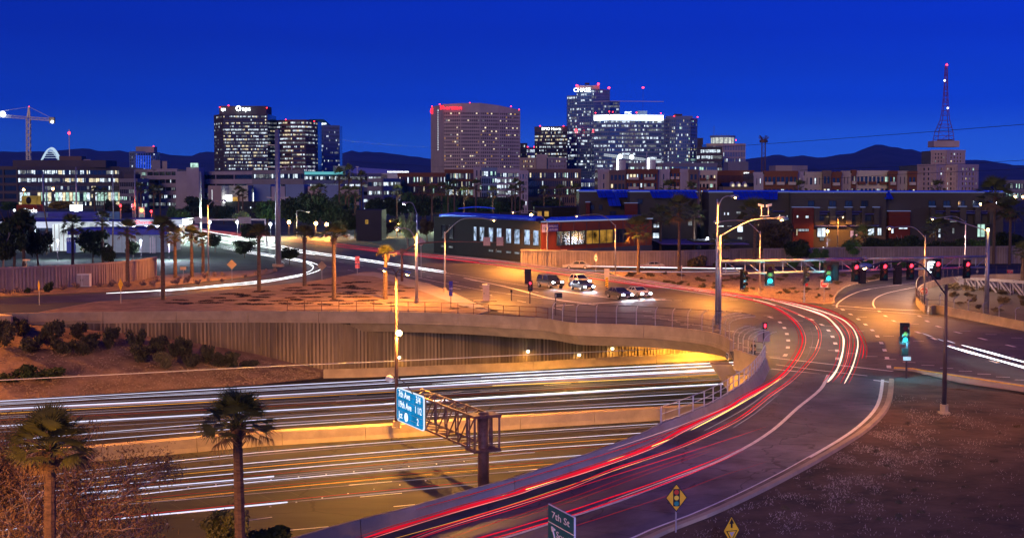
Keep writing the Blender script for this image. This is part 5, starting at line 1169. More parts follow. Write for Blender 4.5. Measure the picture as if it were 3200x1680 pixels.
# median pole with twin heads and a bracket lamp
b0 = G(1240, 1337, FZ+1.05); ztop = P(0, 852, b0.y).z; fd = Vector((-.42, .9, 0))
L0 = cobra('tall median pole with twin heads and a glaring yellow bracket lamp half way up', b0, ztop, [b0+fd*2.2+Vector((0, 0, ztop-b0.z+.15)), b0-fd*2.2+Vector((0, 0, ztop-b0.z+.15))], r=.17, arm_drop=.1, lit='sodium', power=4000, color=YEL, pm='rust')
q = P(1247, 1040, b0.y-.3)-b0; mb = MB(); mb.ball(q, .24, n=8); mb.build('bracket_lamp', emis('yellow_bracket_lamp', (1, .8, .3), 45), L0); mb = MB(); mb.bar((0, 0, q.z), q, .08); mb.build('bracket', M['rust'], L0); spot(L0, q-Vector((0, .1, .3)), 500, YEL, 2.9)
cobra('added median street lamp, unseen out of the frame at left', b0+Vector((-52, -21.5, 0)), ztop, [b0+Vector((-52, -21.5, 0))+fd*2.2+Vector((0, 0, ztop-b0.z)), b0+Vector((-52, -21.5, 0))-fd*2.2+Vector((0, 0, ztop-b0.z))], r=.17, arm_drop=.1, lit='sodium', power=8000, color=SOD)  # added twin lamp beyond the left edge, amber fill for the freeway
for k, (x, y) in enumerate(((-72, 152), )): cobra('added street lamp, unseen out of the frame above the dirt bank', (x, y, 0), 10.5, [(x+2, y-1, 10.7)], lit='sodium', power=6000)  # extra unseen lamp, put here to light the dirt bank orange
def C(label, bx, by, ty, heads, power=0, lit=None, color=SOD, hz=None, **k):
    b = hit(bx, by); return cobra(label, b, P(0, ty, b.y).z, [P(x, y, b.y+dy) for x, y, dy in heads], lit=lit, power=power, color=color, **k)
C('lamp post carrying the white starry lamp above the arterial and a shorter second arm', 1304, 944, 666, [(1268, 634, 3)], 2500, 'whitel', COOL, arm_drop=.1)
C('lamp post beside the starry one with a curved arm over the dirt triangle', 1300, 948, 736, [(1252, 714, 1)], 4200, 'sodium', SOD, arm_drop=.5)
C('lamp post with a long upswept arm reaching right over the left lanes', 1390, 912, 724, [(1532, 686, 0)], 3400, 'sodium', SOD, arm_drop=.3)
C('lamp post in front of the yellow wall, arm pointing left', 1710, 830, 690, [(1612, 662, 0)], 6000, 'sodium', SOD, arm_drop=.2)
C('lamp post right of the orange office front, arm pointing left', 1923, 859, 702, [(1812, 674, 0)], 4200, 'sodium', SOD, arm_drop=.2)
C('lamp post behind the signal truss, arm pointing left', 2374, 915, 722, [(2250, 693, 0)], 3800, 'sodium', SOD, arm_drop=.3)
C('thin lamp post right of the brown road sign, arm pointing left', 2888, 955, 735, [(2792, 711, 0)], 2800, 'sodium', SOD, arm_drop=.3)
C('tall lamp post in front of the last terrace, arm curving left over a camera', 3014, 905, 690, [(2925, 682, 0)], 2600, 'sodium', (1, .55, .35), arm_drop=.2)
C('amber lit lamp post in front of the townhouse doorways', 2617, 790, 678, [(2627, 677, 0)], 900, 'sodium', SOD, arm_drop=.3, pm='bark2')
C('left lamp post with bright white tube light among the arterial trees', 652, 878, 640, [(690, 628, 0)], 2600, 'whitel', SOD, arm_drop=.2)
C('brown lamp post near the left trees by the arterial', 928, 742, 658, [(958, 662, 0)], 500, None, SOD, arm_drop=.1)
C('near right lamp post with long straight arm reaching left', 2950, 1291, 888, [(2720, 830, -3)], 600, 'sodium', (1, .4, .1), arm_drop=.7, pm='dsteel', r=.16)
bq = G(2238, 1030); ztq = P(0, 618, bq.y).z
C('very tall signal corner pole with a small truss arm lit orange at its top', 2238, 1032, 622, [(2282, 613, 0)], 1400, 'sodium', SOD, arm_drop=1.0, r=.15)
cobra('added street lamp, unseen out of the frame over the right street', (50, 112, 0), 12, [(48, 113, 12.3)], lit='sodium', power=1500)  # added outside the view to carry amber light over the street
L9 = cobra('tall added floodlight pole beside the viewpoint, tinting the exit ramp blue', (9, -5, -3), 21, [(9, -2.5, 21.3)], lit='whitel')  # added unseen source; its blue cone gives the ramp its cool tone
_f = spot(L9, (0, 2.8, 23.8), 150000, (.30, .33, 1.0), .54, 1.0, .3); _f.rotation_euler = (Vector((10, 88, -1))-Vector((9, -2.2, 20.8))).to_track_quat('-Z', 'Y').to_euler(); _f.data.energy = 100000
cobra('added street lamp, unseen out of the frame beside the left palms', (-25, 40, -5.5), 9, [(-23.5, 41, 9.3)], lit='sodium', power=3000)  # extra lamp placed beyond view to light palms and gum trees
cobra('added street lamp, unseen out of the frame behind the left sound wall end', (-88, 196, 0), 10.5, [(-86, 195, 10.8)], lit='sodium', power=5000)  # added unseen lamp that warms the sound wall
cobra('added street lamp, unseen out of the frame behind the desert slope at right', (52, 70, -1), 11, [(50, 71, 11.3)], lit='sodium', power=500, color=(1, .36, .07))  # extra faint amber fill lamp, outside the view
# shorter companion mast carrying the truss
tr = empty('signal_truss', (0, 0, 0), 0, 'long lattice signal truss spanning the junction between two steel poles', 'signal gantry')
Lp, Rp = G(2248, 1028), G(3082, 990)
mb = MB(); mb.tube([Lp, Vector((Lp.x, Lp.y, P(0, 735, Lp.y).z))], [.2, .15], 10); mb.build('mast', M['steel'], tr, smooth=True)
mb = MB(); mb.tube([Rp, Vector((Rp.x, Rp.y, P(0, 712, Rp.y).z))], [.3, .2], 10); mb.build('mast', M['steel'], tr, smooth=True)
mb = MB(); mb.box(Rp.x-.55, Rp.x+.55, Rp.y-.55, Rp.y+.55, 0, .2); mb.build('base_plate', M['conc'], tr)
zt0, zb0, zt1, zb1 = P(0, 817, Lp.y).z, P(0, 856, Lp.y).z, P(0, 801, Rp.y).z, P(0, 834, Rp.y).z
TA, TB, BA, BB = Vector((Lp.x, Lp.y, zt0)), Vector((Rp.x, Rp.y, zt1)), Vector((Lp.x, Lp.y, zb0)), Vector((Rp.x, Rp.y, zb1))
mid = .52
mb = MB(); mb.tube([TA, TA.lerp(TB, mid)], .17, 8); mb.build('top_chord', M['steel'], tr, smooth=True); mb = MB(); mb.tube([TA.lerp(TB, mid), TB], .13, 8); mb.build('top_chord', M['steel'], tr, smooth=True)
mb = MB(); mb.tube([BA, BB], .12, 8); mb.build('bottom_chord', M['steel'], tr, smooth=True)
mb = MB(); q = TA.lerp(TB, mid); mb.tube([q-Vector((.15, .05, 0)), q+Vector((.15, .05, 0))], .3, 10); mb.build('flange', M['steel'], tr)
n = 15
for k in range(n):
    t0, t1 = (k+.3)/n, (k+1.15)/n
    if t1 > 1: t1 = 1
    a, b = TA.lerp(TB, t0), BA.lerp(BB, t0); mb = MB(); mb.bar(a, b, .07); mb.build('strut', M['steel'], tr)
    if k < n/2: a, b = TA.lerp(TB, t0), BA.lerp(BB, t1)
    else: a, b = BA.lerp(BB, t0), TA.lerp(TB, t1)
    mb = MB(); mb.bar(a, b, .06); mb.build('diagonal', M['steel'], tr)
hd = P(2425, 681, Lp.y); st0 = Vector((Lp.x, Lp.y, P(0, 738, Lp.y).z))
mb = MB(); arm = smooth_path([st0, P(2310, 705, Lp.y), P(2360, 686, Lp.y), hd], 5); mb.tube(arm, .08, 6); mb.build('luminaire_arm', M['steel'], tr, smooth=True)
mb = MB(); mb.tube([hd-Vector((.1, 0, 0)), hd+Vector((.25, 0, 0)), hd+Vector((.9, 0, -.05)), hd+Vector((1.3, 0, -.1))], [.08, .22, .24, .05], 8); mb.build('lamp_head', M['steel'], tr, smooth=True)
mb = MB(); mb.ball(hd+Vector((.6, 0, -.18)), .2, n=8, sz=.6); mb.build('lens', E['sodium'], tr); spot(tr, hd+Vector((.6, 0, -.5)), 1300, SOD, 2.75)
hd2 = P(3010, 735, Rp.y); mb = MB(); mb.tube(smooth_path([Vector((Rp.x, Rp.y, P(0, 722, Rp.y).z)), P(3040, 706, Rp.y), P(2990, 690, Rp.y), P(2950, 682, Rp.y)], 4), .07, 6); mb.build('luminaire_arm', M['steel'], tr, smooth=True)
mb = MB(); mb.ball(P(3088, 718, Rp.y-.4), .16, n=8); mb.build('lens', E['sodium'], tr)
cam_ = empty('traffic_camera', P(2390, 676, Lp.y), 0, 'pair of small white traffic cameras on the curved truss luminaire arm', 'camera'); mb = MB(); mb.box(-.5, .5, -.06, .06, .0, .08)
for s in (-1, 1): mb.bar((s*.35, 0, .1), (s*.35, 0, 1.0), .09); mb.obox((s*.4, 0, 1.15), (.3, 0, .08*s), (0, .12, 0), (0, 0, .12))
mb.build('camera_housing', M['white'], cam_)
# ------------------------------------------------------------------ signals
def signal(label, loc, state, s=1.0, facing=0.0, back=False, flip=False, parts=True, group=None):
    """three lens head; hangs at loc (its middle)"""
    o = empty('traffic_signal', loc, facing, label, 'traffic signal', group)
    mb = MB(); mb.box(-.2*s, .2*s, -.12, .12, -.58*s, .58*s); mb.build('housing', M['black'], o)
    mb = MB(); mb.box(-.32*s, .32*s, .125, .15, -.72*s, .72*s); mb.build('backplate', M['black'], o)
    if back: return o
    for k, (c, z) in enumerate((('red', .38), ('amber', 0), ('green', -.38))):
        on = state == c; mb = MB(); mb.tube([(0, -.13, z*s), (0, -.16, z*s)], .15*s, 12)
        m = E[c] if on else mat('unlit_lens_'+c, dict(red=(.12, .01, .01), amber=(.12, .07, .01), green=(.01, .08, .06))[c], .3)
        mb.build('lens', m, o)
        mb = MB()
        for a in range(9):
            t0, t1 = math.pi*(-.15+1.3*a/9), math.pi*(-.15+1.3*(a+1)/9); r = .175*s
            mb.quad((r*math.cos(t0), -.12, z*s+r*math.sin(t0)), (r*math.cos(t1), -.12, z*s+r*math.sin(t1)), (r*math.cos(t1), -.4, z*s+r*math.sin(t1)), (r*math.cos(t0), -.36, z*s+r*math.sin(t0)))
        mb.build('visor', M['black'], o)
    if state in ('red', 'green'):
        z = .38 if state == 'red' else -.38
        l = bpy.data.lights.new('signal_light', 'POINT'); l.energy = 40 if state == 'red' else 500; l.color = (1, .05, .08) if state == 'red' else (.1, .75, 1); l.shadow_soft_size = .15; oo = link('signal_light', l, o); oo.location = (0, -.6, z*s)
    return o
def ontr(px, dz=0):
    t = (px-2248)/(3082-2248); d = ray(px, 850); A_, B_ = Vector((Lp.x, Lp.y)), Vector((Rp.x, Rp.y)); v = B_-A_
    t = (A_.y*d.x-A_.x*d.y)/(v.x*d.y-v.y*d.x); p = A_+v*t; z = zb0+(zb1-zb0)*t; return Vector((p.x, p.y-.35, z+dz))
signal('leftmost signal on the truss, seen dark from its side', ontr(2322, -.55), None, 1.5, .9)
signal('large glowing cyan green signal hanging left on the truss', ontr(2404, -.2), 'green', 1.6)
signal('dark sideways signal between the two green ones', ontr(2515, -.3), None, 1.5, 1.2)
signal('second cyan green signal on the truss, above a no entry sign', ontr(2586, -.15), 'green', 1.5)
signal('dark signal seen from behind right of the second green one', ontr(2607, 0), None, 1.4, back=True)
for px, lb in ((2672, 'first red signal from the left on the truss, below the pipe flange'), (2761, 'second red signal from the left, under the middle of the truss'), (2843, 'third red signal from the left, left of the arrow signal'), (3019, 'rightmost red signal on the truss beside the steel pole')): signal(lb, ontr(px, -.15), 'red', 1.45, .15)
s_ = signal('red signal beside the small white lit arrow box', ontr(2926, -.1), 'red', 1.6, .15)
ab = empty('arrow_sign', ontr(2905, .35), 0, 'white outlined arrow box left of the red signal on the truss', 'sign'); mb = MB()
for a, b in (((-.3, 0), (.4, 0)), ((-.3, 0), (-.3, -1.1)), ((-.3, -1.1), (0, -1.1)), ((-.1, -.3), (.25, -.3)), ((-.1, -.55), (.15, -.55))): mb.bar((a[0], -.2, a[1]+.4), (b[0], -.2, b[1]+.4), .1)
mb.build('lit_outline', E['sign'], ab)
signal('dark rear view signal behind the truss left of the second red one', ontr(2693, -.5), None, 1.3, back=True); signal('dark rear view signal under the truss in the middle', ontr(2803, -.55), None, 1.5, back=True)
def post(label, name, cat, bx, by, ty, r=.06, m='steel'):
    b = hit(bx, by); o = empty(name, b, 0, label, cat); H = P(0, ty, b.y).z-b.z; mb = MB(); mb.tube([(0, 0, 0), (0, 0, H)], r, 8); mb.build('pole', M[m], o); return o, b, H
o, b, H = post('steel pole holding a cyan green signal at the near right street corner', 'signal_pole', 'pole', 2832, 1181, 1062, .08, 'dsteel'); signal('cyan green signal on the near right corner pole', P(2828, 1042, b.y), 'green', 1.15, -.1)
mb = MB(); mb.box(-.9*.5, .05, -.25, .2, H-1.2, H-.6); mb.build('pedestrian_signal', M['black'], o); mb = MB(); mb.box(-.35, .25, -.3, -.27, H-1.55, H-1.25); mb.build('push_button_sign', M['white'], o)
o, b, H = post('dark pole with a red pedestrian hand signal beside the person', 'signal_pole', 'pole', 2386, 1095, 1008, .07, 'dsteel')
mb = MB(); mb.box(-.12, .28, -.12, .14, H-.55, H+.05); mb.build('housing', M['black'], o); mb = MB(); mb.box(.02, .18, -.16, -.13, H-.42, H-.08); mb.build('lens', E['red'], o); mb = MB(); mb.box(-.55, .6, .1, .14, H-1.75, H-.8); mb.build('sign_back', M['salmon'], o)
o, b, H = post('thin dark pole with rear view and red signals left of the waiting cars', 'signal_pole', 'pole', 1656, 948, 846, .07, 'dsteel')
signal('dark signal seen from behind above the red one left of the pickup', P(1650, 864, b.y), None, 1.3, back=True); signal('glowing red signal low on the thin pole left of the pickup', P(1657, 893, b.y-.2), 'red', .9)
o, b, H = post('short pole with a dark pedestrian signal at the deck edge', 'signal_pole', 'pole', 1736, 985, 915, .06, 'dsteel'); mb = MB(); mb.box(-.1, .75, -.2, .2, H-.55, H+.02); mb.build('housing', M['black'], o); mb = MB(); mb.box(.0, .06, -.23, -.2, H-.45, H-.1); mb.build('rim', M['white'], o)
o, b, H = post('short thin dark post with a small cap near the crosswalk', 'post', 'post', 1598, 938, 905, .05, 'dsteel'); mb = MB(); mb.box(-.12, .12, -.1, .1, H-.3, H); mb.build('button_box', M['black'], o)
o, b, H = post('blue wayfinding signs stacked on a dark post in the groundcover', 'sign_post', 'sign', 1409, 960, 878, .05, 'dsteel')
for k, (z0, z1) in enumerate(((H-.55, H), (H-1.15, H-.6), (H-1.8, H-1.25))): mb = MB(); mb.box(-.22, .22, -.09, -.06, z0, z1); mb.build('sign_panel', mat('route_blue', (.04, .04, .4), .5), o)
q = b+Vector((0, 0, 0)); text('10', .42, (0, -.12, H-.9), (math.pi/2, 0, 0), M['white'], o)
cb = empty('signal_cabinet', hit(1519, 940), 0, 'narrow grey signal cabinet on a slab beside the left lanes', 'cabinet'); mb = MB(); mb.box(-.42, .42, -.3, .3, .1, 2.05); mb.build('body', M['salmon'], cb); mb = MB(); mb.box(-.46, .46, -.34, .34, 2.05, 2.15); mb.build('lid', M['steel'], cb); mb = MB(); mb.box(-1.6, 1.4, -.6, .5, 0, .1); mb.build('slab', M['conc'], cb); mb = MB(); mb.box(-.3, -.22, -.33, -.3, .9, 1.1); mb.build('handle', M['black'], cb)
cb = empty('utility_cabinet', hit(266, 893), 0, 'pale double door utility cabinet against the left sound wall', 'cabinet'); mb = MB(); mb.box(-1.1, 1.1, -1.5, -.5, 0, 1.85); mb.build('body', M['white'], cb)
for s in (-1, 1): mb = MB(); mb.box(s*.55-.5, s*.55+.5, -1.54, -1.505, .1, 1.7); d_ = mb.build('door', M['salmon'], cb); mb = MB(); mb.box(s*.14-.03, s*.14+.03, -1.6, -1.545, .8, 1.1); mb.build('handle', M['black'], d_)
# mast arm with two signs seen from behind
ma = empty('mast_arm', (0, 0, 0), 0, 'rust coloured mast arm sweeping right with two pinkish sign backs', 'signal mast'); b = hit(1256, 878); top = P(1256, 782, b.y); mb = MB(); mb.tube([b, top], [.22, .18], 8); mb.build('mast', M['rust'], ma, smooth=True)
mb = MB(); pts = smooth_path([top-Vector((0, 0, .3)), P(1300, 765, b.y), P(1360, 756, b.y), P(1440, 755, b.y), P(1575, 758, b.y)], 4); mb.tube(pts, [.15-.1*k/(len(pts)-1) for k in range(len(pts))], 8); mb.build('arm', M['rust'], ma, smooth=True); mb = MB(); mb.box(top.x-.3, top.x+.3, b.y-.3, b.y+.3, top.z-.5, top.z+.25); mb.build('bracket', M['rust'], ma)
for x in (1521, 1562):
    q = P(x, 754, b.y-.3); mb = MB(); mb.box(q.x-.5, q.x+.5, b.y-.34, b.y-.28, q.z-.65, q.z+.65); mb.build('sign_back', M['salmon'], ma)
    mb = MB(); mb.box(q.x-.56, q.x-.5, b.y-.36, b.y-.26, q.z-.7, q.z+.7); mb.box(q.x+.5, q.x+.56, b.y-.36, b.y-.26, q.z-.7, q.z+.7); mb.build('sign_frame', M['rust'], ma)
# ------------------------------------------------------------------ road signs
def sign(label, bx, by, cy_, w, h, face, shape='rect', m='salmon', rot=0, txt=None, tm='white', rim=None, pole='steel', name='road_sign', d=None, cx=None, zg=None):
    b = hit(bx, by) if d is None else Vector((P(bx, by, d).x, d, zg)); o = empty(name, b, rot, label, 'sign'); zc = P(0, cy_, b.y).z-b.z
    mb = MB(); mb.tube([(0, .02, 0), (0, .02, zc+h*.35)], .04, 6); mb.build('pole', M[pole], o)
    def plate(w, h, y0, y1, mm, nm):
        mb = MB()
        if shape == 'rect': poly = [(-w/2, -h/2), (w/2, -h/2), (w/2, h/2), (-w/2, h/2)]
        elif shape == 'diamond': poly = [(0, -h/2), (w/2, 0), (0, h/2), (-w/2, 0)]
        elif shape == 'disc': poly = [(w/2*math.cos(k*math.pi/10), h/2*math.sin(k*math.pi/10)) for k in range(20)]
        elif shape == 'tri': poly = [(-w/2, h/2), (0, -h/2), (w/2, h/2)]
        i = len(mb.v); n = len(poly)
        for y in (y0, y1): mb.v += [(x, y, zc+z) for x, z in poly]
        mb.f += [tuple(range(n)), tuple(range(2*n-1, n-1, -1))] + [(j, (j+1) % n, n+(j+1) % n, n+j)[::-1] for j in range(n)]; mb.m += [0]*(n+2)
        return mb.build(nm, M[mm] if mm in M else mm, o)
    if rim: plate(w, h, -.045, -.03, rim, 'rim'); plate(w*.9, h*.9, -.06, -.046, m, 'panel')
    else: plate(w, h, -.06, -.03, m, 'panel')
    return o, zc, plate
def dne(label, bx, by, cy_, s):
    o, zc, pl = sign(label, bx, by, cy_, s, s, 0, 'rect', 'white', rim='steel')
    mb = MB(); r = s*.42; mb.tube([(0, -.062, zc), (0, -.075, zc)], r, 20); mb.build('red_disc', M['sred'], o)
    mb = MB(); mb.box(-r*.75, r*.75, -.085, -.076, zc-s*.06, zc+s*.06); mb.build('white_bar', M['white'], o)
    text('DO NOT', s*.2, (0, -.09, zc+s*.19), (math.pi/2, 0, 0), M['white'], o); text('ENTER', s*.2, (0, -.09, zc-s*.19), (math.pi/2, 0, 0), M['white'], o); return o
dne('white DO NOT ENTER sign under the second green signal', 2575, 943, 886, 1.05); dne('white DO NOT ENTER sign beside the loop ramp parapet', 2886, 952, 909, 1.05)
o, zc, pl = sign('black and white ONE WAY sign on a slim pole left of the no entry sign', 2513, 944, 874, .85, .3, 0, 'rect', 'black', rim='white'); text('ONE WAY', .16, (0, -.07, zc), (math.pi/2, 0, 0), M['white'], o)
mb = MB(); mb.box(.12, .42, -.1, .1, zc-.75, zc-.4); mb.build('red_button_box', M['sred'], o); mb = MB(); mb.tube([(0, 0, 0), (0, 0, 1.6)], [.14, .07], 8); mb.build('pole_base', M['steel'], o)
o, zc, pl = sign('red WRONG WAY sign near the right edge', 3155, 872, 848, 1.0, .65, 0, 'rect', 'sred', rim='salmon'); text('WRONG', .24, (0, -.07, zc+.13), (math.pi/2, 0, 0), M['white'], o); text('WAY', .24, (0, -.07, zc-.15), (math.pi/2, 0, 0), M['white'], o)
sign('small round sign on a thin post near the right edge', 3053, 868, 848, .35, .45, 0, 'disc', 'salmon'); sign('small pale triangular sign behind the pipe truss', 2632, 846, 815, .8, .7, 0, 'tri', 'salmon'); sign('small pink diamond marker in front of the hedge', 2480, 832, 788, .5, 1.0, 0, 'diamond', 'salmon')
sign('tan diamond sign back right of the left lamp post', 725, 875, 826, 1.55, 1.55, 0, 'diamond', mat('tan_sign_back', (.35, .28, .18), .7)); sign('tan diamond sign back where the left ramp curves', 1006, 878, 830, 1.5, 1.5, 0, 'diamond', mat('tan_sign_back', (.35, .28, .18), .7))
sign('narrow yellow diamond seen almost edge on at the left ramp', 378, 947, 888, .6, 1.6, 0, 'diamond', 'syel'); sign('edge on yellow sign on the post farthest left', 123, 952, 892, .3, 1.5, 0, 'diamond', 'syel')
o, zc, pl = sign('red lit pair of signs on a post at the left dirt tip', 1117, 858, 812, .75, 1.2, 0, 'rect', emis('red_lit_sign', (1, .12, .12), .8, .6, 3)); mb = MB(); mb.box(-.35, .35, -.07, -.04, zc-1.35, zc-.75); mb.build('lower_panel', emis('red_lit_sign', (1, .12, .12), .8), o)
sign('little pale sign on two legs on the dark lawn', 573, 863, 838, 1.0, .5, 0, 'rect', 'salmon'); sign('orange framed small sign on a post behind the left wall', 84, 885, 812, 1.1, .22, 0, 'rect', 'salmon')
sign('thin white edge on sign post beside the red streaks', 1552, 808, 783, .25, .7, 0, 'rect', 'white'); o, zc, pl = sign('white ring shaped sign on a pole before the yellow wall', 1862, 848, 806, .5, 1.25, 0, 'disc', 'white'); 
mb = MB(); mb.tube([(0, -.07, zc), (0, -.08, zc)], .12, 10); mb.build('dark_centre', M['dsteel'], o); o.scale = (1, 1, 1)
o, zc, pl = sign('median sign back above a black and yellow striped marker', 1896, 904, 856, .75, 1.6, 0, 'rect', 'salmon', pole='dsteel')
mb = MB(); mb.box(-.2, .2, -.1, -.06, .35, 1.75); mb.build('marker_panel', M['syel'], o)
for k in range(4): z = .5+k*.33; mb = MB(); mb.obox((0, -.105, z), (.19, 0, .09), (0, .004, 0), (0, 0, .06)); mb.build('stripe', M['black'], o)
o, zc, pl = sign('red stop sign in front of the orange office', 1843, 822, 793, .6, .6, 0, 'disc', 'sred'); sign('pinkish little street name sign before the orange office', 1762, 822, 782, 1.2, .3, 0, 'rect', 'salmon')
sign('small pale diamond on the lamp post arm side', 1316, 870, 755, 1.5, 1.5, 0, 'diamond', 'salmon'); sign('thin pink signpost before the truss shrubs', 2130, 874, 834, .25, .5, 0, 'rect', 'salmon')
o, zc, pl = sign('big brown slatted road sign on two posts behind the truss', 2884, 862, 812, 4.2, 5.2, 0, 'rect', mat('brown_sign', (.42, .25, .16), .7), pole='bark2')
for k in range(7): mb = MB(); mb.box(-2.0, 2.0, -.09, -.065, zc-2.2+k*.7, zc-2.15+k*.7); mb.build('slat_gap', M['dsteel'], o)
o.scale = (.36, 1, .52); 
# near warning signs, camera side of the ramp
def facecam(x, y): return -math.atan2(x, y)
def near_sign(label, px, py, d, zg, w, h, shape, m, rot, **k): return sign(label, px, py, py, w, h, 0, shape, m, rot, d=d, zg=zg, **k)
o, zc, pl = near_sign('yellow diamond signal ahead sign with red, amber and green dots by the ramp', 2113, 1553, 66, -2.6, 1.05, 1.36, 'diamond', 'syel', .12, rim='black')
mb = MB(); mb.box(-.16, .16, -.075, -.062, zc-.4, zc+.42); mb.build('black_panel', M['black'], o)
for z, c in ((.27, (.6, .05, .02)), (0, (.9, .6, .05)), (-.27, (.02, .25, .22))): mb = MB(); mb.tube([(0, -.08, zc+z), (0, -.09, zc+z)], .115, 12); mb.build('dot', mat('dot_%d' % int(z*100), c, .5), o)
o, zc, pl = near_sign('yellow diamond yield ahead sign at the bottom edge of the desert slope', 2284, 1655, 61, -2.8, .82, 1.3, 'diamond', 'syel', .35, rim='black')
mb = MB(); mb.v = [(-.12, -.07, zc+.3), (.12, -.07, zc+.3), (0, -.07, zc+.55)]; mb.f = [(0, 1, 2)]; mb.m = [0]; mb.quad((-.045, -.07, zc+.12), (.045, -.07, zc+.12), (.045, -.07, zc+.3), (-.045, -.07, zc+.3)); mb.build('arrow', M['black'], o)
for s, mm, y in ((.27, 'black', -.072), (.21, 'syel', -.08), (.12, 'salmon', -.088)): mb = MB(); mb.v = [(-s, y, zc+s*.45-.12), (0, y, zc-s*1.35-.12), (s, y, zc+s*.45-.12)]; mb.f = [(0, 1, 2)]; mb.m = [0]; mb.build('triangle', M[mm], o)
gd = empty('guide_sign', (0, 0, 0), 0, 'dark green guide sign for 7th St South at the bottom of the ramp', 'sign'); d = 52
a, b = P(1715, 1570, d), P(1797, 1600, d-2.2); dirv = Vector((b.x-a.x, b.y-a.y, 0)); ang = math.atan2(dirv.y, dirv.x); gd.location = (a.x, a.y, 0); gd.rotation_euler = (0, 0, ang); Lg = dirv.length; Z = lambda y: P(0, y, d).z
gd.location = (a.x, a.y, 0); z0, z1, z2, z3 = Z(1572), Z(1626), Z(1679), Z(1740)
for za, zb_ in ((z0, z1), (z1, z2), (z2, z3)):
    mb = MB(); mb.box(0, Lg, -.03, .03, zb_, za); mb.build('border', M['white'], gd); mb = MB(); mb.box(.025, Lg-.025, -.04, -.031, zb_+.02, za-.02); mb.build('panel', M['sgreen'], gd)
text('7th St', .36, (Lg/2, -.05, (z0+z1)/2), (math.pi/2, 0, 0), M['white'], gd, sx=1.9); text('South', .34, (Lg*.62, -.05, (z1+z2)/2), (math.pi/2, 0, 0), M['white'], gd, sx=1.7)
mb = MB(); mb.bar((Lg*.3, -.05, z2+.12), (Lg*.2, -.05, z1-.16), .05); mb.bar((Lg*.17, -.05, z1-.12), (Lg*.2, -.05, z1-.28), .05); mb.bar((Lg*.17, -.05, z1-.13), (Lg*.3, -.05, z1-.18), .05); mb.build('arrow', M['white'], gd)
for x in (.2, .8): mb = MB(); mb.box(Lg*x-.05, Lg*x+.05, .035, .13, -6, z0-.1); mb.build('post', M['steel'], gd)
# freeway cantilever sign
cg = empty('cantilever_sign_gantry', (0, 0, 0), 0, 'cantilevered steel truss on a thick column over the near freeway lanes', 'sign gantry'); c0 = Vector((-1.93, 95, FZ)); ud = Vector((-.42, .9, 0)).normalized(); vd = Vector((.9, .42, 0)).normalized()
mb = MB(); mb.tube([c0, c0+Vector((0, 0, 5.7))], .37, 14); mb.build('column', M['rust'], cg, smooth=True)
zt, zb = -.55, -2.75; w = .75
def cpt(s, side, z): p = c0+ud*s+vd*side; return Vector((p.x, p.y, z))
for side in (-w, w):
    for z in (zt, zb): mb = MB(); mb.bar(cpt(-.6, side, z), cpt(13.6, side, z), .13); mb.build('chord', M['rust'], cg)
    ss = [.6+2.0*k for k in range(7)]
    for k, s in enumerate(ss):
        mb = MB(); mb.bar(cpt(s, side, zt), cpt(s, side, zb), .1); mb.build('post', M['rust'], cg)
        if k+1 < len(ss): mb = MB(); mb.bar(cpt(s, side, zt), cpt(ss[k+1], side, zb), .07); mb.build('diagonal', M['rust'], cg); mb = MB(); mb.bar(cpt(s, side, zt), cpt(ss[k+1], -side, zt), .06) if side < 0 else mb.bar(cpt(s, side, zb), cpt(ss[k+1], -side, zb), .06); mb.build('diagonal', M['rust'], cg)
        if side < 0:
            for z in (zt, zb): mb = MB(); mb.bar(cpt(s, -w, z), cpt(s, w, z), .08); mb.build('cross_brace', M['rust'], cg)
for sgn in (-.62, .62):
    for s2 in (-.9, .9):
        mb = MB(); mb.bar(cpt(sgn, s2, zt+.1), cpt(sgn, s2, zb-.1), .14); mb.build('frame_post', M['rust'], cg)
for z in (zt+.05, zb-.05): mb = MB(); q = c0.copy(); mb.obox((q.x, q.y, z), ud*.75, vd*1.0, (0, 0, .09)); mb.build('frame_plate', M['rust'], cg)
sg = empty('freeway_sign', (0, 0, 0), 0, 'bright blue freeway sign listing 7th Ave, 19th Ave and Jct 17', 'sign'); A_ = cpt(13.9, -1.0, 0); B_ = cpt(8.3, -1.0, 0); dv = B_-A_; Ls = dv.length; sg.location = (A_.x, A_.y, 0); sg.rotation_euler = (0, 0, math.atan2(dv.y, dv.x)); zt_, zb_ = -.3, -2.85
glow = emis('lit_sign_blue', (.01, .24, .55), 1.0, .25, 1.2)
def rounded(x0, x1, z0, z1, r, y0, y1):
    pts = []
    for (cx_, cz_, a0) in ((x1-r, z1-r, 0), (x0+r, z1-r, 90), (x0+r, z0+r, 180), (x1-r, z0+r, 270)):
        for k in range(4): a = math.radians(a0+30*k); pts.append((cx_+r*math.cos(a), cz_+r*math.sin(a)))
    mb = MB(); n = len(pts)
    for y in (y0, y1): mb.v += [(x, y, z) for x, z in pts]
    mb.f = [tuple(range(n))[::-1], tuple(range(n, 2*n))] + [(j, (j+1) % n, n+(j+1) % n, n+j) for j in range(n)]; mb.m = [0]*(n+2); return mb
rounded(0, Ls, zb_, zt_, .3, -.04, .06).build('border', emis('lit_sign_white', (.8, .9, 1), 1.0), sg); rounded(.09, Ls-.09, zb_+.09, zt_-.09, .24, -.06, -.041).build('panel', glow, sg)
lw_ = emis('lit_sign_letters', (.85, .93, 1), 1.6)
for s, x, z, k in (('7th Ave', 1.75, .42, 1), ('3/4', 4.6, .42, 1), ('19th Ave', 1.85, 1.2, 1), ('1 1/2', 4.6, 1.2, .9), ('Jct', .95, 2.02, 1), ('2', 4.5, 2.05, 1)):
    text(s, .72, (x, -.08, zt_-z), (math.pi/2, 0, 0), lw_, sg, sx=1.05*k)
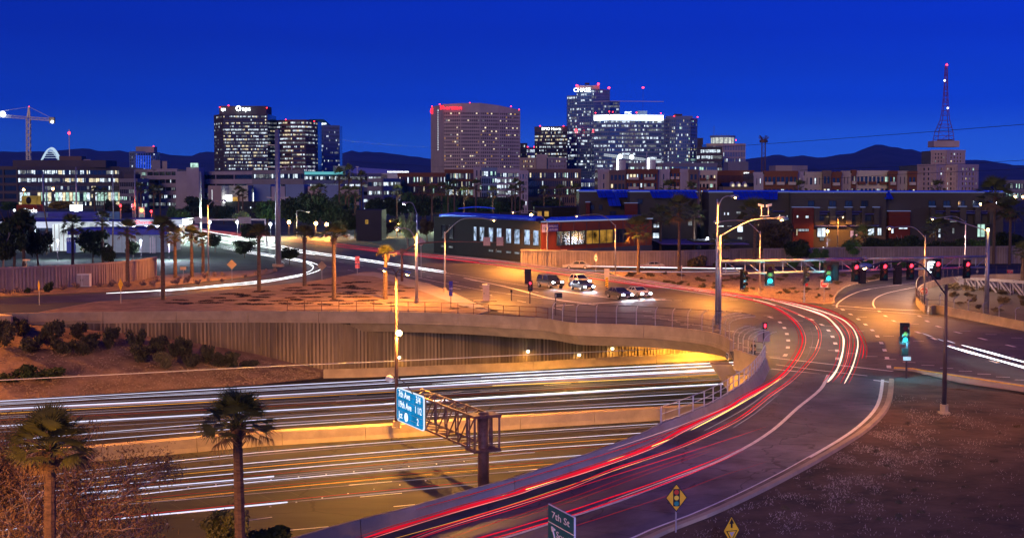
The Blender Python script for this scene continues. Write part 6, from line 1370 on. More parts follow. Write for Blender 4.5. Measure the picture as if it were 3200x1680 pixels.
rounded(1.75, 2.45, zt_-2.35, zt_-1.7, .3, -.075, -.062).build('route_shield', lw_, sg); text('17', .5, (2.1, -.09, zt_-2.02), (math.pi/2, 0, 0), glow, sg)
for k in range(5): mb = MB(); mb.box(.12, Ls-.12, -.0625, -.0605, zt_-.45-k*.42, zt_-.44-k*.42); mb.build('seam', M['white'], sg)
lf = empty('sign_floodlight', (0, 0, 0), 0, 'pale sign floodlight on a curved bracket over the corner of the blue sign', 'lamp'); q = cpt(13.4, -1.6, zt+.9)
mb = MB(); mb.tube([q-ud*.2, q+ud*.2, q+ud*.7, q+ud*.9], [.1, .26, .26, .08], 8); mb.build('lamp_head', M['white'], lf, smooth=True); mb = MB(); mb.tube(smooth_path([q-ud*.2, q-ud*1.5+Vector((0, 0, .25)), q-ud*2.6+vd*.2+Vector((0, 0, -.1)), q-ud*3.0+vd*.6+Vector((0, 0, -.8))], 4), .035, 5); mb.build('bracket', M['dsteel'], lf)
lt = bpy.data.lights.new('sign_light', 'SPOT'); lt.energy = 260; lt.color = COOL; lt.spot_size = 2.4; lt.spot_blend = .8; lo = link('sign_light', lt, lf); lo.location = cpt(11, -3.2, -3.4); lo.rotation_euler = (math.radians(120), 0, math.radians(10))
# right hand steel gantry
rg = empty('steel_gantry', (0, 0, 0), 0, 'pale steel box truss gantry entering from the right edge', 'sign gantry'); Da, Db = 212, 176
TLa, TRa, BLa, BRa = P(2984, 868, Da), P(3330, 893, Db), P(2984, 914, Da), P(3330, 945, Db)
bk = Vector((1.2, 2.4, 0))
for off in (Vector((0, 0, 0)), bk):
    for a, b in ((TLa, TRa), (BLa, BRa)): mb = MB(); mb.bar(a+off, b+off, .2); mb.build('chord', M['steel'], rg)
    for k in range(9):
        a, b = TLa.lerp(TRa, k/9)+off, BLa.lerp(BRa, (k+1)/9)+off; mb = MB(); mb.bar(a, b, .17); mb.build('diagonal', M['steel'], rg)
        a, b = TLa.lerp(TRa, (k+.9)/9)+off, BLa.lerp(BRa, (k+.95)/9)+off; mb = MB(); mb.bar(a, b, .09); mb.build('post', M['steel'], rg)
for k in range(10):
    for a, b in ((TLa, TRa), (BLa, BRa)): q = a.lerp(b, k/9); mb = MB(); mb.bar(q, q+bk, .1); mb.build('cross_brace', M['steel'], rg)
q = P(3003, 870, Da+1); mb = MB(); mb.bar((q.x, Da+1, 0), (q.x, Da+1, q.z), .75, .5); mb.build('column', M['steel'], rg)
# bridge plaque
bp_ = empty('bridge_plaque', (0, 0, 0), 0, 'small navy plaque reading 7TH S on the overpass fascia', 'plaque'); a, b = P(2266, 1115, 123.2), P(2291, 1115, 119.8); dv = Vector((b.x-a.x, b.y-a.y, 0)); bp_.location = (a.x, a.y-.6, 0); bp_.rotation_euler = (0, 0, math.atan2(dv.y, dv.x)); L_ = dv.length; zc = P(0, 1112, 122).z
rounded(0, 1.05, zc-.33, zc+.27, .18, -.02, .02).build('border', M['white'], bp_); rounded(.05, 1.0, zc-.28, zc+.22, .14, -.03, -.021).build('panel', mat('navy_panel', (.01, .02, .06), .4), bp_); text('7TH S', .28, (.52, -.04, zc-.04), (math.pi/2, 0, 0), M['white'], bp_)
# left overhead gantry seen from behind
lg = empty('overhead_gantry', (0, 0, 0), 0, 'thin blue lit overhead gantry with two sign backs over the left arterial', 'sign gantry'); D = 330
mb = MB(); mb.bar(P(590, 686, D), P(828, 686, D), .35); mb.build('beam', M['steel'], lg); mb = MB(); mb.bar(P(828, 684, D), Vector((P(828, 0, D).x, D, 0)), .3); mb.build('column', M['steel'], lg)
for x in (629, 765):
    q = P(x, 688, D-.4)
    for i in range(4):
        for j in range(2): mb = MB(); cx_ = q.x-1.15+i*.76; mb.box(cx_-.35, cx_+.35, D-.6, D-.5, q.z-.75+j*.8, q.z-.05+j*.8); mb.build('sign_panel', M['salmon'], lg)
# poles
def steelpole(label, x, by, ty, w, tilt=0, m='steel'):
    b = G(x, by); o = empty('transmission_pole', b, 0, label, 'pole'); H = P(0, ty, b.y).z; mb = MB(); rr = w/2*b.y/FPX; mb.tube([(0, 0, 0), (tilt, 0, H)], [rr*1.1, rr*.85], 12); mb.build('pole', M[m], o, smooth=True); return o, H
o, H = steelpole('enormous steel transmission column left of centre', 870, 833, 405, 17)
mb = MB(); mb.tube([(0, 0, 0), (0, 0, .5)], 1.1, 12); mb.build('footing', M['conc'], o)
for z, s in ((18, -1), (18, 1), (22, -1), (12.5, -1), (12.5, 1)): mb = MB(); mb.bar((s*.4, 0, z), (s*2.0, 0, z+.1), .14); mb.build('insulator_arm', M['steel'], o)
for x, by, ty, w, lb in ((628, 740, 535, 7, 'slim grey transmission pole behind the left lamp post'), (423, 700, 530, 5, 'grey pole rising above the red far signals'), (355, 725, 545, 4, 'thin pole right of the blue roofed store'), (240, 690, 522, 5, 'bluish pole above the glaring price sign'), (136, 660, 535, 6, 'grey pole in front of the dark glass office'), (146, 660, 580, 4, 'short white pole beside the grey pole at far left'),
        (736, 640, 550, 5, 'pale pole in front of the gallery'), (896, 640, 572, 5, 'pale stub pole right of the great column'), (997, 640, 572, 5, 'pale stub pole left of the palms'), (518, 640, 588, 3, 'short thin pole before the garages'), (2257, 620, 524, 3, 'thin white pole before the brown theatre block'), (1390, 560, 560, 2, 'faint short pole near the hotel')):
    steelpole(lb, x, by, ty, w)
for x, by, ty, tl, lb in ((160, 788, 640, -1.5, 'leaning dark wooden pole between the left palms'), (352, 800, 690, .2, 'straight dark wooden pole before the service station'), (146, 795, 716, 0, 'short dark stump pole before the kiosk')):
    steelpole(lb, x, by, ty, 5, tl, 'bark')
def wire(label, pts, Ds, r=.035, m='black'):
    mb = MB(); mb.tube(smooth_path([P(x, y, d) for (x, y), d in zip(pts, Ds)], 4), r, 4); o = mb.build('power_line', M[m]); tag(o, label, 'power line'); return o
wire('highest power line crossing in front of the radio tower', [(2070, 472), (2350, 453), (2800, 420), (3260, 384)], [420, 380, 320, 250], .05)
wire('power line passing just above the old hotel roof', [(2500, 532), (2750, 523), (2950, 515), (3260, 497)], [420, 380, 330, 250], .045)
wire('lowest power line in front of the old hotel windows', [(2560, 560), (2850, 543), (3000, 537), (3260, 524)], [420, 380, 330, 250], .045)
wire('power line left of the tan hotel', [(895, 415), (1065, 437), (1200, 452), (1400, 464)], [257, 330, 380, 420], .018); wire('lower power line left of the tan hotel', [(895, 487), (1100, 505), (1400, 522), (1700, 530)], [257, 330, 380, 420], .015)
for k, (y0, y1) in enumerate(((616, 622), (652, 660), (600, 606), (676, 690))): wire(['upper thin wire over the townhouses', 'middle thin wire over the townhouses', 'topmost thin wire over the townhouses', 'lowest thin wire over the townhouses'][k], [(1500, y0+14), (2100, y0+4), (2700, y0+2), (3260, y0)], [300, 290, 285, 280], .02, 'dsteel')
wire('pale cable slung low across the freeway cutting at left', [(-100, 1192), (400, 1167), (800, 1146), (1240, 1127), (1600, 1110), (2070, 1089)], [131, 134, 137, 142, 148, 155], .04, 'white')
# abutment lamps
for x, y in ((1650, 1098), (1914, 1089), (1247, 1117), (1810, 1109)):
    q = P(x, y, fw0.y+(fw1.y-fw0.y)*(P(x, y, 165).x-fw0.x)/(fw1.x-fw0.x)-.5); o = empty('wall_lamp', q, 0, 'small amber wall lamp under the overpass at the ' + {1650: 'middle', 1914: 'right', 1247: 'left behind the median pole', 1810: 'low right between two others'}[x], 'wall lamp'); mb = MB(); mb.ball((0, 0, 0), .16, n=8, sz=.7); mb.build('bulb', emis('amber_bulb', (1, .75, .35), 25), o); mb = MB(); mb.box(-.25, .25, .1, .3, .05, .2); mb.build('bracket', M['steel'], o); spot(o, (0, -.5, -.15), 14, YEL, 2.7)
    KIDS[o.name][-1].rotation_euler = (math.radians(25), 0, 0)
q = Vector((21.6, 119.6, -1.9)); o = empty('underpass_lamp', q, 0, 'glaring lamp behind the pier at the right end of the underpass', 'lamp'); mb = MB(); mb.box(-.6, .6, -.2, .2, -.1, .1); mb.build('lamp_box', E['tcream'], o); l = bpy.data.lights.new('lamp_light', 'POINT'); l.energy = 2600; l.color = YEL; l.shadow_soft_size = .4; lo = link('lamp_light', l, o); lo.location = (0, -.5, -.6)
for k, (x, y) in enumerate(((34, 150), (6, 152), (22, 168))): o = empty('underpass_lamp', (x, y, -1.45), 0, ['soffit lamp deep under the overpass at right', 'soffit lamp under the left half of the overpass', 'soffit lamp at the far side of the underpass'][k], 'lamp'); mb = MB(); mb.box(-.5, .5, -.2, .2, -.12, .02); mb.build('lamp_box', E['tcream'], o); spot(o, (0, 0, -.25), 2200 if k != 1 else 1200, YEL, 2.9)
mb = MB(); a = Vector((27, 118, FZ)); b = Vector((60, 150, FZ))
ribbed_wall('underpass_side_wall', [Vector((18.6, 121.5, 0)), Vector((45, 134, 0))], lambda t: FZ, lambda t: -1.4, 'bright lit ribbed wall behind the pier at the near end of the overpass', 'retaining wall', seg=5, cap=False)
# ================================================================== PERSON
def skin(name, pts, edges, radii, m, parent, sub=1):
    me = bpy.data.meshes.new(name); me.from_pydata(pts, edges, []); o = link(name, me, parent); me.materials.append(m)
    sk = o.modifiers.new('skin', 'SKIN'); 
    for v, r in zip(me.skin_vertices[0].data, radii): v.radius = (r, r)
    me.skin_vertices[0].data[0].use_root = True
    sb = o.modifiers.new('sub', 'SUBSURF'); sb.levels = sub; sb.render_levels = sub
    return o
pq = P(2355, 1085, 119.3)
pe = empty('person', (pq.x, 119.3, .1), math.radians(-60), 'person in a dark t-shirt standing on the overpass sidewalk behind the parapet', 'person')
skn = mat('skin', (.35, .2, .13), .6); shirt = mat('dark_shirt', (.02, .02, .03), .8)
V = [(0, 0, .95), (0, 0, 1.15), (0, -.01, 1.38), (0, -.01, 1.5), (0, -.02, 1.6), (0, -.03, 1.68), (-.1, 0, .88), (-.11, -.02, .5), (-.11, .03, .08), (-.11, -.12, .04), (.1, 0, .88), (.11, .02, .5), (.11, .05, .08), (.11, -.1, .04),
     (-.19, 0, 1.42), (-.27, .02, 1.15), (-.24, -.15, .95), (-.22, -.22, .9), (.19, 0, 1.42), (.27, .02, 1.15), (.24, -.15, .95), (.22, -.22, .9)]
Ed = [(0, 1), (1, 2), (2, 3), (3, 4), (4, 5), (0, 6), (6, 7), (7, 8), (8, 9), (0, 10), (10, 11), (11, 12), (12, 13), (2, 14), (14, 15), (15, 16), (16, 17), (2, 18), (18, 19), (19, 20), (20, 21)]
Rr = [.13, .13, .14, .055, .095, .09, .09, .065, .04, .04, .09, .065, .04, .04, .06, .045, .035, .04, .06, .045, .035, .04]
skin('body', V, Ed, Rr, skn, pe, 2)
skin('shirt', [(0, 0, .9), (0, 0, 1.15), (0, -.01, 1.4), (-.19, 0, 1.42), (-.25, .01, 1.2), (.19, 0, 1.42), (.25, .01, 1.2)], [(0, 1), (1, 2), (2, 3), (3, 4), (2, 5), (5, 6)], [.16, .155, .16, .085, .075, .085, .075], shirt, pe, 2)
skin('trousers', [(0, 0, .93), (-.1, 0, .86), (-.11, -.02, .5), (-.11, .03, .12), (.1, 0, .86), (.11, .02, .5), (.11, .05, .12)], [(0, 1), (1, 2), (2, 3), (0, 4), (4, 5), (5, 6)], [.15, .115, .09, .075, .115, .09, .075], mat('dark_jeans', (.02, .025, .05), .8), pe, 2)
mb = MB(); mb.ball((0, .01, 1.71), .105, n=10, sz=.85); mb.build('hair', M['black'], pe, smooth=True)
# ================================================================== CARS
def car(label, loc, rz, kind, paint, lights=True, group=None, power=260, lower=None):
    """heading is +x in the car's own frame"""
    o = empty('car' if kind != 'suv' else 'pickup_truck', loc, rz, label, 'car' if kind != 'suv' else 'pickup truck', group)
    pr = {'sedan': dict(L=4.8, W=.9, low=[(-2.4, .35), (-2.42, .75), (-2.2, .98), (-1.5, 1.0), (1.0, .97), (2.1, .82), (2.38, .68), (2.42, .35)], cab=[(-1.75, .97), (-1.05, 1.42), (.15, 1.42), (1.05, .95)], wx=1.42, wr=.33),
          'coupe': dict(L=4.5, W=.88, low=[(-2.25, .35), (-2.3, .75), (-2.05, .98), (-1.3, .98), (.9, .93), (1.9, .78), (2.22, .62), (2.25, .33)], cab=[(-1.7, .96), (-.9, 1.32), (.0, 1.33), (.95, .92)], wx=1.32, wr=.33),
          'hatch': dict(L=4.2, W=.87, low=[(-2.1, .35), (-2.15, .8), (-2.05, 1.0), (-1.3, 1.02), (1.0, 1.0), (1.8, .85), (2.08, .7), (2.1, .35)], cab=[(-2.0, 1.0), (-1.55, 1.5), (.1, 1.52), (1.05, .98)], wx=1.28, wr=.33),
          'suv': dict(L=5.4, W=.98, low=[(-2.7, .5), (-2.72, 1.0), (-2.7, 1.22), (-1.5, 1.24), (1.2, 1.2), (2.4, 1.14), (2.65, 1.0), (2.7, .5)], cab=[(-2.68, 1.22), (-2.5, 1.84), (.55, 1.86), (1.35, 1.18)], wx=1.75, wr=.4)}[kind]
    W_ = pr['W']; low = pr['low']; zb = low[0][1]
    # body: sections across the width so that the flanks bulge and the shoulders round off
    secs = [(-W_, .93), (-W_*1.0, .97), (-W_*.86, 1.0), (W_*.86, 1.0), (W_*1.0, .97), (W_, .93)]
    mb = MB(); k = len(low)
    ys = [(-W_*.98, -.10), (-W_, -.03), (-W_*.9, 0), (W_*.9, 0), (W_, -.03), (W_*.98, -.10)]
    for (y, dz) in ys:
        for (x, z) in low: mb.v.append((x*(1 if abs(y) < W_*.95 else .985), y, z+dz if z > zb+.05 else z))
    for i in range(len(ys)-1):
        for j in range(k-1): a = i*k+j; mb.f.append((a, a+k, a+k+1, a+1)); mb.m.append(0)
        a = i*k; mb.f.append((a+k-1, a+2*k-1, a+k, a)); mb.m.append(0)
    mb.f.append(tuple(range(k))); mb.f.append(tuple(range((len(ys)-1)*k, len(ys)*k))[::-1]); mb.m += [0, 0]
    body = mb.build('body', paint, o)
    if lower: mb = MB(); mb.box(-pr['L']/2+.05, pr['L']/2-.05, -W_*1.005, W_*1.005, zb-.02, zb+.3); mb.build('lower_body', lower, o)
    cab = pr['cab']; wt_, wb = W_*.72, W_*.93; b0, t0, t1, b1 = cab
    mb = MB(); mb.v = [(b0[0], -wb, b0[1]), (b1[0], -wb, b1[1]), (b1[0], wb, b1[1]), (b0[0], wb, b0[1]), (t0[0], -wt_, t0[1]), (t1[0], -wt_, t1[1]), (t1[0], wt_, t1[1]), (t0[0], wt_, t0[1])]
    mb.f = [(0, 1, 5, 4), (1, 2, 6, 5), (2, 3, 7, 6), (3, 0, 4, 7), (4, 5, 6, 7)]; mb.m = [0]*5; mb.build('windows', M['glass'], o)
    mb = MB(); mb.box(t0[0]-.03, t1[0]+.03, -wt_-.02, wt_+.02, t0[1]-.03, t0[1]+.035); mb.build('roof', paint, o)
    for s in (-1, 1):
        mb = MB()
        for (a, b) in ((b0, t0), (b1, t1), ((.5*(b0[0]+b1[0])-.1, b0[1]), (.5*(t0[0]+t1[0]), t0[1]))): mb.bar((a[0], s*(wb+.005), a[1]), (b[0], s*(wt_+.01), b[1]), .07)
        mb.build('pillar', paint, o)
        mb = MB(); mb.obox((b1[0]-.35, s*(W_+.08), b1[1]+.08), (.08, 0, 0), (0, .1, 0), (0, 0, .07)); mb.build('mirror', paint, o)
        mb = MB(); mb.box(-.9, -.75, s*W_*1.0-.012, s*W_*1.0+.012, .78, .82); mb.build('door_handle', M['steel'], o)
        for xx in (-pr['wx'], pr['wx']):
            mb = MB(); mb.tube([(xx, s*(W_-.2), pr['wr']), (xx, s*(W_+.02), pr['wr'])], pr['wr'], 14); w = mb.build('wheel', M['black'], o)
            mb = MB(); mb.tube([(xx, s*(W_+.015), pr['wr']), (xx, s*(W_+.03), pr['wr'])], pr['wr']*.62, 10); mb.build('rim', M['steel'], w)
        fx_ = low[-2][0]; fz_ = low[-2][1]-.03
        mb = MB(); mb.obox((fx_+.0, s*W_*.72, fz_), (.06, 0, 0), (0, .16, 0), (0, 0, .08)); mb.build('headlight', E['head'] if lights else M['white'], o)
        mb = MB(); mb.obox((low[1][0]-.0, s*W_*.75, low[1][1]-.02), (.03, 0, 0), (0, .15, 0), (0, 0, .08)); mb.build('taillight', E['tail'] if lights else M['sred'], o)
        if lights:
            l = spot(o, (fx_+.15, s*W_*.72, fz_), power, COOL, 1.9, .6, .08, 'headlight_beam'); l.rotation_euler = (0, math.radians(-80), 0)
    mb = MB(); mb.box(low[-1][0]-.01, low[-1][0]+.03, -W_*.45, W_*.45, .5 if kind != 'suv' else .75, .68 if kind != 'suv' else 1.0); mb.build('grille', M['black'], o)
    mb = MB(); mb.box(low[-1][0]+.0, low[-1][0]+.06, -W_*.95, W_*.95, zb, zb+.14); mb.build('bumper', paint, o); mb = MB(); mb.box(low[-1][0]+.061, low[-1][0]+.07, -.2, .2, zb+.02, zb+.13); mb.build('number_plate', M['white'], o)
    return o
hd_ = G(1900, 934)-G(1640, 892); ha = math.atan2(hd_.y, hd_.x)
CP = lambda n, c, r=.3: mat(n, c, r, .04, 2, spec=.6, coat=.6)
car('black pickup with a canopy waiting at the stop line, leftmost of the waiting cars', G(1719, 899), ha, 'suv', CP('black_car_paint', (.015, .015, .02)), lower=CP('tan_car_paint', (.25, .2, .15)))
car('white hatchback waiting behind the black sedan', G(1812, 889), ha, 'hatch', CP('white_car_paint', (.6, .58, .52)))
car('small black sedan in the second lane of waiting cars', G(1818, 906), ha, 'sedan', CP('black_car_paint', (.015, .015, .02)))
car('dark brown sedan nearest the camera at the stop line', G(1935, 932), ha, 'sedan', CP('dark_car_paint', (.03, .025, .03)))
car('silver coupe at the right end of the waiting cars', G(1995, 927), ha, 'coupe', CP('silver_car_paint', (.5, .48, .47)))
car('low white sedan on the frontage road before the yellow wall', G(1802, 841), math.pi*1.0, 'sedan', CP('pearl_car_paint', (.4, .38, .42)), lights=False)
car('pale coupe on the frontage road behind the palm', G(2035, 841), math.pi*1.0, 'coupe', CP('pearl_car_paint', (.4, .38, .42)), lights=False)
car('white sedan parked under the trees right of the steel column', G(1065, 742), math.pi*.93, 'sedan', CP('white_car_paint', (.6, .58, .52)), lights=False)
car('dark sedan parked under the trees beside the white one', G(988, 742), math.pi*.95, 'sedan', CP('dark_car_paint', (.03, .025, .03)), lights=False)
# ================================================================== VEGETATION
def leafcloud(name, lobes, n, size, mt, seed, flat=1.0, up=0.0):
    rr = random.Random(seed); mb = MB(); tot = sum(l[3]**2 for l in lobes)
    for (cx_, cy_, cz_, rad, sq) in lobes:
        k = int(n*rad**2/tot)
        for _ in range(k):
            v = Vector((rr.gauss(0, 1), rr.gauss(0, 1), rr.gauss(0, 1))).normalized(); r = rad*(rr.random()**.35)*rr.uniform(.8, 1.12)
            c = Vector((cx_+v.x*r, cy_+v.y*r, cz_+v.z*r*sq))
            a = Vector((rr.gauss(0, 1), rr.gauss(0, 1), rr.gauss(0, 1)*flat+up)).normalized(); b = a.cross(Vector((rr.gauss(0, 1), rr.gauss(0, 1), rr.gauss(0, 1)))).normalized()
            s = size*rr.uniform(.55, 1.4); a *= s; b *= s*.5
            mb.quad(c-a, c+b, c+a, c-b)
    return mb.mesh(name, mt)
def lobes(seed, n, R_, spread, sq=.7, z=0):
    rr = random.Random(seed); out = [(0, 0, z, R_*.75, sq)]
    for _ in range(n): a = rr.uniform(0, 6.28); q = rr.uniform(.35, 1)*spread; out.append((q*math.cos(a), q*math.sin(a), z+rr.uniform(-.3, .55)*R_, R_*rr.uniform(.3, .55), sq))
    return out
CROWN = {}
def crown(kind, v):
    if (kind, v) not in CROWN:
        m = {'dark': M['leafd'], 'mid': M['leafm'], 'olive': M['leafo'], 'yellow': mat('yellow_foliage', (.42, .34, .03), .8, .4, .5), 'pale': mat('pale_green_foliage', (.28, .42, .18), .8, .3, .5)}[kind]
        CROWN[(kind, v)] = leafcloud('crown', lobes(v*7+1, 11, 1.0, .75), 3600, .085, m, v)
    return CROWN[(kind, v)]
def trunkmesh(v):
    rr = random.Random(v); mb = MB(); mb.tube(smooth_path([(0, 0, 0), (rr.uniform(-.05, .05), 0, .35), (0, .02, .6)], 3), [.05, .045, .04, .04, .035, .03, .03][:7], 7)
    for k in range(5): a = k*1.3+v; mb.tube([(0, 0, .38+.05*k), (.2*math.cos(a), .2*math.sin(a), .7), (.42*math.cos(a), .42*math.sin(a), .95)], [.028, .02, .01], 5)
    return mb.mesh('trunk', M['bark2'] if v % 2 else M['bark'])
TR = [trunkmesh(k) for k in range(3)]
def tree(label, x, by, ty, w, kind='dark', v=0, group=None, th=.12):
    b = G(x, by); H = P(0, ty, b.y).z; W_ = w*b.y/FPX; o = empty('tree', b, R.uniform(0, 6), label, 'tree', group)
    t = link('trunk', TR[v % 3], o); t.scale = (H*.5, H*.5, H)
    c = link('crown', crown(kind, v % 4), o); c.location = (0, 0, H*(1+th)/2); c.scale = (W_/2/1.15, W_/2/1.15, H*(1-th)/2/.85); return o
T = [(45, 838, 650, 150, 'dark', 'broad dark tree left of the service station, leftmost'), (10, 850, 720, 120, 'dark', 'dark tree at the left edge behind the sound wall'), (120, 835, 705, 110, 'dark', 'dark tree left of the kiosk'), (290, 822, 715, 120, 'dark', 'dark round tree in front of the service station shop'), (415, 815, 745, 55, 'dark', 'small dark tree before the teal shop wall'),
     (338, 838, 765, 60, 'dark', 'low dark tree beside the wooden pole'), (180, 665, 625, 100, 'yellow', 'yellow lit tree behind the price sign'), (30, 665, 628, 60, 'mid', 'green tree at the far left edge by the tent roof'), (375, 680, 635, 90, 'olive', 'olive tree lit by the far red signals'), (345, 672, 620, 50, 'dark', 'small dark tree left of the red signals'), (545, 710, 640, 60, 'mid', 'green tree left of the slim grey pole'), (572, 722, 655, 60, 'mid', 'green tree just right of its green neighbour'),
     (620, 690, 610, 110, 'dark', 'dark tree behind the slim grey pole'), (650, 690, 640, 90, 'dark', 'dark tree right of the white tube lamp'), (750, 722, 655, 65, 'pale', 'pale lit feathery tree above the gantry signs'), (700, 700, 640, 80, 'dark', 'dark tree left of the pale feathery tree'), (640, 640, 595, 60, 'yellow', 'yellow lit tree beside the amber gallery wall'),
     (835, 712, 622, 110, 'mid', 'large green tree left of the steel column'), (920, 725, 610, 120, 'dark', 'dark green tree just right of the steel column'), (985, 728, 600, 130, 'dark', 'tall dark tree by the brown lamp post'), (1050, 728, 625, 110, 'dark', 'dark tree above the parked white car'), (1110, 745, 650, 120, 'dark', 'dark tree before the low plain house'), (1160, 748, 668, 90, 'dark', 'dark tree right of the low plain house'), (1210, 742, 690, 70, 'olive', 'olive tree lit from below near the driveway'),
     (1335, 755, 680, 60, 'olive', 'olive lit tree beside the charcoal office'), (1275, 778, 660, 70, 'pale', 'bluish pale tree under the starry lamp'), (1330, 705, 600, 120, 'dark', 'dark tree mass behind the starry lamp'), (1420, 688, 612, 120, 'dark', 'dark tree behind the blue arched canopy, left'), (1600, 685, 610, 110, 'dark', 'dark tree behind the blue arched canopy, right'), (1780, 660, 590, 110, 'dark', 'dark tree left of the first townhouse block'), (1700, 680, 612, 120, 'dark', 'dark tree between canopy and townhouses'),
     (1500, 684, 618, 120, 'mid', 'dark tree centred above the blue arched canopy'), (1240, 700, 612, 110, 'dark', 'dark tree left of the starry lamp'), (2180, 770, 690, 130, 'dark', 'dark tree between the townhouse blocks'), (2130, 775, 700, 90, 'dark', 'dark tree behind the creeper covered wall'), (2420, 826, 690, 140, 'olive', 'large blurred olive tree above the green signal'), (2490, 832, 745, 110, 'dark', 'dark tree left of the brick bay'), (2560, 838, 772, 80, 'mid', 'green bushy tree in front of the lit doorway'),
     (2650, 826, 745, 85, 'mid', 'green lit tree right of the amber lamp post'), (2735, 822, 740, 100, 'dark', 'dark tree before the end of the long terrace'), (2820, 822, 730, 130, 'dark', 'dark tree between the two long terraces'), (2900, 815, 745, 90, 'dark', 'dark tree right of the brown road sign'), (2990, 815, 740, 110, 'dark', 'dark tree left of the tall lamp post'), (3060, 812, 745, 80, 'mid', 'green tree below the lit stairwell'), (3150, 815, 720, 120, 'dark', 'dark tree at the right edge'), (3130, 700, 640, 110, 'dark', 'dark far tree behind the right palms'),
     (1180, 700, 612, 90, 'dark', 'dark tree above the low plain house'), (1390, 690, 610, 90, 'mid', 'greenish tree left of the arched canopy'), (1290, 690, 596, 80, 'mid', 'greenish tree behind the starry lamp arm'), (1560, 684, 612, 90, 'mid', 'greenish tree right above the arched canopy'), (1660, 660, 606, 80, 'dark', 'dark tree behind the corner of the orange office'), (1080, 690, 604, 110, 'mid', 'greenish tree left of the house among the trees'), (1010, 700, 630, 80, 'mid', 'greenish tree over the dark parked sedan'), (870, 700, 640, 80, 'mid', 'bright green tree touching the steel column'), (1760, 700, 640, 70, 'mid', 'greenish tree beside the lamp lit house'), (1240, 740, 680, 60, 'dark', 'dark tree by the driveway lamps'),
     (780, 765, 695, 80, 'dark', 'dark shrubby tree with forked trunk on the arterial verge'), (905, 826, 770, 90, 'dark', 'low dark tree right of the foot of the steel column'), (672, 790, 725, 50, 'dark', 'small leaning dark tree on the lawn edge'), (765, 806, 750, 90, 'dark', 'spreading dark tree left of the steel column foot')]
for i, (x, by, ty, w, k, lb) in enumerate(T): tree(lb, x, by, ty, w, k, i)
# ------------------------------------------------------------------ fan palms
def frond_mesh(seed, n=24, L=.98, pet=1.0, droop=.35, mt='frond', fan=2.4):
    rr = random.Random(seed); mb = MB(); mb.tube([(0, 0, 0), (pet*.5, 0, .06), (pet, 0, 0)], [.035, .025, .018], 4)
    for k in range(n):
        a = -fan/2+fan*(k+.5)/n; d = Vector((math.cos(a), math.sin(a), 0)); l = L*(.75+.3*math.cos(a*.8))*rr.uniform(.85, 1.1); s = Vector((-d.y, d.x, 0))*.03*L
        c = Vector((pet, 0, 0)); m_ = c+d*l*.6+Vector((0, 0, -.02-.05*abs(a)*droop)); t = c+d*l+Vector((0, 0, -droop*l*rr.uniform(.3, .9)))
        i = len(mb.v); mb.v += [tuple(c), tuple(m_+s), tuple(m_-s), tuple(t)]; mb.f += [(0+i, 2+i, 1+i), (1+i, 2+i, 3+i)]; mb.m += [0, 0]
    return mb.mesh('frond', M[mt])
FR = [frond_mesh(k) for k in range(4)]; FRd = [frond_mesh(k+9, droop=.8, mt='fronddry') for k in range(2)]
def bark_trunk(H, r0, r1, name='trunk', lean=(0, 0)):
    mb = MB(); n = max(6, int(H/.22)); pts = []; rs = []
    for k in range(n+1):
        t = k/n; pts.append((lean[0]*t*t, lean[1]*t*t, H*t)); rs.append((r0+(r1-r0)*t)*(1.05 if k % 2 else .97))
    mb.tube(pts, rs, 9); return mb
def palm(label, base, H, Rc, nf=34, near=False, group=None, lean=(0, 0), r0=.27, r1=.2, wind=.0, dead=True, name='palm_tree'):
    o = empty(name, base, R.uniform(0, 6) if not near else 0, label, 'palm tree', group); bark_trunk(H, r0, r1, lean=lean).build('trunk', M['bark'], o)
    mb = MB(); rr = random.Random(int(H*100)+int(base[0]*7)); top = Vector((lean[0], lean[1], H))
    for k in range(26): a = rr.uniform(0, 6.28); z = rr.uniform(-.9, .05); mb.bar(top+Vector((r1*.9*math.cos(a), r1*.9*math.sin(a), z)), top+Vector((r1*2.2*math.cos(a), r1*2.2*math.sin(a), z+.28)), .07, .04)
    mb.build('boot_collar', M['bark'], o)
    for k in range(nf):
        t = (k+.5)/nf; el = math.radians(86-t*(110 if near else 125 if not wind else 75)); az = k*2.39996+rr.uniform(-.2, .2)
        old = dead and t > .88; f = link('frond', (FRd if old else FR)[k % (2 if old else 4)], o); f.location = top; s = Rc/1.9*rr.uniform(.85, 1.1)
        f.rotation_euler = (rr.uniform(-.5, .5), -el, az+wind*math.sin(az)); f.scale = (s, s, s)
    return o
p = P(160, 1400, 55); palm('tall fan palm in the left foreground with its trunk leaving the bottom edge', (P(150, 1680, 55).x, 55, -5), p.z+5-.1, 1.85, 46, True, lean=(.15, 0), r0=.27, r1=.21)
p = P(745, 1335, 60); palm('fan palm in the near foreground right of the leftmost one', (P(752, 1680, 60).x, 60, -5), p.z+5, 1.75, 44, True, lean=(-.1, 0), r0=.27, r1=.19)
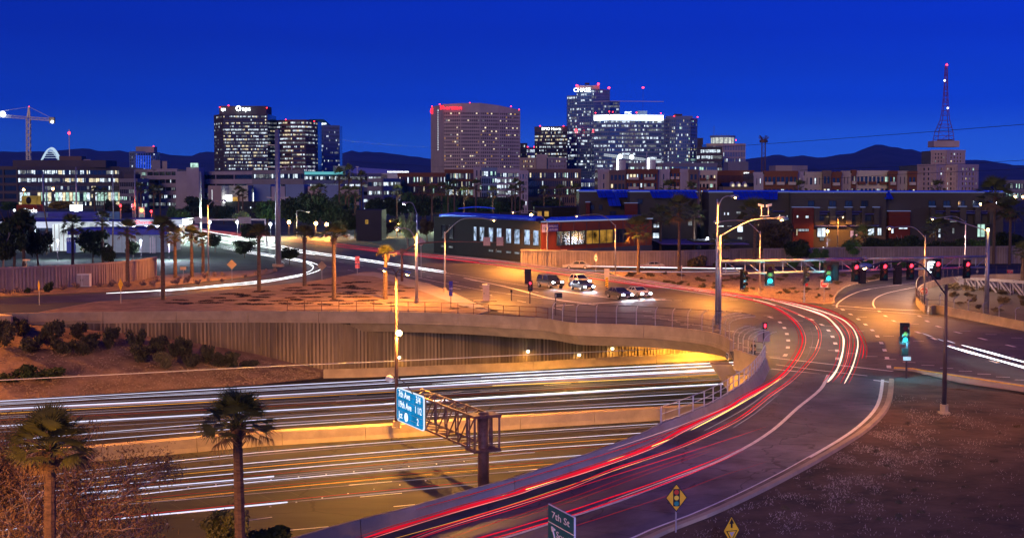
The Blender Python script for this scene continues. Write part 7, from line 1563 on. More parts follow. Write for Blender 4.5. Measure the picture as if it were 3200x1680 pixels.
for (x, by, cy_, rc, lb, wd) in ((400, 893, 722, 2.1, 'fan palm standing against the end of the left sound wall', 0), (510, 936, 725, 2.4, 'dark palm in front of the left ramp with windswept crown', .4), (548, 868, 742, 2.0, 'orange lit palm trunk, left of three on the lawn edge', 0), (600, 864, 738, 2.0, 'orange lit palm trunk, middle of three on the lawn edge', 0), (635, 856, 752, 1.8, 'orange lit palm trunk, right of three on the lawn edge', 0),
      (810, 910, 738, 2.1, 'dark palm left of the steel column foot', .5), (952, 893, 740, 2.0, 'palm just left of the diamond sign back', .6), (1044, 935, 742, 2.3, 'palm with windswept upright crown in the dirt triangle', .6), (1204, 934, 800, 1.5, 'slim leaning palm with yellow lit crown near the deck', .5), (1995, 852, 722, 3.0, 'blurred orange palm in front of the orange office', 0),
      (228, 826, 707, 2.6, 'dark fan palm before the white fuel canopy', 0), (322, 822, 690, 2.2, 'taller dark palm before the second canopy', 0), (75, 838, 690, 2.5, 'dark palm lost in the left trees', 0), (2064, 795, 680, 3.2, 'slim palm before the second townhouse block', 0), (2122, 848, 660, 3.2, 'tall palm left of the creeper hedge', 0), (2168, 790, 672, 3.0, 'palm rising through the dark tree between townhouses', 0), (2358, 846, 670, 3.2, 'palm behind the right part of the curved lamp arm', 0),
      (2252, 850, 760, 2.2, 'small palm just right of the signal corner pole', 0), (2925, 812, 715, 3.2, 'palm in front of the last terrace', 0), (3105, 825, 612, 4.2, 'big dark palm at the right above the sound wall', 0), (3155, 826, 660, 3.2, 'dark palm nearest the right edge', 0), (2700, 800, 740, 3.0, 'dark drooping palm before the long terrace', 0), (3195, 880, 790, 1.8, 'short orange lit palm cut by the right edge', 0)):
    b = hit(x, by); H = P(0, cy_, b.y).z-b.z; palm(lb, b, H, rc, 26, wind=wd, r0=.3, r1=.22, lean=(.4 if x == 1204 else 0, 0))
far = palm('dark fan palm in the row before the downtown blocks', G(1500, 650), 12, 3.0, 18, group='dark palms in front of the downtown blocks', r0=.35, r1=.3)
for i, (x, cy_, d) in enumerate(((1090, 545, 520), (1060, 553, 520), (1080, 602, 500), (1110, 603, 500), (980, 603, 500), (745, 600, 560), (758, 608, 540), (1487, 583, 560), (1610, 580, 560), (1625, 588, 540), (1600, 600, 520), (1350, 600, 500), (1320, 590, 520), (1400, 600, 500), (1450, 606, 480), (440, 590, 640), (430, 588, 640), (500, 598, 600), (480, 596, 600), (295, 600, 640), (325, 602, 640), (1700, 600, 520), (1750, 598, 520), (2090, 592, 420), (2160, 596, 420), (2500, 590, 450), (2930, 590, 450), (1000, 596, 520), (1540, 604, 480), (1800, 600, 420), (1380, 590, 560), (1420, 585, 560), (1240, 600, 480), (1130, 560, 560))):
    c = copy_tree(far) if i else far; b = P(x, 575, d); H = P(0, cy_, d).z; c.location = (b.x, d, 0); c.scale = (.8+.1*(i % 4), .8+.1*(i % 4), H/12)
    c['label'] = ('tall thin palm rising above the lit parking garage' if cy_ < 565 else 'dark fan palm before the ')+('' if cy_ < 565 else 'left parking garages' if x < 560 else 'amber lit gallery' if x < 800 else 'low halls right of the steel column' if x < 1150 else 'brown apartments left of the white lit hall' if x < 1470 else 'white lit hall' if x < 1660 else 'rust coloured apartments' if x < 2300 else 'right hand apartments and old hotel')
# ------------------------------------------------------------------ eucalyptus and bush in front
def branchy(label, base, H, W_, seed, leaf, bark, name='tree', n=9000, size=.07, cat='tree'):
    rr = random.Random(seed); o = empty(name, base, 0, label, cat); mb = MB(); tips = []
    def grow(p, d, L, r, k):
        q = p+d*L; m_ = p.lerp(q, .5)+Vector((rr.uniform(-.1, .1), rr.uniform(-.1, .1), rr.uniform(-.05, .1)))*L; mb.tube([p, m_, q], [r, r*.8, r*.6], 6)
        if k == 0: tips.append(q); return
        if k < 3: tips.append(m_)
        for _ in range(3 if k > 1 else 2):
            e = (d+Vector((rr.gauss(0, .55), rr.gauss(0, .55), rr.uniform(-.25, .4)))).normalized(); grow(q, e, L*rr.uniform(.65, .85), r*.6, k-1)
    for a in range(3): grow(Vector((0, 0, 0)), Vector((W_*.08*math.cos(a*2.1), .3*math.sin(a*2.1), 1)).normalized(), H*.36, .16, 4)
    mb.build('trunk', bark, o)
    lb = MB(); per = max(1, n//len(tips))
    for t in tips:
        for _ in range(per):
            c = t+Vector((rr.gauss(0, .35), rr.gauss(0, .35), rr.gauss(0, .28))); a = Vector((rr.gauss(0, .6), rr.gauss(0, .6), -abs(rr.gauss(.6, .4)))).normalized()*size*rr.uniform(.7, 1.5); b = a.cross(Vector((rr.gauss(0, 1), rr.gauss(0, 1), rr.gauss(0, 1)))).normalized()*size*.28
            lb.quad(c-a, c+b, c+a, c-b)
    lb.build('crown', leaf, o); return o
euc = mat('eucalyptus_leaf', (.24, .15, .07), .7, .4, 1.2)
branchy('wispy gum tree with pale branches behind the left foreground palm', (P(60, 1600, 64).x, 64, -5.5), 9.3, 5, 5, euc, mat('pale_gum_bark', (.5, .4, .32), .8, .2, 3), n=20000, size=.085)
branchy('second wispy gum tree cut by the left edge', (P(-90, 1600, 62).x, 62, -5.5), 8.5, 5, 11, euc, mat('pale_gum_bark', (.5, .4, .32), .8, .2, 3), n=15000, size=.085)
o = branchy('thin gum sapling reaching right of the left palm', (P(205, 1600, 66).x, 66, -5.8), 6.3, 4, 23, euc, mat('pale_gum_bark', (.5, .4, .32), .8, .2, 3), n=5500, size=.1)
def bush_mesh(name, seed, mt, n=900, size=.09, sq=.8, up=.0):
    return leafcloud(name, [(x, y, z+.45, r*.9, q) for x, y, z, r, q in lobes(seed, 7, .75, .6, sq)], n, size, mt, seed, up=up)
ngb = mat('glossy_green_leaf', (.16, .17, .04), .5, .4, 1.5)
o = empty('bush', (P(700, 1680, 64).x, 64, -5.2), 0, 'glossy yellow green bush at the bottom left of the second foreground palm', 'bush'); c = link('foliage', leafcloud('foliage', lobes(4, 12, 1.1, 1.0), 4200, .1, ngb, 4), o); c.location = (0, 0, 4.2+P(0, 1660, 64).z-P(0, 1600, 64).z-.3); c.location = (0, 0, P(0, 1655, 64).z+5.2); mb = MB(); mb.tube([(0, 0, 0), (0, 0, c.location.z)], .08, 6); mb.build('stem', M['bark'], o)
o = empty('bush', (P(850, 1680, 66).x, 66, -5.6), 0, 'dark spiky weeds at the bottom edge before the ramp barrier', 'bush'); c = link('foliage', bush_mesh('foliage', 31, M['leafd'], 1500, .1, .8, 1.5), o); c.location = (0, 0, P(0, 1690, 66).z+5.6); c.scale = (1.6, 1, .7)
# embankment shrubs
SB = [bush_mesh('foliage', k, M['sage'], 1500, .075, .85, .9) for k in range(3)]; SP = [bush_mesh('foliage', 20+k, M['sagel'], 1500, .07, .85, .5) for k in range(2)]; SF = [bush_mesh('foliage', 30+k, mat('pink_grey_shrub', (.30, .22, .20), .85, .5, 3), 700, .09, .7) for k in range(3)]
GC = [leafcloud('foliage', [(0, 0, .06, .8, .12), (.7, -.1, .05, .55, .12), (-.6, .15, .05, .5, .12)], 520, .1, M['purp'], 50+k) for k in range(3)]
SD = [bush_mesh('foliage', 40+k, M['leafd'], 900, .1, .8) for k in range(2)]; SO = [bush_mesh('foliage', 60+k, M['leafo'], 600, .1, .6) for k in range(3)]
def shrub(label, x, by, w, h, meshes, i, group, name='shrub'):
    b = hit(x, by); o = link(name, meshes[i % len(meshes)]); o.location = b; o.rotation_euler = (0, 0, i*1.7); k_ = 1.25 if 'embankment' in label else 1; s = k_*w*b.y/FPX/2/.95; o.scale = (s, s, k_*h*b.y/FPX/1.15); tag(o, label, 'shrub', group); return o
for i, (x, y, w, h) in enumerate(((15, 1085, 90, 75), (75, 1050, 62, 48), (165, 1075, 85, 76), (245, 1062, 62, 48), (285, 1085, 70, 40), (340, 1092, 60, 68), (430, 1102, 60, 66), (492, 1112, 70, 60), (575, 1122, 60, 70), (648, 1135, 62, 52), (722, 1150, 66, 50), (190, 1105, 80, 44), (262, 1110, 90, 45), (440, 1132, 76, 54), (600, 1148, 70, 40), (545, 1118, 50, 40), (690, 1145, 70, 40), (780, 1150, 60, 26), (95, 1102, 100, 44), (360, 1060, 46, 34), (40, 1020, 50, 30))):
    shrub('grey brown desert shrub on the embankment, '+('at its left end' if x < 200 else 'in the clump left of the pale sage bush' if x < 480 else 'behind the pale sage bush' if x < 560 else 'where the ribbed wall grows tall'), x, y, w, h, SB, i, 'desert shrubs on the embankment')
for x, y, w, h, lb in ((515, 1150, 74, 46, 'round pale sage bush, brightest on the embankment'), (100, 1095, 84, 30, 'pale pinkish bush among dark shrubs at left')): shrub(lb, x, y, w, h, SP, int(x), None)
for i, (x, y, w, h) in enumerate(((75, 1180, 90, 40), (150, 1185, 120, 36), (20, 1195, 80, 26))): shrub('low dark creeping bush on the lower embankment at left', x, y, w, h, SD, i, 'low creeping bushes on the lower embankment')
for i, (x, y, w, h) in enumerate(((643, 868, 32, 22), (672, 865, 26, 20), (697, 862, 24, 14), (400, 898, 34, 22), (447, 895, 36, 24), (478, 896, 36, 22), (490, 882, 34, 20), (547, 890, 44, 26), (584, 884, 40, 26), (615, 888, 34, 18), (693, 880, 24, 12), (764, 868, 22, 12), (350, 893, 40, 20), (310, 897, 36, 18), (240, 902, 44, 22), (200, 906, 40, 20), (60, 916, 50, 22), (20, 920, 44, 22), (560, 872, 22, 10), (830, 852, 26, 14), (860, 848, 20, 12), (800, 858, 22, 12), (95, 914, 34, 18))):
    shrub('pale flowering shrub on the verge of the left ramp', x, y, w, h, SF, i, 'flowering shrubs along the left ramp')
shrub('large round dark bush in front of the left sound wall', 150, 912, 50, 38, SD, 1, None); shrub('smaller dark bush beside the round one at the left sound wall', 85, 915, 30, 20, SD, 0, None)
i = 0
for row in range(9):
    for k in range(14):
        x = 380+k*72+row*37+R.uniform(-22, 22); x = 380+(x-380) % 900; y = 948-row*9.5+R.uniform(-3, 3)
        lo = interp([(380, 950), (700, 915), (960, 888), (1085, 866), (1310, 890), (1480, 940)], x)
        if y < lo+5 or y > 951 or (x > 1150 and R.random() < .3): continue
        shrub('dark purple groundcover patch on the central dirt', x, y, R.uniform(44, 76) if x < 1150 else R.uniform(28, 50), 10, GC, i, 'groundcover patches on the central dirt', 'groundcover'); i += 1
for x, y in ((1540, 970), (1500, 962), (1450, 958), (1420, 964), (1180, 950), (1230, 955), (1130, 948)): shrub('dark purple groundcover patch on the central dirt', x, y, 36, 7, GC, i, 'groundcover patches on the central dirt', 'groundcover'); i += 1
rr = random.Random(5)
for k in range(85):
    x = rr.uniform(1960, 2760); lo = interp([(1900, 853), (2600, 853), (2850, 860)], x); hi = interp([(1900, 860), (2060, 888), (2240, 910), (2400, 932), (2600, 946), (2640, 900), (2790, 868)], x); y = rr.uniform(lo+3, hi-4)
    shrub('olive desert shrub on the dirt between frontage road and junction', x, y, rr.uniform(16, 44), rr.uniform(6, 14), SO, k, 'desert shrubs beyond the junction')
for k in range(26):
    x = rr.uniform(2960, 3260); y = rr.uniform(900, 985) if x > 3000 else rr.uniform(900, 940); shrub('dry olive shrub behind the right street fence', x, y, rr.uniform(30, 70), rr.uniform(12, 28), SO, k, 'dry shrubs behind the right fence')
# creeper hedges on the sound wall
for i, (x, w, h, lb) in enumerate(((2175, 100, 40, 'leafy creeper hedge covering the middle of the yellow sound wall, left half'), (2262, 90, 38, 'leafy creeper hedge covering the sound wall, right half'), (2475, 70, 36, 'rounded hedge before the mauve sound wall, left'), (2560, 70, 30, 'rounded hedge before the mauve sound wall, right'), (2700, 70, 26, 'low vines on the mauve sound wall'), (2810, 60, 26, 'second patch of vines on the mauve sound wall'))):
    shrub(lb, x, 836, w, h, [bush_mesh('foliage', 70+i, M['leafo'] if i < 2 else M['leafm'], 1800, .12, .8)], i, None, 'hedge')
# dry grass glints on the near desert: thousands of short straws
rr = random.Random(9); mb = MB()
import mathutils.noise
for k in range(60000):
    x = rr.uniform(2000, 3250); y = rr.uniform(1210, 1690); g = interp([(2000, 1700), (2221, 1620), (2400, 1535), (2574, 1440), (2711, 1352), (2785, 1230), (3250, 1270)], x)
    if y < g+3: continue
    dens = math.exp(-((x-2690)/330)**2-((y-1420-(2690-x)*.35)/130)**2)
    cl = mathutils.noise.noise(Vector((x*.012, y*.035, 1)))+.5*mathutils.noise.noise(Vector((x*.05, y*.12, 4)))
    if rr.random() > (.07+.93*dens)*max(0, min(1, .35+2.2*cl)): continue
    b = hit(x, y); a = rr.uniform(0, 3.14); l = rr.uniform(.05, .16); d_ = Vector((math.cos(a)*l, math.sin(a)*l, rr.uniform(.01, .09))); s_ = Vector((-math.sin(a), math.cos(a), 0))*.012
    mb.tri(b+s_+Vector((0, 0, .01)), b-s_+Vector((0, 0, .01)), b+d_+Vector((0, 0, .02)))
o = stuff(mb.build('dry_grass', mat('dry_straw', (.5, .42, .36), .6, .3, 2))); tag(o, 'pale dry straw scattered over the dark desert slope at the lower right', 'dry grass')
WD = leafcloud('foliage', [(0, 0, .1, .35, .7), (.3, .1, .05, .2, .6)], 160, .07, M['leafo'], 91, up=1.2)
for k in range(46):
    x = rr.uniform(2150, 3230); y = rr.uniform(1260, 1670); g = interp([(2000, 1700), (2221, 1630), (2400, 1545), (2574, 1450), (2711, 1362), (2785, 1240), (3250, 1270)], x)
    if y < g+8: continue
    b = hit(x, y); o = link('weed', WD); o.location = b; s_ = rr.uniform(.25, .7); o.scale = (s_, s_, s_*rr.uniform(.5, 1)); o.rotation_euler = (0, 0, k); tag(o, 'small dry weed tuft on the dark desert slope', 'weed', 'weed tufts on the desert slope')
mb = MB()
for k in range(9000):
    if k % 2: x = rr.uniform(0, 1000); y = interp([(0, 1030), (500, 1065), (1000, 1160)], x); y = rr.uniform(y, interp([(0, 1245), (800, 1200), (1000, 1180)], x))
    else: x = rr.uniform(1980, 2700); y = rr.uniform(856, interp([(1980, 866), (2240, 906), (2400, 928), (2600, 940), (2640, 900), (2700, 885)], x))
    b = hit(x, y)
    if abs(b.z-FZ) < .1: continue
    r = rr.uniform(.03, .09); mb.obox(b, (r, 0, 0), (0, r*.8, 0), (0, 0, r*.5))
o = stuff(mb.build('gravel', mat('loose_stones', (.30, .21, .15), .9, .4, 3))); tag(o, 'loose stones over the dirt banks', 'gravel')
# ================================================================== VEHICLE LIGHT STREAKS
# the long lines of light that head and tail lamps leave over the lanes, at lamp height
def streak(pts, h, r, m, label, group, z=None, n=5, fade=True, cat='light streak'):
    q = [hit(a, b, h) for a, b in pts] if z is None else [G(a, b, z+h) for a, b in pts]
    q = smooth_path(q, n) if len(q) > 2 else resample(q, n=4)
    k = len(q); r *= .42 if m[:4] in ('tred', 'tcre') else .48; rs = [r*(1+.2*math.sin(i*.9+pts[0][1]))*(min(1, .12+i/(k*.22), .3+(k-1-i)/(k*.06)) if fade else 1) for i in range(k)]
    mb = MB(); mb.tube(q, rs, 6); o = mb.build('light_streak', E[m], smooth=True); tag(o, label, cat, group); return o
SN = dict(tw='lavender white', tww='brilliant white', tdim='faint mauve', tpink='pink', tor='thin orange', tred='thin red', tredd='dim dark red', tyel='short yellow')
def fs(y0, y8, y16, y22, r, m, x0=-300, x1=2700, dy=0):
    tab = [(-300, y0+(y0-y8)*.375), (0, y0), (800, y8), (1600, y16), (2260, y22), (2700, y22-(y16-y22)*.62)]
    xs = [x0]+[x for x, _ in tab if x0 < x < x1]+[x1]
    return streak([(x, interp(tab, x)+dy) for x in xs], .65, r, m, SN[m]+(' streak of light on the far freeway lanes' if y8 < 1350 else ' streak of light on the near freeway lanes'), 'light streaks along the freeway', z=FZ, n=4)
for t in ((1252, 1208, 1165, 1133, .075, 'tw'), (1257, 1214, 1171, 1138, .06, 'tdim'), (1264, 1217, 1177, 1143, .03, 'tw'), (1270, 1229, 1181, 1149, .03, 'tdim'), (1277, 1237, 1191, 1156, .11, 'tw'), (1281, 1240, 1195, 1160, .04, 'tpink'), (1285, 1243, 1199, 1165, .07, 'tdim'), (1291, 1247, 1203, 1168, .035, 'tor'),
          (1300, 1256, 1213, 1178, .025, 'tdim'), (1305, 1265, 1219, 1184, .05, 'tdim'), (1312, 1271, 1224, 1189, .02, 'tredd'), (1330, 1285, 1238, 1199, .11, 'tw'), (1336, 1290, 1242, 1203, .04, 'tdim'), (1371, 1325, 1278, 1240, .07, 'tdim')):
    fs(*t[:4], t[4], t[5])
for t in ((1251, 1207, 1164, 1132, .06, 'tww', 1150, 2700), (1276, 1236, 1190, 1155, .08, 'tww', 1050, 2700), (1272, 1231, 1184, 1152, .05, 'tww', 1350, 2700), (1329, 1284, 1236, 1198, .08, 'tww', 1200, 2700), (1262, 1219, 1174, 1141, .05, 'tww', 1500, 2700), (1290, 1249, 1201, 1172, .04, 'tyel', 1550, 2150), (1292, 1246, 1206, 1174, .02, 'tor', -300, 980)):
    fs(*t[:4], t[4], t[5], t[6], t[7])
for t in ((1562, 1492, 1418, 1370, .09, 'tw', -300, 820), (1566, 1497, 1424, 1376, .05, 'tdim', -300, 1500), (1562, 1492, 1418, 1370, .06, 'tdim', 800, 1650), (1552, 1484, 1414, 1366, .018, 'tredd', -300, 2000), (1528, 1452, 1386, 1340, .02, 'tdim', -300, 1900), (1600, 1522, 1450, 1400, .02, 'tredd', -300, 1700), (1655, 1577, 1500, 1445, .09, 'tw', -300, 900), (1655, 1577, 1500, 1445, .06, 'tdim', 880, 1500), (1650, 1570, 1492, 1438, .025, 'tred', -300, 1500),
          (1608, 1530, 1462, 1410, .015, 'tor', -300, 1500)):
    fs(*t[:4], t[4], t[5], t[6], t[7])
for y0, y8, y16, y22, r, m in ((1500, 1413, 1352, 1310, .035, 'tw'), (1522, 1444, 1379, 1335, .05, 'tw'), (1548, 1472, 1406, 1362, .05, 'tw'), (1594, 1504, 1437, 1390, .045, 'tw'), (1579, 1508, 1440, 1393, .03, 'tdim'), (1508, 1421, 1359, 1317, .03, 'tdim'), (1535, 1459, 1393, 1349, .03, 'tor'), (1606, 1540, 1472, 1420, .03, 'tdim'), (1377, 1311, 1260, 1223, .04, 'tw'), (1398, 1334, 1285, 1252, .035, 'tw'), (1348, 1303, 1252, 1214, .03, 'tdim'), (1260, 1221, 1174, 1141, .03, 'tw')):
    fs(y0, y8, y16, y22, r, m, -300, 2200)
# arterial: oncoming white
GA = 'white streaks on the arterial'; LA = 'white headlight streak on the arterial lanes at left'
A1 = [(640, 728), (700, 741), (860, 764), (930, 779), (1035, 795), (1180, 816), (1280, 831), (1395, 848)]
for dy, m, r in ((0, 'tww', .11), (5, 'tww', .08)): streak([(x, y+dy) for x, y in A1], .65, r, m, LA, GA, z=0)
for pts, r in (([(560, 722), (700, 748), (860, 775), (985, 796)], .08), ([(600, 735), (720, 757), (880, 781), (960, 792)], .06), ([(640, 722), (720, 735), (840, 752)], .1), ([(610, 718), (700, 733), (800, 748)], .07), ([(560, 730), (640, 746), (760, 768)], .09), ([(560, 712), (640, 722), (740, 738)], .08)): streak(pts, .65, r, 'tww', LA, GA, z=0)
GB = 'paired white streaks curving into the left ramp'; LB = 'white headlight streak curving tightly into the left ramp'
B1 = [(690, 768), (760, 781), (840, 794), (910, 808), (955, 817), (978, 829), (975, 842), (958, 851), (930, 859), (860, 872), (780, 881), (700, 889), (600, 899), (470, 909), (332, 916)]
B2 = [(690, 774), (760, 788), (850, 801), (920, 807), (965, 817), (995, 828), (1003, 838), (990, 847), (950, 859), (880, 873), (790, 886), (700, 893), (620, 900), (500, 910)]
streak(B1, .65, .1, 'tww', LB, GB, z=0); streak(B2, .65, .08, 'tww', LB, GB, z=0); streak([(x, y+4) for x, y in B1[:6]], .65, .06, 'tww', LB, GB, z=0)
# arterial: red going away
GR = 'red tail light streaks sweeping through the junction'; LR = 'red tail light streak sweeping through the junction'
base = [(690, 720), (860, 740), (1000, 755), (1130, 771), (1280, 789), (1500, 811), (1700, 836), (1900, 864), (2100, 897), (2300, 929)]
for dy, m, r in ((0, 'tred', .07), (4, 'tredd', .08), (9, 'tred', .05), (12, 'tredd', .06), (-2, 'tredd', .03)): streak([(x, y+dy*(.6+.4*x/2000)) for x, y in base[:7]], .8, r, m, 'red tail light streak on the far arterial lanes', 'red streaks on the far arterial', z=0)
for dy in (3, 6, 10): streak([(x, y+dy) for x, y in [(590, 705), (640, 714), (700, 721), (760, 729)]], .8, .09, 'tredp', 'short bright red streak among the left arterial trees', 'bright red streaks among the trees', z=0)
streak_ = 0
C1 = [(1900, 872), (2150, 905), (2300, 927), (2400, 952), (2456, 981), (2490, 1013), (2506, 1046), (2506, 1076), (2487, 1117), (2447, 1167), (2400, 1200), (2314, 1247), (2283, 1268), (2168, 1322), (2050, 1385), (1973, 1418), (1817, 1472), (1662, 1520), (1600, 1542), (1429, 1590), (1244, 1646), (1130, 1682)]
C2 = [(1900, 878), (2150, 903), (2300, 925), (2400, 946), (2484, 978), (2534, 1002), (2555, 1030), (2558, 1061), (2546, 1099), (2518, 1136), (2468, 1187), (2400, 1235), (2330, 1290), (2252, 1335), (2097, 1403), (1911, 1465), (1755, 1527), (1600, 1576), (1392, 1640), (1280, 1680)]
C3 = [(2000, 888), (2200, 908), (2380, 930), (2493, 958), (2574, 985), (2611, 1016), (2633, 1048), (2636, 1080), (2627, 1124), (2612, 1160), (2586, 1193)]
C4 = [(2000, 880), (2200, 902), (2400, 932), (2520, 958), (2617, 990), (2658, 1018), (2676, 1046), (2681, 1076), (2673, 1117), (2660, 1155), (2639, 1197)]
C5 = [(2300, 918), (2480, 948), (2560, 970), (2614, 996), (2645, 1027), (2656, 1061), (2648, 1117), (2635, 1150), (2614, 1180)]
C6 = [(2400, 928), (2560, 960), (2640, 995), (2680, 1035), (2697, 1075), (2698, 1100), (2693, 1120)]
def offs(pts, d):   # sideways copy in the street plane
    q = [G(a, b, 0) for a, b in pts]; n = normals(q); r = []
    for p, m_ in zip(q, n):
        w = p+m_*d; v = w-Vector((0, 0, EYE)); yy = v.y*cp-v.z*sp; zz = v.y*sp+v.z*cp; r.append((CX+FPX*v.x/yy, CY-FPX*zz/yy))
    return r
def bundle(pts, offl, h=.8, z=None):
    w_ = {id(C1): 'innermost', id(C2): 'second', id(C3): 'third', id(C4): 'fourth', id(C5): 'thin fifth', id(C6): 'outermost short'}[id(pts)]
    for d, m, r in offl: streak(offs(pts, d) if d else pts, h, r, m, ('pinkish' if m == 'tredp' else 'dim' if m == 'tredd' else 'bright')+' red tail light streak in the '+w_+' curve of the junction', GR, z=z, n=5)
bundle(C1, [(0, 'tred', .17), (.3, 'tredp', .04), (-.35, 'tredd', .05)])
streak(C1[:13], .8, .07, 'tcream', 'cream white core streak inside the inner red curve', 'cream core streaks in the junction')
bundle(C2, [(0, 'tred', .06), (.25, 'tredp', .03)]); streak(C2[1:9], .8, .05, 'tcream', 'cream white core streak inside the inner red curve', 'cream core streaks in the junction')
bundle(C3, [(0, 'tred', .05), (.35, 'tred', .05), (-.35, 'tred', .05)], z=0); streak(C3[2:], .8, .18, 'tcream', 'thick cream streak ending at the ramp stop line, left one', None, z=0)
bundle(C4, [(.3, 'tred', .05), (-.3, 'tred', .06)], z=0); streak(C4[2:], .8, .12, 'tcream', 'thick cream streak ending at the ramp stop line, right one', None, z=0)
bundle(C5, [(0, 'tredp', .05), (.15, 'tred', .04)], z=0); bundle(C6, [(0, 'tred', .09), (.3, 'tredd', .08)], z=0)
for k, d in enumerate((-1.1, -.7, .9, 1.5, 2.2)): streak(offs([(x, y) for x, y in base[4:]]+[], d), .8, .05, 'tredd' if k % 2 else 'tpink', 'faint red streak on the arterial before the junction', 'faint red streaks before the junction', z=0)
for d in (0, .5, -.5, -1.2): streak(offs([(1100, 772), (1300, 795), (1500, 818), (1700, 845), (1900, 872), (2100, 900)], d-1), .8, .045, 'tpink' if d > 0 else 'tred', 'faint red streak on the arterial before the junction', 'faint red streaks before the junction', z=0)
for pts, m, r in (([(2470, 1150), (2400, 1222), (2320, 1280), (2200, 1345)], 'tdim', .03), ([(2530, 1020), (2540, 1060), (2525, 1110), (2490, 1160), (2430, 1215)], 'tdim', .03), ([(2440, 1225), (2360, 1290), (2290, 1335)], 'tdim', .03)): streak(pts, .8, r, m, 'thin grey streak between the red curves', 'thin grey streaks between the red curves')
# exit ramp
LX = 'red streak climbing the exit ramp'; GX = 'red streaks climbing the exit ramp'
for pts, m, r, h in (([(2324, 1397), (2200, 1448), (2035, 1510), (1895, 1557), (1774, 1597), (1600, 1650), (1450, 1692)], 'tred', .07, .7), ([(2325, 1407), (2200, 1462), (2035, 1525), (1900, 1570), (1793, 1606), (1600, 1664), (1500, 1690)], 'tred', .06, .7), ([(2325, 1404), (2200, 1456), (1900, 1566)], 'tpink', .03, .7),
      ([(2252, 1390), (2150, 1425), (1950, 1492), (1800, 1548), (1600, 1614), (1400, 1680)], 'tredd', .03, .7), ([(2240, 1402), (2000, 1487), (1800, 1560), (1600, 1623)], 'tredd', .025, .7), ([(2400, 1330), (2280, 1370), (2150, 1412), (1900, 1490), (1740, 1542), (1600, 1590), (1400, 1650), (1300, 1684)], 'tred', .03, .7),
      ([(2400, 1440), (2250, 1487), (2100, 1543), (1850, 1625), (1700, 1672)], 'tredd', .02, .7), ([(2320, 1250), (2240, 1290), (2128, 1336), (2000, 1382), (1850, 1430), (1700, 1475), (1500, 1535), (1300, 1590)], 'tredd', .05, 1.35), ([(2290, 1262), (2200, 1300), (2060, 1352), (1900, 1405)], 'tpink', .025, 1.3)): streak(pts, h, r, m, ('faint thin' if m == 'tredd' else 'pale pink' if m == 'tpink' else 'strong')+' red streak '+('imitating the reflection on the ramp barrier' if h > 1 else 'over the dashed divider of the exit ramp' if r > .05 else 'in the middle of the exit ramp'), GX)  # the two high tubes imitate the tail lights' reflection on the barrier
for pts, m, r in (([(2380, 1222), (2277, 1281), (2159, 1343)], 'tyel', .06), ([(2100, 1368), (2035, 1394), (1898, 1441)], 'tyel', .035), ([(1740, 1498), (1650, 1526), (1560, 1550)], 'tyel', .03), ([(2440, 1180), (2410, 1202), (2350, 1240)], 'tyel', .05), ([(2200, 1372), (2000, 1442), (1800, 1508), (1600, 1574), (1400, 1634), (1200, 1690)], 'tor', .018)): streak(pts, .8, r, m, 'yellow turn signal streak low along the ramp barrier', 'yellow streaks along the ramp barrier')
# right street: two fat white streaks
streak([(2956, 1079), (3060, 1108), (3200, 1147), (3400, 1200)], .7, .16, 'tww', 'lower thick white streak entering the right street', None, z=0); streak([(3004, 1077), (3090, 1100), (3200, 1130), (3400, 1180)], .7, .14, 'tww', 'upper thick white streak entering the right street', None, z=0)
for a, b in (((2880, 1040), (2915, 1052)), ((2955, 1062), (2985, 1072)), ((2930, 1058), (2952, 1066))): streak([a, b], .7, .04, 'tw', 'short white dash of light before the thick streaks', 'short white dashes at the right', z=0)
# frontage road
streak([(1830, 831), (1990, 834), (2240, 838), (2320, 838)], .7, .1, 'tww', 'long white streak on the frontage road', None, z=0); streak([(1835, 829), (2100, 833), (2240, 836)], .9, .04, 'tred', 'thin red streak above the white one on the frontage road', None, z=0)
streak([(1760, 842), (1900, 846), (2100, 849), (2320, 846)], .3, .04, 'tw', 'thin lower white streak on the frontage road', None, z=0)
# far left street in front of the station
for y, x0, x1, m, r in ((692, 330, 500, 'tww', .35), (697, 370, 560, 'tww', .3), (688, 420, 520, 'tw', .3), (703, 480, 620, 'tw', .15), (712, 500, 660, 'tdim', .2), (700, 540, 620, 'tredp', .15), (684, 190, 330, 'tredp', .2)): streak([(x0, y), ((x0+x1)/2, y+2), (x1, y+5)], .7, r, m, 'smeared light streak on the cross street by the service station', 'smeared streaks on the cross street', z=0)
# far signals at left
for x, y, lb in ((378, 643, 'left of the two distant glowing red signals'), (416, 643, 'right of the two distant glowing red signals'), (474, 661, 'lower distant red signal beside a white post')):
    b = G(x, 700); o = empty('traffic_signal', b, 0, lb, 'traffic signal'); z = P(0, y, b.y).z; mb = MB(); mb.box(-.25, .25, -.1, .1, z-1, z+.5); mb.build('housing', M['black'], o); mb = MB(); mb.ball((0, -.3, z+.1), .45, n=8); mb.build('lens', E['redb'], o); mb = MB(); mb.bar((0, .1, 0), (0, .1, z), .15); mb.build('pole', M['steel'], o)
    l = bpy.data.lights.new('signal_light', 'POINT'); l.energy = 1500; l.color = (1, .1, .03); l.shadow_soft_size = .5; lo = link('signal_light', l, o); lo.location = (0, -1.5, z)
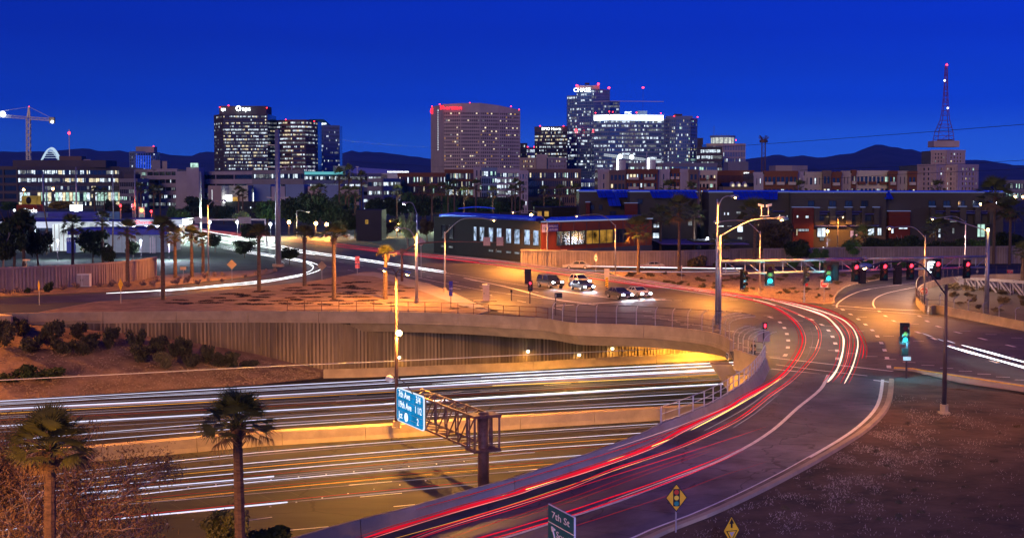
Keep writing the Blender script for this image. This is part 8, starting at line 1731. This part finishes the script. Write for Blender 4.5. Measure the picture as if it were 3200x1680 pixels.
# little lamps between the trees; several are added to light foliage and the shop
for x, y, m, e_, c_ in ((1021, 701, 'sodium', 250, YEL), (987, 698, 'sodium', 150, YEL), (903, 694, 'sodium', 150, YEL), (1120, 668, 'wbright', 200, COOL), (1202, 699, 'sodium', 250, YEL), (1243, 703, 'sodium', 350, YEL), (2573, 776, 'wbright', 200, COOL), (2506, 762, 'sodium', 60, YEL), (2211, 744, 'wbright', 100, COOL), (2586, 722, 'sodium', 250, (1, .8, .2)), (3065, 638, 'sodium', 0, SOD), (3173, 615, 'sodium', 0, SOD), (3197, 615, 'sodium', 0, SOD), (3110, 633, 'whitel', 0, SOD), (74, 593, 'sodium', 600, SOD), (165, 590, 'sodium', 0, SOD), (45, 657, 'wbright', 0, COOL), (1285, 676, 'sodium', 400, (.8, 1, .6)), (1395, 680, 'sodium', 400, (.8, 1, .6)), (1500, 674, 'sodium', 300, (.8, 1, .6)), (1590, 676, 'sodium', 400, (.8, 1, .6)), (1660, 672, 'sodium', 300, YEL), (742, 694, 'wbright', 500, (.7, 1, .8)), (575, 692, 'wbright', 400, (.7, 1, .8)), (655, 694, 'wbright', 300, (.7, 1, .8)), (845, 700, 'wbright', 400, (.7, 1, .8)), (440, 752, 'wbright', 900, COOL), (528, 762, 'wbright', 900, COOL), (180, 752, 'wbright', 600, COOL)):
    d = (300 if y > 735 and x < 600 else 480 if 1260 < x < 1700 else 425 if 540 < x < 1260 else 330 if x > 200 else 600) if x < 2500 or x > 2700 else 306
    e_ *= 12 if d in (425, 480) else 2
    p = P(x, y, d-20); o = empty('path_or_fill_lamp', (p.x, p.y, 0), 0, None, 'lamp', 'small lamps among the trees and buildings'); o['label'] = 'small real or added glowing lamp on a short post among trees or buildings'
    mb = MB(); mb.bar((0, 0, 0), (0, 0, p.z-.2), .1); mb.build('post', M['dsteel'], o); mb = MB(); mb.ball((0, 0, p.z), .28 if d < 400 else .5, n=8); mb.build('globe', E[m], o)
    if e_: l = bpy.data.lights.new('lamp_light', 'POINT'); l.energy = e_*5; l.color = c_; l.shadow_soft_size = .3; lo = link('lamp_light', l, o); lo.location = (0, -.5, p.z)
# ================================================================== AIR
mb = MB(); mb.box(-9500, 9500, -120, 17800, -60, 1500)
hz = stuff(mb.build('haze', [])); tag(hz, 'thin blue evening haze over the whole city', 'haze')
hm = bpy.data.materials.new('haze'); hm.use_nodes = True; hn = hm.node_tree; hn.nodes.clear()
pv = hn.nodes.new('ShaderNodeVolumePrincipled'); ho = hn.nodes.new('ShaderNodeOutputMaterial'); pv.inputs['Density'].default_value = 3.5e-5; pv.inputs['Color'].default_value = (.12, .36, 1, 1); pv.inputs['Anisotropy'].default_value = 0
hn.links.new(pv.outputs[0], ho.inputs['Volume']); hz.data.materials.append(hm)
